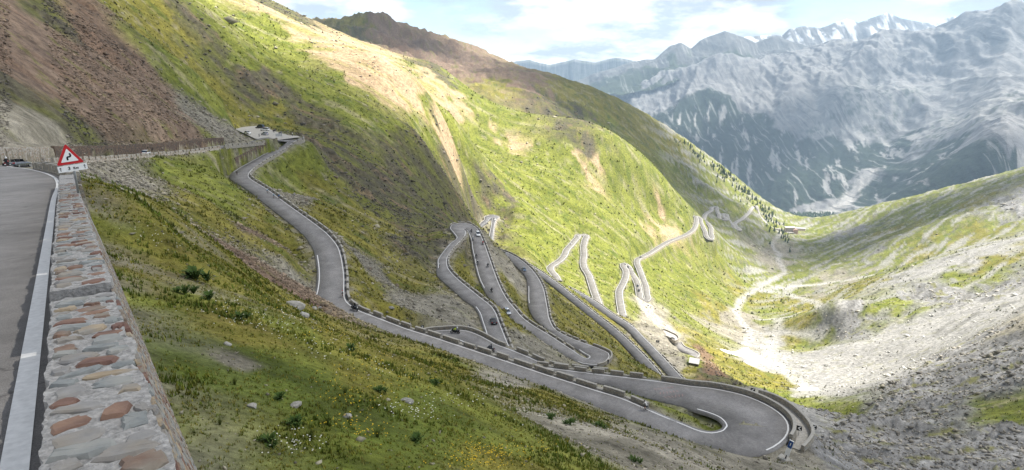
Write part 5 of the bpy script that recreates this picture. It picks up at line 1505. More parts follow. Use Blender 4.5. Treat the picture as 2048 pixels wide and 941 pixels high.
def stones(name, label, n, r0, r1, size, seed, classes, lt_min=0.9, bright=1.0, a1=43, a0=-40):
    x, y, r, g = scatter_points(n, r0, r1, a0=a0, a1=a1, seed=seed)
    z, c, w, rd, lt = sample_env(x, y)
    wt = sum(w[:, k] * v for k, v in classes.items())
    pat = fbm(x / 6, y / 4, 3, 431 + seed)
    ok = (rd > 0.7) & ((lt > lt_min) | (lt < -8)) & (g.random(n) < np.clip(wt * (0.8 + 1.6 * pat), 0, 1))
    x, y, z, r, c, w = x[ok], y[ok], z[ok], r[ok], c[ok], w[ok]
    m = len(x)
    s = size(r) * np.exp(g.normal(0, 0.45, m))
    oct_ = np.array([(1, 0, 0), (0, 1, 0), (-1, 0, 0), (0, -1, 0), (0, 0, .8), (0, 0, -.6)], float)
    V = oct_[None] * g.uniform(0.55, 1.25, (m, 6, 3)) + g.normal(0, 0.14, (m, 6, 3))
    an = g.uniform(0, 2 * math.pi, m); ca_, sa_ = np.cos(an)[:, None], np.sin(an)[:, None]
    Vx = V[..., 0] * ca_ * 1.25 - V[..., 1] * sa_ * 0.8; Vy = V[..., 0] * sa_ * 1.25 + V[..., 1] * ca_ * 0.8
    V = np.stack([Vx * s[:, None] + x[:, None], Vy * s[:, None] + y[:, None], V[..., 2] * s[:, None] * 0.75 + z[:, None] + 0.12 * s[:, None]], -1)
    T = np.array([(0, 1, 4), (1, 2, 4), (2, 3, 4), (3, 0, 4), (1, 0, 5), (2, 1, 5), (3, 2, 5), (0, 3, 5)])
    T = (np.arange(m) * 6)[:, None, None] + T[None]
    grey = lin(.28, .25, .20); brown = lin(.205, .15, .105); dark = lin(.085, .075, .065); pale = lin(.40, .385, .355)
    base = (w[:, 6:7] * grey * 0.9 + w[:, 5:6] * pale + w[:, 2:3] * brown + w[:, 8:9] * brown * 0.8 + w[:, 3:4] * dark + w[:, 7:8] * grey * 0.85 + (w[:, 0:1] + w[:, 1:2]) * grey * 0.9 + w[:, 4:5] * grey)
    base = (base * 0.75 + c * 0.25) * g.uniform(0.45, 1.6, (m, 1)) * bright
    C = np.repeat(base[:, None], 6, 1)
    o = obj(name, attr_mesh(name, V.reshape(-1, 3), T.reshape(-1, 3), C.reshape(-1, 3)), PEBBLE)
    tag(o, label, 'stones', kind='stuff')
    return m
k = [grass('meadow_grass', 'short mixed grass on the slope below the foreground wall', 60000, 3.5, 45, lambda r: 0.042 + 0.0032 * r, 6, 3),
     grass('meadow_grass', 'grass tussocks on the slopes round the near hairpins', 80000, 40, 230, lambda r: 0.10 + 0.0028 * r, 3, 5),
     grass('meadow_grass', 'far grass on the sunlit slopes and valley sides', 60000, 220, 1100, lambda r: 0.3 + 0.0020 * r, 2, 7),
     stones('rubble', 'loose stones in the grass and on the near banks', 26000, 5, 120, lambda r: 0.014 + 0.0016 * r, 11, {7: .8, 2: 1.0, 1: .10, 0: .05, 3: .5, 6: .8, 5: .5, 8: 1.0}),
     stones('rubble', 'loose rocks on the scree and rough slopes', 42000, 100, 520, lambda r: 0.10 + 0.0013 * r, 13, {7: .7, 2: .9, 1: .10, 0: .04, 3: .8, 6: .9, 5: .25, 8: 1.0}),
     stones('rubble', 'broken rock covering the brown scree above the road', 60000, 95, 330, lambda r: 0.06 + 0.0011 * r, 19, {7: 1.3, 2: 1.2, 3: .8, 8: 1.2, 4: 1}, a1=-9),
     stones('rubble', 'broken limestone blocks at the lower right', 13000, 150, 460, lambda r: 0.08 + 0.0019 * r, 23, {6: .9, 5: .08}, a0=14),
     stones('rubble', 'distant boulders on the valley sides', 26000, 480, 1500, lambda r: 0.3 + 0.0010 * r, 17, {7: .4, 1: .05, 0: .02, 3: .7, 6: .8, 5: .2, 4: .3}, bright=1.25)]
print('scatter', k, round(time.time() - T0, 1))

def flowers():
    out = []
    for nm_, lab, c_, spots, seed in (('yellow_flowers', 'scattered yellow flowers in the meadow below the wall', lin(.62, .42, .03), [(700, 760, 60), (735, 730, 40), (800, 780, 40), (745, 870, 70), (690, 850, 90), (960, 905, 160), (1000, 920, 160), (640, 670, 60), (560, 620, 40), (930, 935, 120), (850, 760, 40), (1080, 900, 60), (720, 800, 80), (620, 590, 40), (880, 690, 60)], 3),
                                      ('white_flowers', 'scattered white flowers in the meadow below the wall', lin(.72, .71, .62), [(540, 640, 60), (560, 660, 60), (490, 650, 40), (830, 830, 70), (815, 820, 50), (600, 890, 60), (585, 885, 40), (640, 700, 60), (770, 740, 50), (300, 470, 40), (350, 480, 30), (450, 620, 50), (1000, 780, 60), (900, 800, 50), (1050, 830, 50)], 5)):
        g = np.random.default_rng(seed); V = []; T = []
        for px_, py_, n in spots:
            for _ in range(n // 2):
                h = hit(px_ + g.normal(0, 32), py_ + g.normal(0, 13))
                if h is None or h[0] * ND[0] + h[1] * ND[1] < 1.0: continue
                r = math.hypot(h[0], h[1])
                if r > 90: continue
                s = 0.008 + 0.0007 * r; z = h[2] + 0.05 + 0.002 * r + g.uniform(0, 0.06)
                b = len(V)
                for i in range(5):
                    a = 2 * math.pi * i / 5 + g.uniform(0, 1); V.append((h[0] + s * math.cos(a), h[1] + s * math.sin(a), z + g.uniform(-.3, .3) * s))
                V.append((h[0], h[1], z + s * 0.5))
                T += [(b + i, b + (i + 1) % 5, b + 5) for i in range(5)]
        V = np.array(V); C = np.repeat(c_[None], len(V), 0) * g.uniform(0.75, 1.1, (len(V), 1))
        tag(obj(nm_, attr_mesh(nm_, V, np.array(T), C), LEAF), lab, 'flowers', kind='stuff')
flowers()

# ------------------------------------------------------------------ leafy plants and boulders one can point at
def make_plant(seed, nl, spread, hgt, c0, c1):
    g = np.random.default_rng(seed); V = []; T = []; C = []
    for i in range(nl):
        a = g.uniform(0, 2 * math.pi); L_ = spread * g.uniform(0.6, 1.15); H_ = hgt * g.uniform(0.5, 1.2); w = L_ * g.uniform(0.06, 0.13)
        d = np.array([math.cos(a), math.sin(a)]); n = np.array([-d[1], d[0]]); m = 5; b = len(V); cc = c0 + (c1 - c0) * g.random()
        for k in range(m + 1):
            t = k / m; p = d * L_ * t; z = H_ * math.sin(min(t * 1.9, 2.6)) ; ww = w * math.sin(math.pi * min(0.08 + t * 0.92, 1.0))
            for sgn in (-1, 1): V.append((p[0] + n[0] * ww * sgn, p[1] + n[1] * ww * sgn, z + 0.25 * ww)); C.append(cc * (0.7 + 0.5 * t))
        for k in range(m):
            q = b + 2 * k; T += [(q, q + 1, q + 3), (q, q + 3, q + 2)]
    return attr_mesh('leaf_rosette', np.array(V), np.array(T), np.array(C))
def make_tuft(seed, nb, spread, hgt, c0, c1):
    g = np.random.default_rng(seed); V = []; T = []; C = []
    for i in range(nb):
        a = g.uniform(0, 2 * math.pi); lean = g.uniform(0.1, 1) * spread; H_ = hgt * g.uniform(0.6, 1.2); w = 0.012; d = np.array([math.cos(a), math.sin(a)]); n = np.array([-d[1], d[0]]); b = len(V); o = d * g.uniform(0, .12) * spread; cc = c0 + (c1 - c0) * g.random()
        for k in range(4):
            t = k / 3; p = o + d * lean * t * t; ww = w * (1 - t * 0.9)
            for sgn in (-1, 1): V.append((p[0] + n[0] * ww * sgn, p[1] + n[1] * ww * sgn, H_ * (t - 0.18 * t * t * lean))); C.append(cc * (0.75 + 0.5 * t))
        for k in range(3):
            q = b + 2 * k; T += [(q, q + 1, q + 3), (q, q + 3, q + 2)]
    return attr_mesh('grass_blades', np.array(V), np.array(T), np.array(C))
GREEN0, GREEN1 = lin(.030, .062, .012), lin(.065, .105, .020)
PLANT_M = [make_plant(s, 34, 0.36, 0.30, GREEN0, GREEN1) for s in range(4)]
TUFT_M = [make_tuft(s, 70, 0.5, 0.55, lin(.06, .10, .015), lin(.15, .16, .04)) for s in range(3)]
def plants():
    spots = [(392, 562, 2.0, 'p', 'largest dark leafy plant on the upper meadow'), (420, 600, 1.2, 'p', 'leafy plant just right below the largest plant'), (480, 640, 1.1, 'p', 'leafy plant above the bare gravel patch'), (370, 590, 1.3, 'p', 'leafy plant left below the largest plant'),
             (540, 888, 1.0, 'p', 'broad leafy rosette near the bottom edge beside white flowers'), (588, 852, 1.0, 'p', 'leafy clump above the rosette by the white flowers'), (622, 880, 1.0, 't', 'tall grass tuft right of the white flowers'), (655, 850, 0.9, 't', 'grass tuft in the lower meadow centre'),
             (755, 875, 0.9, 't', 'grass tuft beside the yellow flowers at bottom'), (835, 885, 0.9, 'p', 'round leafy plant right of the yellow flower patch'), (690, 790, 0.8, 't', 'small grass tuft in the middle meadow'), (760, 785, 0.8, 'p', 'small leafy plant in the middle meadow'),
             (870, 770, 0.9, 'p', 'leafy plant on the meadow below the straight road'), (1100, 838, 1.0, 'p', 'leafy plant left of the gravel bank'), (1140, 850, 1.1, 'p', 'leafy plant on the edge of the gravel bank'), (1200, 855, 1.1, 'p', 'leafy plant in the middle of the gravel bank'),
             (700, 700, 0.9, 'p', 'leafy plant in the yellowish meadow'), (470, 770, 0.7, 't', 'grass tuft near the wall foot'), (440, 850, 0.6, 't', 'low grass tuft close to the wall at bottom left'), (1270, 925, 1.0, 'p', 'leafy plant near the bottom edge below the hairpin'), (560, 800, 0.8, 'p', 'leafy plant above the tall tufts')]
    for i, (px_, py_, s, kd, lab) in enumerate(spots):
        h = hit(px_, py_)
        if h is None: continue
        r = math.hypot(h[0], h[1])
        root = tag(empty('plant', tuple(h), i * 1.3), lab, 'plant', 'single plants standing out in the meadow')
        me = (PLANT_M if kd == 'p' else TUFT_M)[i % 3].copy(); o = obj('leaves' if kd == 'p' else 'blades', me, LEAF, root)
        k = 0.75 * s * max(0.7, min(1.6, 0.45 + r * 0.022)); o.scale = (k, k, k)
        nb = 2 if kd == 'p' else 0
        for j in range(nb):
            o2 = bpy.data.objects.new('leaves', me); COL.objects.link(o2); o2.parent = root; o2.location = (0.3 * k * math.cos(j * 2.4 + i), 0.3 * k * math.sin(j * 2.4 + i), -0.03); o2.rotation_euler = (0, 0, 1.1 * j + 0.6); o2.scale = (k * 0.8,) * 3
plants()
ROCKM = [mat('boulder_grey', (.27, .26, .235), 0.95, 0.35, 3.0, 0.8, detail=9), mat('boulder_brown', (.17, .135, .10), 0.95, 0.35, 3.0, 0.8, detail=9), mat('boulder_pale', (.30, .285, .255), 0.95, 0.25, 3.0, 0.8, detail=9)]
def rock_mesh(seed):
    bm = bmesh.new(); bmesh.ops.create_icosphere(bm, subdivisions=2, radius=1.0)
    g = np.random.default_rng(seed)
    co = np.array([v.co[:] for v in bm.verts])
    planes = g.normal(size=(9, 3)); planes /= np.linalg.norm(planes, axis=1, keepdims=True)
    for n_ in planes:
        d = co @ n_; lim = g.uniform(0.45, 0.8); co -= np.maximum(d - lim, 0)[:, None] * n_[None]
    co *= np.array([1.3, 0.9, 0.7]) * (1 + 0.05 * g.normal(size=(len(co), 1)))
    for v, c in zip(bm.verts, co): v.co = c
    me = bpy.data.meshes.new('boulder'); bm.to_mesh(me); bm.free(); return me
ROCKS = [rock_mesh(s) for s in range(5)]
def boulders():
    spots = [(590, 618, 1.5, 2, 'long pale slab lying in the meadow left of the road bend'), (606, 632, 0.9, 2, 'pale stone right below the long slab'), (628, 618, 1.0, 0, 'grey stone at the meadow edge by the road bend'), (640, 617, 0.8, 0, 'second grey stone at the meadow edge by the road bend'),
             (655, 628, 1.3, 1, 'brownish flat boulder where the meadow hides the road'), (740, 540, 1.5, 1, 'dark boulder on the gravel slope right of the straight road'), (795, 572, 1.6, 1, 'brown boulder between the two road legs'), (782, 616, 1.3, 0, 'boulder above the block parapet'),
             (672, 356, 2.6, 1, 'large dark rock on the slope right of the car park'), (678, 384, 1.8, 1, 'dark rock below the large one right of the road'), (588, 391, 1.4, 0, 'pale grey rock beside the cyclists road'), (612, 402, 1.6, 1, 'flat brown rocks beside the cyclists road'), (500, 384, 0.9, 2, 'small pale block above the road corner'),
             (598, 452, 1.3, 2, 'pale flat rock at the inner road edge'), (774, 690, 0.35, 2, 'white stone in the meadow centre'), (505, 815, 0.22, 2, 'white stone near the wall foot'), (693, 835, 0.3, 2, 'bright white stone in the lower meadow'), (813, 805, 0.4, 0, 'grey stone in the meadow below the straight road'), (592, 814, 0.28, 2, 'pale stone in the gravel strip'),
             (1290, 793, 0.45, 2, 'white marker stone at the edge of the grassy island'), (1405, 878, 0.6, 2, 'pale kerb stone at the inner edge of the hairpin'), (455, 690, 0.25, 2, 'white pebble in the meadow by the wall'), (1250, 800, 0.0, 2, '')]
    for i, (px_, py_, s, mi, lab) in enumerate(spots):
        if not lab: continue
        h = hit(px_, py_)
        if h is None: continue
        me = ROCKS[i % 5].copy(); o = obj('boulder', me, ROCKM[mi]); r = math.hypot(h[0], h[1])
        o.location = (h[0], h[1], h[2] + 0.15 * s * 0.5); o.scale = (s * 0.5,) * 3; o.rotation_euler = (0.2 * (i % 3), 0.25, i * 0.9)
        tag(o, lab, 'boulder', 'single boulders and stones on the slopes')
boulders()
print('plants', round(time.time() - T0, 1))

# ------------------------------------------------------------------ vehicles and riders
def paint(name, c, rough=0.3, metallic=0.3): return mat('car_' + name, c, rough, 0.06, 3.0, spec=0.5, metallic=metallic)
GLASS = mat('car_glass', (.02, .025, .03), 0.08, 0.1, 4, spec=0.8); TYRE = mat('tyre', (.02, .02, .02), 0.85, 0.2, 12); RIM = mat('rim', (.40, .40, .41), 0.35, 0.1, 9, metallic=0.8)
LAMP = mat('lamp_glass', (.75, .75, .70), 0.2, 0.05, 5); TAIL = mat('tail_lamp', (.40, .015, .012), 0.3, 0.1, 5); PLATE = mat('number_plate', (.72, .72, .70), 0.5, 0.05, 8); DARK = mat('dark_plastic', (.025, .025, .027), 0.6, 0.2, 9)
def car_proto(color, style='hatch'):
    """car pointing along +X, origin on the ground below its middle"""
    root = empty('car')
    L_, W_, H_ = (4.1, 1.75, 1.48) if style == 'hatch' else (4.4, 1.8, 1.30) if style == 'convertible' else (4.6, 1.86, 1.74) if style == 'suv' else (4.9, 1.95, 2.1)
    h = L_ / 2
    belt = 0.86 if style != 'suv' else 1.0
    # side profile stations: x, half width, bottom, top of the lower body
    st = [(-h, .74, .42, .70), (-h + .12, .84, .30, belt - .04), (-h + .5, .87, .24, belt), (-.6, .88, .22, belt), (.5, .88, .22, belt - .02), (h - 1.0, .86, .24, belt - .05), (h - .35, .82, .28, belt - .17), (h, .68, .36, .58)]
    mb = MB(); rings = []
    for x, w, b, t in st:
        w = w * W_ / 1.75
        rings.append([(x, -w, b + .06), (x, -w * .92, b), (x, w * .92, b), (x, w, b + .06), (x, w, (b + t) / 2 + .1), (x, w * .95, t), (x, w * .5, t + .03), (x, -w * .5, t + .03), (x, -w * .95, t), (x, -w, (b + t) / 2 + .1)])
    mb.loft(rings); body = mb.build('body', color, root, True)
    if style != 'convertible':
        rear = -h + (.15 if style in ('suv', 'van') else .35); front = .95 if style != 'van' else 1.5
        top = H_
        cab = [(rear, .80, belt, belt + .02), (rear + .35, .72, belt, top - .08), (-.3, .70, belt, top), (.25, .69, belt, top - .02), (front, .80, belt - .02, belt + .02)]
        mb = MB(); rings = [[(x, -w * W_ / 1.75, b), (x, w * W_ / 1.75, b), (x, (w - .10) * W_ / 1.75, t), (x, -(w - .10) * W_ / 1.75, t)] for x, w, b, t in cab]
        mb.loft(rings); mb.build('window', GLASS, root, False)
        mb = MB(); tt = [(rear + .33, .62, top - .10), (-.3, .61, top - .005), (.27, .60, top - .03)]
        mb.loft([[(x, -w * W_ / 1.75, z), (x, w * W_ / 1.75, z), (x, (w - .06) * W_ / 1.75, z + .045), (x, -(w - .06) * W_ / 1.75, z + .045)] for x, w, z in tt]); mb.build('roof', color, root, True)
    else:
        mb = MB(); mb.box((-.25, 0, .88), (1.7, 1.35, .12)); mb.build('cabin', DARK, root)
        mb = MB()
        for y in (-.36, .36): mb.box((-.55, y, 1.02), (.16, .5, .5), taper=.8)
        mb.build('seat', DARK, root)
        mb = MB(); mb.add([(.62, -.66, .86), (.62, .66, .86), (.25, .58, 1.28), (.25, -.58, 1.28), (.66, -.66, .86), (.66, .66, .86), (.29, .58, 1.28), (.29, -.58, 1.28)], [(0, 1, 2, 3), (7, 6, 5, 4), (0, 4, 5, 1), (1, 5, 6, 2), (2, 6, 7, 3), (3, 7, 4, 0)]); mb.build('windscreen', GLASS, root)
    for x in (-h + .78, h - .82):
        for y in (-W_ / 2 + .08, W_ / 2 - .08):
            mb = MB(); mb.wheel((0, 0, 0), .32, .2, .1, n=14); w = mb.build('wheel', TYRE, root, True); w.location = (x, y, .32)
            mb = MB(); mb.tube((0, -.09, 0), (0, .09, 0), .2, n=10); mb.build('rim', RIM, w)
    for y in (-.6, .6):
        mb = MB(); mb.box((h - .10, y, .64), (.16, .28, .13)); mb.build('headlight', LAMP, root)
        mb = MB(); mb.box((-h + .05, y * 1.02, .76), (.12, .28, .16)); mb.build('tail_light', TAIL, root)
    mb = MB(); mb.box((-h - .005, 0, .56), (.02, .5, .12)); mb.build('number_plate', PLATE, root)
    for y in (-W_ / 2 - .02, W_ / 2 + .02):
        mb = MB(); mb.box((.55, y, .95), (.12, .18, .12)); mb.build('mirror', color, root)
    return root
def skin_body(name, joints, edges, mats, classify, sub=1):
    """one continuous body grown round a skeleton"""
    me = bpy.data.meshes.new(name); me.from_pydata([j[:3] for j in joints], edges, []); me.update()
    o = bpy.data.objects.new(name, me); COL.objects.link(o)
    m = o.modifiers.new('skin', 'SKIN'); m.use_smooth_shade = True; s = o.modifiers.new('sub', 'SUBSURF'); s.levels = sub; s.render_levels = sub
    for v, j in zip(me.skin_vertices[0].data, joints): v.radius = (j[3], j[3] if len(j) < 5 else j[4]); v.use_root = False
    me.skin_vertices[0].data[0].use_root = True
    bpy.context.view_layer.update()
    out = bpy.data.meshes.new_from_object(o.evaluated_get(bpy.context.evaluated_depsgraph_get()))
    bpy.data.objects.remove(o)
    out.name = name
    out.materials.clear()
    for m in mats: out.materials.append(m)
    mi = np.array([classify(p.center) for p in out.polygons], np.int32); out.polygons.foreach_set('material_index', mi); out.polygons.foreach_set('use_smooth', np.ones(len(mi), bool)); out.update()
    return out
SKIN = mat('skin', (.42, .26, .18), 0.6, 0.1, 9); JEANS = mat('dark_trousers', (.03, .033, .04), 0.85, 0.2, 12)
def cloth(name, c): return mat('cloth_' + name, c, 0.85, 0.15, 9)
# poses, facing +X, ground at z = 0
STAND_J = [(0, 0, .95, .13, .16), (0, 0, 1.18, .13, .16), (0, 0, 1.42, .12, .18), (0, 0, 1.52, .055), (.02, 0, 1.66, .09, .085), (.02, 0, 1.75, .06),
           (0, .17, 1.43, .06), (.02, .22, 1.15, .05), (.08, .22, .92, .038), (0, -.17, 1.43, .06), (.02, -.22, 1.15, .05), (.08, -.22, .92, .038), (0, .10, .86, .095), (.02, .11, .5, .07), (-.02, .11, .08, .05), (.12, .12, .05, .045), (0, -.10, .86, .095), (.02, -.11, .5, .07), (-.02, -.11, .08, .05), (.12, -.12, .05, .045)]
BODY_E = [(0, 1), (1, 2), (2, 3), (3, 4), (4, 5), (2, 6), (6, 7), (7, 8), (2, 9), (9, 10), (10, 11), (0, 12), (12, 13), (13, 14), (14, 15), (0, 16), (16, 17), (17, 18), (18, 19)]
RIDE_J = [(-.18, 0, .84, .14, .16), (-.10, 0, 1.05, .14, .17), (-.02, 0, 1.28, .13, .19), (.02, 0, 1.38, .06), (.06, 0, 1.52, .105, .10), (.07, 0, 1.60, .08),
          (-.01, .20, 1.29, .07), (.20, .27, 1.08, .055), (.46, .26, 1.02, .045), (-.01, -.20, 1.29, .07), (.20, -.27, 1.08, .055), (.46, -.26, 1.02, .045), (-.10, .15, .82, .10), (.25, .22, .76, .075), (.05, .20, .42, .055), (.17, .21, .36, .05), (-.10, -.15, .82, .10), (.25, -.22, .76, .075), (.05, -.20, .42, .055), (.17, -.21, .36, .05)]
CYC_J = [(-.18, 0, 1.0, .12, .14), (-.02, 0, 1.17, .12, .145), (.20, 0, 1.34, .11, .17), (.28, 0, 1.42, .052), (.36, 0, 1.52, .085, .08), (.38, 0, 1.60, .06),
         (.21, .17, 1.32, .055), (.38, .21, 1.12, .042), (.55, .19, .99, .033), (.21, -.17, 1.32, .055), (.38, -.21, 1.12, .042), (.55, -.19, .99, .033), (-.14, .10, .95, .085), (.20, .10, .80, .062), (.06, .10, .42, .042), (.17, .10, .38, .035), (-.14, -.10, .95, .085), (.14, -.10, .62, .062), (.0, -.10, .24, .042), (.11, -.10, .20, .035)]
def classify_ride(p): return 0 if p.z > .9 or (abs(p.y) > .17 and p.x > .1 and p.z > .92) else 1
def classify_cyc(p):
    if p.x > .27 and p.z > 1.42 or p.x > .48: return 2
    if p.z > 1.0 or (p.x > .25 and p.z > .95): return 0
    return 1 if p.z > .7 else 2
def classify_stand(p):
    if p.z > 1.5 or (abs(p.y) > .15 and p.z < 1.0 and p.z > .85): return 2
    return 0 if p.z > .95 else 1
def helmet(parent, c, loc, m, r=.135):
    mb = MB(); mb.ball((0, 0, 0), (r * 1.1, r, r), seg=10, rings=7); o = mb.build('helmet', m, parent, True); o.location = loc; return o
def person(kind, top, legs, label, group=None, helm=None):
    cache = person.cache; key = (kind, top.name, legs.name)
    if key not in cache:
        J, cl_ = {'ride': (RIDE_J, classify_ride), 'cycle': (CYC_J, classify_cyc), 'stand': (STAND_J, classify_stand)}[kind]
        cache[key] = skin_body('person', J, BODY_E, [top, legs, SKIN], cl_)
    o = bpy.data.objects.new('person', cache[key]); COL.objects.link(o)
    tag(o, label, 'person', group)
    if helm is not None:
        helmet(o, None, {'ride': (.065, 0, 1.55), 'cycle': (.37, 0, 1.56), 'stand': (.02, 0, 1.69)}[kind], helm, {'ride': .15, 'cycle': .115, 'stand': .10}[kind])
    return o
person.cache = {}
def motorcycle_proto(color):
    root = empty('motorcycle')
    for x in (-.72, .72):
        mb = MB(); mb.wheel((0, 0, 0), .32, .14, .07, n=16); w = mb.build('wheel', TYRE, root, True); w.location = (x, 0, .32)
        mb = MB(); mb.tube((0, -.05, 0), (0, .05, 0), .17, n=10); mb.build('rim', RIM, w)
    mb = MB(); mb.loft([[(x, -w, z0), (x, w, z0), (x, w * .8, z1), (x, -w * .8, z1)] for x, w, z0, z1 in ((-.25, .16, .28, .72), (.1, .19, .25, .92), (.35, .17, .32, .98), (.55, .10, .62, .92))]); mb.build('tank', color, root, True)
    mb = MB(); mb.box((.02, 0, .42), (.55, .34, .36), taper=.8); mb.build('engine', DARK, root)
    mb = MB(); mb.loft([[(x, -w, z0), (x, w, z0), (x, w * .9, z1), (x, -w * .9, z1)] for x, w, z0, z1 in ((-.85, .10, .78, .88), (-.5, .15, .70, .84), (-.1, .14, .70, .80))]); mb.build('saddle', DARK, root, True)
    mb = MB(); mb.loft([[(x, -w, z0), (x, w, z0), (x, w * .7, z1), (x, -w * .7, z1)] for x, w, z0, z1 in ((.42, .22, .72, 1.22), (.62, .20, .66, 1.12), (.82, .10, .70, .88))]); mb.build('fairing', color, root, True)
    mb = MB(); mb.tube((.50, -.36, 1.04), (.50, .36, 1.04), .025, n=6); mb.tube((.72, -.08, .32), (.50, -.08, 1.02), .03, n=6); mb.tube((.72, .08, .32), (.50, .08, 1.02), .03, n=6); mb.build('fork', RIM, root)
    for s in (-1, 1):
        mb = MB(); mb.box((-.62, s * .30, .62), (.52, .20, .36), taper=.88); mb.build('pannier', DARK, root)
        mb = MB(); mb.box((.48, s * .42, 1.18), (.04, .14, .09)); mb.build('mirror', DARK, root)
    mb = MB(); mb.box((.83, 0, .86), (.06, .2, .15)); mb.build('headlight', LAMP, root)
    mb = MB(); mb.box((-.90, 0, .80), (.05, .18, .09)); mb.build('tail_light', TAIL, root)
    mb = MB(); mb.box((-.93, 0, .62), (.02, .2, .15)); mb.build('number_plate', PLATE, root)
    return root
def bicycle_proto(color):
    root = empty('bicycle')
    for x in (-.5, .5):
        mb = MB(); mb.wheel((0, 0, 0), .34, .035, .022, n=20); w = mb.build('wheel', TYRE, root, True); w.location = (x, 0, .34)
        mb = MB()
        for k in range(6):
            a = math.pi * k / 6; mb.tube((-.31 * math.cos(a), 0, -.31 * math.sin(a)), (.31 * math.cos(a), 0, .31 * math.sin(a)), .004, n=3, cap=False)
        mb.build('spokes', RIM, w)
    mb = MB(); P = dict(bb=(-.05, 0, .28), st=(-.2, 0, .78), hd=(.36, 0, .80), hb=(.38, 0, .66), ra=(-.5, 0, .34), fa=(.5, 0, .34))
    for a, b in (('bb', 'st'), ('st', 'hd'), ('bb', 'hb'), ('bb', 'ra'), ('st', 'ra'), ('hd', 'hb'), ('hb', 'fa')): mb.tube(P[a], P[b], .02, n=6)
    mb.build('frame', color, root)
    mb = MB(); mb.tube((.36, 0, .80), (.36, 0, .93), .015, n=5); mb.tube((.40, -.20, .95), (.40, .20, .95), .015, n=5); mb.tube((.40, -.20, .95), (.54, -.2, .93), .014, n=5); mb.tube((.40, .20, .95), (.54, .2, .93), .014, n=5); mb.build('handlebar', DARK, root)
    mb = MB(); mb.loft([[(x, -w, .90), (x, w, .90), (x, w, .93), (x, -w, .93)] for x, w in ((-.36, .07), (-.22, .05), (-.08, .02))]); mb.build('saddle', DARK, root)
    mb = MB(); mb.tube((-.05, -.09, .28), (-.05, .09, .28), .07, n=10); mb.tube((-.05, .09, .28), (.10, .10, .36), .012, n=4); mb.tube((-.05, -.09, .28), (.02, -.10, .18), .012, n=4); mb.build('crank', DARK, root)
    return root
def spot(k, px, py, rev=False, dz=0.0):
    """place on a road seen at a picture point, and the direction of travel there"""
    i = station(k, px, py); L, R = courses[k]; C = (L + R) / 2
    for _ in range(2):
        p = at_z(px, py, C[i][2] + (0.0 if k == 'summit' else 0.1))
        i = int(np.argmin(np.linalg.norm(C[:, :2] - p[:2], axis=1) + 3 * np.abs(C[:, 2] - p[2])))
    i = min(max(i, 1), len(C) - 2)
    d = C[i + 1] - C[i - 1]
    if rev: d = -d
    pitch = -math.atan2(d[2], math.hypot(d[0], d[1]))
    return Vector((p[0], p[1], p[2] + dz)), (0, pitch, math.atan2(d[1], d[0]))
PROTO = {}
def put(kind, color_name, color, label, where, group, rz=None, scale=1.0):
    key = (kind, color_name)
    if key not in PROTO:
        if kind == 'motorcycle': PROTO[key] = motorcycle_proto(color)
        elif kind == 'bicycle': PROTO[key] = bicycle_proto(color)
        else: PROTO[key] = car_proto(color, kind)
        o = PROTO[key]
    else: o = copy_tree(PROTO[key])
    p, rot = where
    o.location = p; o.rotation_euler = rot if rz is None else (rot[0], rot[1], rz); o.scale = (scale,) * 3
    tag(o, label, 'motorcycle' if kind == 'motorcycle' else 'bicycle' if kind == 'bicycle' else 'car', group)
    return o
def seat_rider(kind, veh, top, legs, label, helm, group, back=0.0):
    o = person(kind, top, legs, label, group, helm)
    M = Matrix.Translation(veh.location) @ veh.rotation_euler.to_matrix().to_4x4() @ Matrix.Translation((back, 0, 0.02))
    o.matrix_world = M
    o.location = M.translation; o.rotation_euler = M.to_euler()
    return o
C_WHITE, C_SILVER, C_DARK, C_BLACK, C_GREY, C_BLUE, C_RED = paint('white', (.72, .72, .71)), paint('silver', (.42, .44, .47), 0.25, .6), paint('dark', (.03, .032, .038)), paint('black', (.012, .012, .013)), paint('grey', (.13, .14, .155), .25, .6), paint('blue', (.16, .22, .30), .25, .5), paint('red', (.25, .02, .02))
T_BLACK, T_WHITE, T_BLUE, T_CYAN, T_RED, T_HIVIS, T_GREY = cloth('black', (.02, .02, .022)), cloth('white', (.66, .65, .64)), cloth('blue', (.05, .16, .42)), cloth('cyan', (.25, .48, .62)), cloth('red', (.42, .04, .04)), cloth('hivis', (.55, .68, .04)), cloth('grey', (.2, .2, .21))
H_WHITE, H_BLACK, H_RED = mat('helmet_white', (.75, .75, .75), .3, .05, 5), mat('helmet_black', (.02, .02, .02), .3, .1, 5), mat('helmet_red', (.4, .03, .03), .3, .05, 5)
GCAR, GMOTO, GRID, GBIKE, GCYC = 'cars on the mountain road', 'motorcycles on the mountain road', 'motorcycle riders', 'bicycles on the mountain road', 'cyclists'
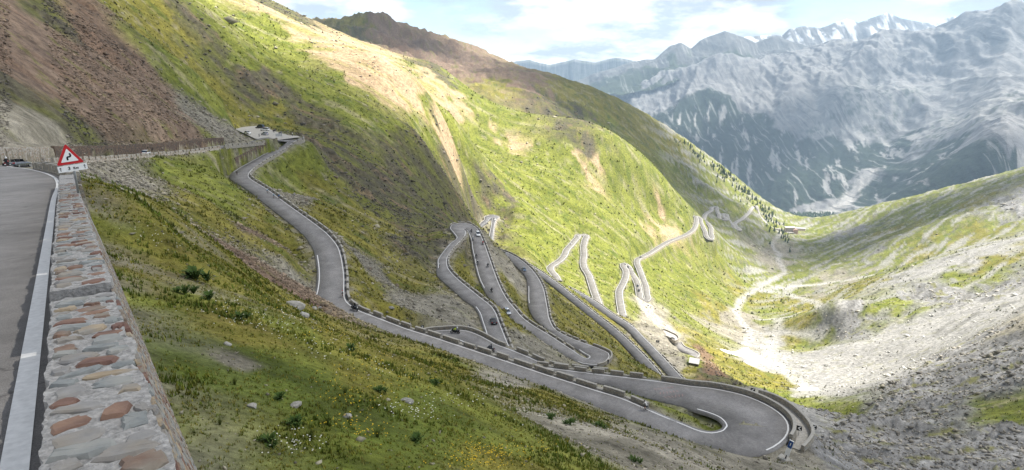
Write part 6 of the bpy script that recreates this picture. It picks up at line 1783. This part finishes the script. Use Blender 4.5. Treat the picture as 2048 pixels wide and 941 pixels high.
def traffic():
    put('convertible', 'grey', C_GREY, 'grey open convertible seen from behind at the left edge bend', spot('summit', 37, 335.5), GCAR)
    o = put('motorcycle', 'red', C_RED, 'motorcycle with red tail seen from behind at the left edge', spot('summit', 15, 337.5), GMOTO)
    seat_rider('ride', o, T_BLACK, JEANS, 'rider in black with white helmet at the left edge', H_WHITE, GRID)
    put('hatch', 'white', C_WHITE, 'white hatchback driving in front of the dark stone wall', spot('summit', 293, 311), GCAR)
    put('hatch', 'black', C_DARK, 'dark hatchback with red tail lamps on the leg below the motorcycle', spot('middle', 987, 646), GCAR)
    put('hatch', 'silver', C_SILVER, 'silver blue car coming down beside the block parapet', spot('middle', 1014, 626), GCAR)
    put('suv', 'white', C_WHITE, 'white car just below the upper hairpin', spot('middle', 956, 471), GCAR)
    put('hatch', 'blue', C_BLUE, 'blue grey car on the wide dark leg', spot('middle', 1048, 542, True), GCAR)
    mots = [(943, 465, 'black', C_BLACK, T_BLACK, H_BLACK, 'nearest to the upper hairpin'), (946, 481, 'silver', C_SILVER, T_GREY, H_WHITE, 'second below the upper hairpin'), (966, 489, 'red', C_RED, T_RED, H_BLACK, 'reddish one below the white car'), (970.5, 505, 'silver', C_SILVER, T_WHITE, H_WHITE, 'pale one close to the parapet'),
            (952.5, 516, 'black', C_BLACK, T_BLACK, H_BLACK, 'third on the left lane'), (955.5, 529, 'black', C_BLACK, T_BLACK, H_WHITE, 'fourth on the left lane'), (976, 534, 'black', C_BLACK, T_BLACK, H_BLACK, 'dark one beside the right edge line'), (983.5, 584, 'black', C_BLACK, T_BLACK, H_BLACK, 'lowest one alone on the leg')]
    for x, y, cn, c, t, hm, w in mots:
        o = put('motorcycle', cn, c, 'motorcycle on the middle leg, ' + w, spot('middle', x, y), GMOTO)
        seat_rider('ride', o, t, JEANS, 'rider on the middle leg motorcycle, ' + w, hm, GRID)
    o = put('motorcycle', 'black', C_BLACK, 'black touring motorcycle with panniers behind the wall blocks', spot('summit', 910, 667.5, True), GMOTO, scale=1.1)
    seat_rider('ride', o, T_HIVIS, JEANS, 'rider in yellow vest on the touring motorcycle', H_BLACK, GRID)
    seat_rider('ride', o, T_GREY, JEANS, 'passenger in grey behind the yellow vested rider', H_WHITE, GRID, back=-0.45)
    o = put('motorcycle', 'grey', C_GREY, 'motorcycle almost hidden behind the wall blocks', spot('summit', 981, 702, True), GMOTO)
    seat_rider('ride', o, T_BLACK, JEANS, 'rider of whom only head and shoulders show over the wall', H_BLACK, GRID)
    o = put('motorcycle', 'dark', C_DARK, 'dark motorcycle turning at the foot of the straight leg', spot('summit', 710, 621), GMOTO)
    seat_rider('ride', o, T_BLACK, JEANS, 'rider in black at the foot of the straight leg', H_BLACK, GRID)
    cyc = [('summit', 474.5, 351, 'black', C_BLACK, T_BLACK, H_BLACK, 'black clad cyclist at the road corner below the car park', False), ('summit', 535, 387, 'white', C_WHITE, T_CYAN, H_WHITE, 'cyclist in pale blue, first of three', False), ('summit', 547.5, 397, 'white', C_WHITE, T_CYAN, H_WHITE, 'cyclist in pale blue, second of three', False),
           ('summit', 558, 398.5, 'blue', C_BLUE, T_BLUE, H_BLACK, 'cyclist in darker blue, third of three', False), ('summit', 685.5, 594, 'red', C_RED, T_WHITE, H_RED, 'cyclist in white near the foot of the straight leg', False), ('summit', 1290, 822, 'black', C_BLACK, T_WHITE, H_BLACK, 'cyclist in white jersey and black shorts beside the grassy island', True),
           ('middle', 1087, 660, 'black', C_BLACK, T_BLACK, H_BLACK, 'small dark cyclist on the wide dark leg', False), ('middle', 879, 537, 'white', C_WHITE, T_GREY, H_WHITE, 'cyclist stopped at the bend below the upper hairpin', False)]
    for k, x, y, cn, c, t, hm, w, rv in cyc:
        o = put('bicycle', cn, c, 'bicycle of the ' + w, spot(k, x, y, rv), GBIKE)
        seat_rider('cycle', o, t, JEANS, w, hm, GCYC)
    far = [('green', 1142, 489, 'hatch', 'white', C_WHITE, 'white car on the left leg of the sunlit hairpin'), ('green', 1156, 474.5, 'hatch', 'white', C_WHITE, 'white car at the top of the sunlit hairpin'), ('valley', 1250.5, 531, 'hatch', 'black', C_DARK, 'black car at the top of the double bend'), ('valley', 1256, 535.5, 'hatch', 'black', C_DARK, 'black car just below the first on the double bend'),
           ('valley', 1275.5, 573, 'hatch', 'black', C_DARK, 'black car on the inner leg of the double bend'), ('valley', 1278, 582, 'hatch', 'black', C_DARK, 'black car lowest on the double bend'), ('behind', 990, 440, 'hatch', 'white', C_WHITE, 'white car in the half hidden hairpin'), ('valley', 1281, 515.5, 'hatch', 'black', C_DARK, 'dark car at the start of the long traverse')]
    for k, x, y, st_, cn, c, lab in far: put(st_, cn, c, lab, spot(k, x, y), GCAR)
    flat = lambda x, y, z=PARK_Z: (Vector(at_z(x, y, z)), (0, 0, 0))
    put('van', 'black', C_DARK, 'dark van at the far edge of the car park', flat(520, 257), GCAR, 2.9)
    put('suv', 'white', C_WHITE, 'white off roader standing in the car park', flat(530, 262), GCAR, 3.0)
    put('hatch', 'white', C_WHITE, 'white car at the near left of the car park', flat(495.5, 268.5), GCAR, -0.6)
    put('hatch', 'silver', C_SILVER, 'small grey car in the middle of the car park', flat(529.5, 270.5), GCAR, 2.6)
    for x, y, cn, c, w in ((549, 263.5, 'black', C_BLACK, 'left'), (561, 268, 'grey', C_GREY, 'right')):
        put('motorcycle', cn, c, 'parked motorcycle at the car park edge, %s of the two' % w, flat(x, y), GMOTO, 1.0)
    for x, y, t, lab in ((548, 266, T_BLACK, 'person in black standing by the parked motorcycles'), (518.5, 274.5, T_GREY, 'person in grey walking on the car park'), (585, 272.5, T_WHITE, 'person in white at the wall of the car park bend')):
        o = person('stand', t, JEANS, lab, 'people on foot'); o.location = at_z(x, y, PARK_Z); o.rotation_euler = (0, 0, 1.2)
    p = at_z(1216, 729, -85.4); o = person('stand', T_BLACK, JEANS, 'person in dark clothes standing at the middle hairpin wall', 'people on foot'); o.location = p; o.rotation_euler = (0, 0, -2)
traffic()
print('traffic', round(time.time() - T0, 1))

# ------------------------------------------------------------------ small road loop, hut, viewpoint, hotel, snow, trees
def valley_things():
    pts = [(1352, 686), (1360, 696), (1372, 702), (1382, 706), (1387.5, 709.5), (1386, 713.5), (1379, 716)]
    h0 = hit(1360, 700); z0 = h0[2] if h0 is not None else -165
    P = catmull(np.array([at_z(a, b, z0 + 1.5 - 0.25 * i) for i, (a, b) in enumerate(pts)]), 2.0); nm = normals2(P); o3 = np.concatenate([nm * 3.2, np.zeros((len(P), 1))], 1)
    r_ = tag(strip('road', P + o3, P - o3, ASPH, skirt=3.0, lift=0.25), 'small dark road loop above the hut', 'road', kind='structure')
    edge_line(P + o3, P - o3, r_, 0.35, lift=0.30)
    parapet('pale wall round the small dark road loop', P + o3, P - o3, 0, len(P), single=True, h=0.9, th=0.8, deep=3.0, m=WALL_PALE, off=0.1, step=1.5)
    # viewpoint
    ring = [(1315, 662), (1328, 660.5), (1342, 666), (1354, 672), (1357, 680), (1350, 684), (1338, 676), (1325, 672)]
    zc = -176.0
    hh = hit(1338, 673)
    if hh is not None: zc = hh[2] + 1.2
    V = np.array([at_z(a, b, zc) for a, b in ring]); c = V.mean(0)
    mb = MB(); n = len(V)
    mb.add([tuple(p) for p in V] + [tuple(p - np.array([0, 0, 4])) for p in V], [tuple(range(n))] + [(i, n + i, n + (i + 1) % n, (i + 1) % n) for i in range(n)])
    me = mb.mesh('viewpoint'); bm = bmesh.new(); bm.from_mesh(me); bmesh.ops.recalc_face_normals(bm, faces=bm.faces); bm.to_mesh(me); bm.free()
    tag(obj('viewpoint', me, GRAVEL), 'oval gravel viewpoint platform above the valley', 'platform', kind='structure')
    Vc = catmull(np.concatenate([V, V[:1]]), 1.5)
    inner = Vc + (c - Vc) * 0.3
    parapet('low pale rim wall of the gravel viewpoint', Vc, inner, 0, len(Vc), single=True, h=0.9, th=0.6, deep=1.0, m=WALL_PALE, off=-0.4, step=1.0)
    put('hatch', 'black', C_DARK, 'dark car parked on the gravel viewpoint', (Vector(at_z(1344, 679, zc)), (0, 0, 0)), GCAR, 2.2)
    sl = hit(1299, 614)
    if sl is not None: put('hatch', 'white', C_WHITE, 'white car on the pale earth slip below the double bend', (Vector(sl) + Vector((0, 0, .2)), (0, 0, 0)), GCAR, 0.4, 1.3)
    # hut with pale slanting roof
    p = hit(1388, 731)
    if p is not None:
        root = tag(empty('hut', tuple(p), -0.35), 'small stone hut with pale slanting roof below the road loop', 'hut')
        mb = MB(); mb.box((0, 0, 0.6), (5.2, 4.2, 3.6)); mb.build('wall', WALL_DARK, root)
        mb = MB(); mb.add([(-3.0, -2.6, 2.25), (3.0, -2.6, 2.0), (3.0, 2.5, 3.3), (-3.0, 2.5, 3.5), (-3.0, -2.6, 2.5), (3.0, -2.6, 2.25), (3.0, 2.5, 3.55), (-3.0, 2.5, 3.75)], [(3, 2, 1, 0), (4, 5, 6, 7), (0, 1, 5, 4), (1, 2, 6, 5), (2, 3, 7, 6), (3, 0, 4, 7)]); mb.build('roof', mat('sheet_roof', (.50, .48, .45), .6, .12, 2), root)
        mb = MB(); mb.box((-.8, -2.12, .3), (1.0, .08, 2.0)); mb.build('door', mat('door_wood', (.09, .055, .03), .8), root)
        mb = MB(); mb.box((1.2, -2.12, 1.0), (.9, .06, .8)); mb.build('window', GLASS, root)
    # snow
    SNOW = mat('old_snow', (.80, .77, .74), 0.8, 0.08, 0.15, 0.3)
    for lab, pts in (('large dirty snow patch at the head of the scree bowl', [(1437, 698), (1456, 703), (1476, 701), (1497, 696), (1502, 702), (1520, 712), (1542, 724), (1530, 729), (1508, 725), (1490, 716), (1470, 711), (1452, 706)]), ('smaller snow patch below the large one', [(1488, 722), (1500, 723), (1512, 728), (1504, 732), (1492, 727)]), ('narrow snow strip right of the green slope', [(1596, 769), (1606, 770), (1616, 776), (1622, 782), (1612, 782), (1601, 776)])):
        Q = []
        for a, b in pts:
            h = hit(a, b)
            if h is not None: Q.append(h)
        if len(Q) < 4: continue
        Q = np.array(Q); c = Q.mean(0); c[2] = ground(c[0], c[1])
        nr = 7; V = [(c[0], c[1], c[2] + 0.8)]; F = []
        Qd = catmull(np.concatenate([Q, Q[:1]]), 4)[:-1]; n = len(Qd)
        for k in range(1, nr + 1):
            for q in Qd:
                t = k / nr; x = c[0] + (q[0] - c[0]) * t; y = c[1] + (q[1] - c[1]) * t
                V.append((x, y, ground(x, y) + (0.9 if k < nr else -0.3)))
        for i in range(n): F.append((0, 1 + i, 1 + (i + 1) % n))
        for k in range(nr - 1):
            for i in range(n): F.append((1 + k * n + i, 1 + (k + 1) * n + i, 1 + (k + 1) * n + (i + 1) % n, 1 + k * n + (i + 1) % n))
        me = bpy.data.meshes.new('snow_patch'); me.from_pydata(V, [], F); me.update(); bm = bmesh.new(); bm.from_mesh(me); bmesh.ops.recalc_face_normals(bm, faces=bm.faces); bm.to_mesh(me); bm.free()
        tag(obj('snow_patch', me, SNOW, smooth_shade=True), lab, 'snow', 'old snow patches')
    # hotel
    base = at_z(1583, 468.5, -384); base[2] = min(base[2], ground(base[0], base[1]) + 1.0) if False else base[2]
    PLASTER = mat('plaster_cream', (.55, .47, .40), .9, .1, .4); ROOFW = mat('roof_white', (.72, .72, .71), .5, .06, .4); PINK = mat('plaster_pink', (.58, .40, .34), .9, .1, .4); WIN = mat('window_dark', (.05, .055, .065), .3, .2, 1)
    root = tag(empty('hotel', tuple(base), -0.12), 'pale hotel with white roof and rows of windows at the valley end', 'hotel'); root.scale = (.8, .8, .72)
    mb = MB(); mb.box((-4, 8, 7), (26, 11, 26)); mb.build('wall', PLASTER, root)
    mb = MB(); mb.box((-4, 8, 20.6), (28, 13, 1.6)); mb.build('roof', ROOFW, root)
    for r in range(3):
        for c_ in range(7):
            mb = MB(); mb.box((-14.5 + c_ * 3.5, 2.45, 10 + r * 3.2), (1.5, .15, 1.9)); mb.build('window', WIN, root)
    mb = MB(); mb.box((10, 4, 4), (13, 14, 20)); mb.add([(3.2, -3.4, 14), (16.8, -3.4, 14), (16.8, 11.4, 14), (3.2, 11.4, 14), (10, -3.4, 17.5), (10, 11.4, 17.5)], [(0, 1, 4), (2, 3, 5), (1, 2, 5, 4), (3, 0, 4, 5), (3, 2, 1, 0)]); mb.build('gable_wing', PINK, root)
    for r in range(2):
        for c_ in range(3):
            mb = MB(); mb.box((6.5 + c_ * 3.6, -3.1, 5 + r * 4), (1.5, .15, 2.0)); mb.build('window', WIN, root)
    mb = MB(); mb.box((-6, -4, 2), (20, 10, 10)); mb.build('terrace', mat('terrace_stone', (.42, .40, .37), .9), root)
    a = tag(empty('annex', (base[0] + 30, base[1] + 22, base[2] + 5), -0.2), 'long low grey roofed annex right of the hotel', 'building'); a.scale = (.7, .7, .5)
    mb = MB(); mb.box((0, 0, 2), (30, 10, 12)); mb.build('wall', PLASTER, a)
    mb = MB(); mb.add([(-16, -6, 8), (16, -6, 8), (16, 6, 8), (-16, 6, 8), (-16, 0, 11), (16, 0, 11)], [(0, 1, 5, 4), (2, 3, 4, 5), (0, 4, 3), (1, 2, 5), (3, 2, 1, 0)]); mb.build('roof', mat('roof_grey', (.40, .41, .43), .5), a)
    pts = [(1570, 473), (1586, 475), (1606, 470), (1625, 462), (1642, 453)]
    P = draped(pts)
valley_things()
def trees():
    BARK = mat('bark', (.07, .05, .035), .95); NEEDLE = mat('needles', (.030, .052, .022), .9, .45, 0.6, color2=(.055, .085, .032))
    def conifer(seed):
        g = random.Random(seed); mb = MB(); H_ = 12.0
        layers = 7; n = 8
        for k in range(layers):
            t = k / layers; z0 = 1.2 + (H_ - 1.2) * t; r = 2.3 * (1 - t) ** 0.8 * g.uniform(.8, 1.15); hgt = (H_ / layers) * 1.9
            ring = []
            for i in range(n):
                a = 2 * math.pi * i / n + g.uniform(-.2, .2); rr = r * g.uniform(.6, 1.25); ring.append((rr * math.cos(a), rr * math.sin(a), z0 + g.uniform(-.35, .25)))
            mb.add(ring + [(g.uniform(-.1, .1), g.uniform(-.1, .1), min(z0 + hgt, H_ + .6))], [(i, (i + 1) % n, n) for i in range(n)])
        t = MB(); t.tube((0, 0, -1.5), (0, 0, H_ * .8), .22, .05, n=6)
        return mb.mesh('crown'), t.mesh('trunk')
    PR = [conifer(s) for s in range(6)]
    for c, t in PR: c.materials.append(NEEDLE); t.materials.append(BARK)
    g = np.random.default_rng(9)
    ridge = [(1300, 240), (1358, 274), (1406, 307), (1454, 341), (1511, 393), (1559, 432), (1578, 450)]
    rx = np.array([p[0] for p in ridge], float); ry = np.array([p[1] for p in ridge], float)
    n = 0; tries = 0
    while n < 270 and tries < 6000:
        tries += 1
        x = 1325 + 255 * g.random() ** 0.55; off = abs(g.normal(0, 1)) * (5 + 17 * (x - 1315) / 265)
        y = float(np.interp(x, rx, ry)) + 3 + off
        if fbm(np.array([x / 30]), np.array([y / 14]), 2, 505)[0] < -0.05 and g.random() < .8: continue
        h = hit(x, y)
        if h is None or not (1100 < math.hypot(h[0], h[1]) < 2400): continue
        if grid_at(road_d, np.array([h[0]]), np.array([h[1]]))[0] < 5: continue
        c, t = PR[int(g.integers(6))]
        root = tag(empty('pine_tree', tuple(h), g.uniform(0, 6)), 'dark conifer on the ridge slope above the far bends', 'tree', 'conifers on the ridge above the far bends')
        s = g.uniform(.4, 1.0)
        for me, nm_ in ((c, 'crown'), (t, 'trunk')):
            o = bpy.data.objects.new(nm_, me); COL.objects.link(o); o.parent = root; o.scale = (s * 1.1, s * 1.1, s)
        n += 1
    # the wood on the lower flank behind the hotel, one dark mass
    m = 1500; V = []; T = []; C = []
    k = 0
    while k < m:
        x = g.uniform(1540, 1668); y = g.uniform(424, 456)
        lim = np.interp(x, [1540, 1578, 1668], [416, 446, 436])
        a, b = ray(x, y); Y = 2050 + (456 - y) * 26 + g.uniform(-60, 60)
        X = a * Y; z = grid_at(TZ, np.array([X]), np.array([Y]))[0] if Y < 2400 else None
        k += 1
        zz = b * Y if z is None else max(z, b * Y - 8)
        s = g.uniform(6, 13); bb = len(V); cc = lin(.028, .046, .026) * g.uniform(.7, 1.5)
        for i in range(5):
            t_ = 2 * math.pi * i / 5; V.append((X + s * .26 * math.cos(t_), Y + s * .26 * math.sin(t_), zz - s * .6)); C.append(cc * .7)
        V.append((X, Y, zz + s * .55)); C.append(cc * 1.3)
        T += [(bb + i, bb + (i + 1) % 5, bb + 5) for i in range(5)]
    tag(obj('forest', attr_mesh('forest', np.array(V), np.array(T), np.array(C)), LEAF), 'dark conifer wood behind the hotel', 'forest', kind='stuff')
    return n
print('trees', trees(), round(time.time() - T0, 1))

# ------------------------------------------------------------------ drifting clouds overhead (out of the picture) and the hazy air
def cloud_material(lo, hi):
    m = bpy.data.materials.new('cloud_vapour'); m.use_nodes = True
    nt = m.node_tree; nt.nodes.clear(); N = nt.nodes.new; L = nt.links.new
    out = N('ShaderNodeOutputMaterial'); mix = N('ShaderNodeMixShader'); tr = N('ShaderNodeBsdfTransparent'); df = N('ShaderNodeBsdfDiffuse'); tl = N('ShaderNodeBsdfTranslucent'); m2 = N('ShaderNodeMixShader')
    tc = N('ShaderNodeTexCoord'); n = N('ShaderNodeTexNoise'); n.inputs['Scale'].default_value = 0.007; n.inputs['Detail'].default_value = 6; L(tc.outputs['Object'], n.inputs['Vector'])
    r = N('ShaderNodeMapRange'); r.inputs['From Min'].default_value = 0.35; r.inputs['From Max'].default_value = 0.6; r.inputs['To Min'].default_value = lo; r.inputs['To Max'].default_value = hi; L(n.outputs['Fac'], r.inputs['Value'])
    df.inputs['Color'].default_value = (.9, .9, .9, 1); tl.inputs['Color'].default_value = (.9, .9, .9, 1)
    L(df.outputs[0], m2.inputs[1]); L(tl.outputs[0], m2.inputs[2]); m2.inputs[0].default_value = 0.5
    at = N('ShaderNodeAttribute'); at.attribute_name = 'thick'; mu = N('ShaderNodeMath'); mu.operation = 'MULTIPLY'; L(r.outputs[0], mu.inputs[0]); L(at.outputs['Fac'], mu.inputs[1]); L(mu.outputs[0], mix.inputs[0]); L(tr.outputs[0], mix.inputs[1]); L(m2.outputs[0], mix.inputs[2]); L(mix.outputs[0], out.inputs[0])
    return m
CLOUD = cloud_material(.5, .8); CLOUD_THICK = cloud_material(.50, .72); CLOUD_THIN = cloud_material(.25, .5)
def cloud(label, gx_, gy_, gz_, rx, ry, seed, rot=0.0, H=1500.0, m=None):
    c = Vector((gx_, gy_, gz_)) + SUNV * ((H - gz_) / SUNV.z)
    n1, n2 = 64, 20
    th = np.linspace(0, 2 * math.pi, n1, endpoint=False); ph = np.linspace(-math.pi / 2, math.pi / 2, n2)
    T, P = np.meshgrid(th, ph, indexing='ij')
    cx, cy, cz = np.cos(P) * np.cos(T), np.cos(P) * np.sin(T), np.sin(P)
    d = 1 + 0.30 * fbm(cx * 2.2 + seed, cy * 2.2 + cz, 4, seed) + 0.10 * ridged(cx * 5 + seed, cy * 5 + cz * 2, 3, seed + 3)
    thick = smooth(1.0, 0.5, np.hypot(cx, cy))
    rx, ry = rx * 1.22, ry * 1.22
    cz = np.where(cz < 0, cz * 0.35, cz)
    x, y, z = rx * cx * d, ry * cy * d, 90 * cz * d
    ca_, sa_ = math.cos(rot), math.sin(rot)
    V = np.stack([x * ca_ - y * sa_, x * sa_ + y * ca_, z], -1)
    ids = np.arange(n1 * n2).reshape(n1, n2)
    nx = np.roll(ids, -1, 0)
    q = np.stack([ids[:, :-1], nx[:, :-1], nx[:, 1:], ids[:, 1:]], -1).reshape(-1, 4)
    me = mesh_np('cloud', V, q)
    me.attributes.new('thick', 'FLOAT', 'POINT').data.foreach_set('value', thick.astype(np.float32).ravel())
    o = obj('cloud', me, m or CLOUD, smooth_shade=True)
    o.location = c
    tag(o, label, 'cloud', 'clouds drifting above the pass', 'thing')
cloud('broad cloud shading the foreground and near hairpins', -30, 200, -60, 275, 335, 3, 0.1, m=CLOUD_THICK)
cloud('small thin cloud shading the near limestone rocks', 250, 270, -150, 150, 120, 5, 0.5, m=CLOUD_THIN)
cloud('long cloud shading the ridge beside the far bends', 260, 1540, -150, 460, 290, 8, -0.55)
cloud('cloud shading the upper part of the right slope', 830, 1290, -280, 300, 210, 11, 0.4)
cloud('cloud shading the brown peak', -420, 1800, 60, 300, 230, 14, 0.0)
cloud('cloud shading the foot of the limestone wall', 1500, 4600, -500, 900, 520, 17, 0.3)

def haze():
    zs = [(o.matrix_world @ Vector(c)).z for o in bpy.data.objects if o.type == 'MESH' and o.name.split('.')[0] in ('terrain', 'mountain', 'mountain_range') for c in o.bound_box]
    print('heights', min(zs), max(zs))
    x0, x1, y0, y1, z0, z1 = -3800, 8200, -60, 9400, min(zs) - 1.0, max(zs) + 15.0
    mb = MB(); mb.box(((x0 + x1) / 2, (y0 + y1) / 2, (z0 + z1) / 2), (x1 - x0, y1 - y0, z1 - z0))
    m = bpy.data.materials.new('haze_air'); m.use_nodes = True
    nt = m.node_tree; nt.nodes.clear()
    out = nt.nodes.new('ShaderNodeOutputMaterial'); v = nt.nodes.new('ShaderNodeVolumePrincipled')
    v.inputs['Color'].default_value = (0.58, 0.78, 1.0, 1); v.inputs['Density'].default_value = HAZE_DENSITY; v.inputs['Anisotropy'].default_value = 0.25
    nt.links.new(v.outputs[0], out.inputs['Volume'])
    o = mb.build('haze', m)
    tag(o, 'thin blue haze filling the valley air', 'haze', kind='stuff')
HAZE_DENSITY = 6.2e-5
haze()
print('script done', round(time.time() - T0, 1))
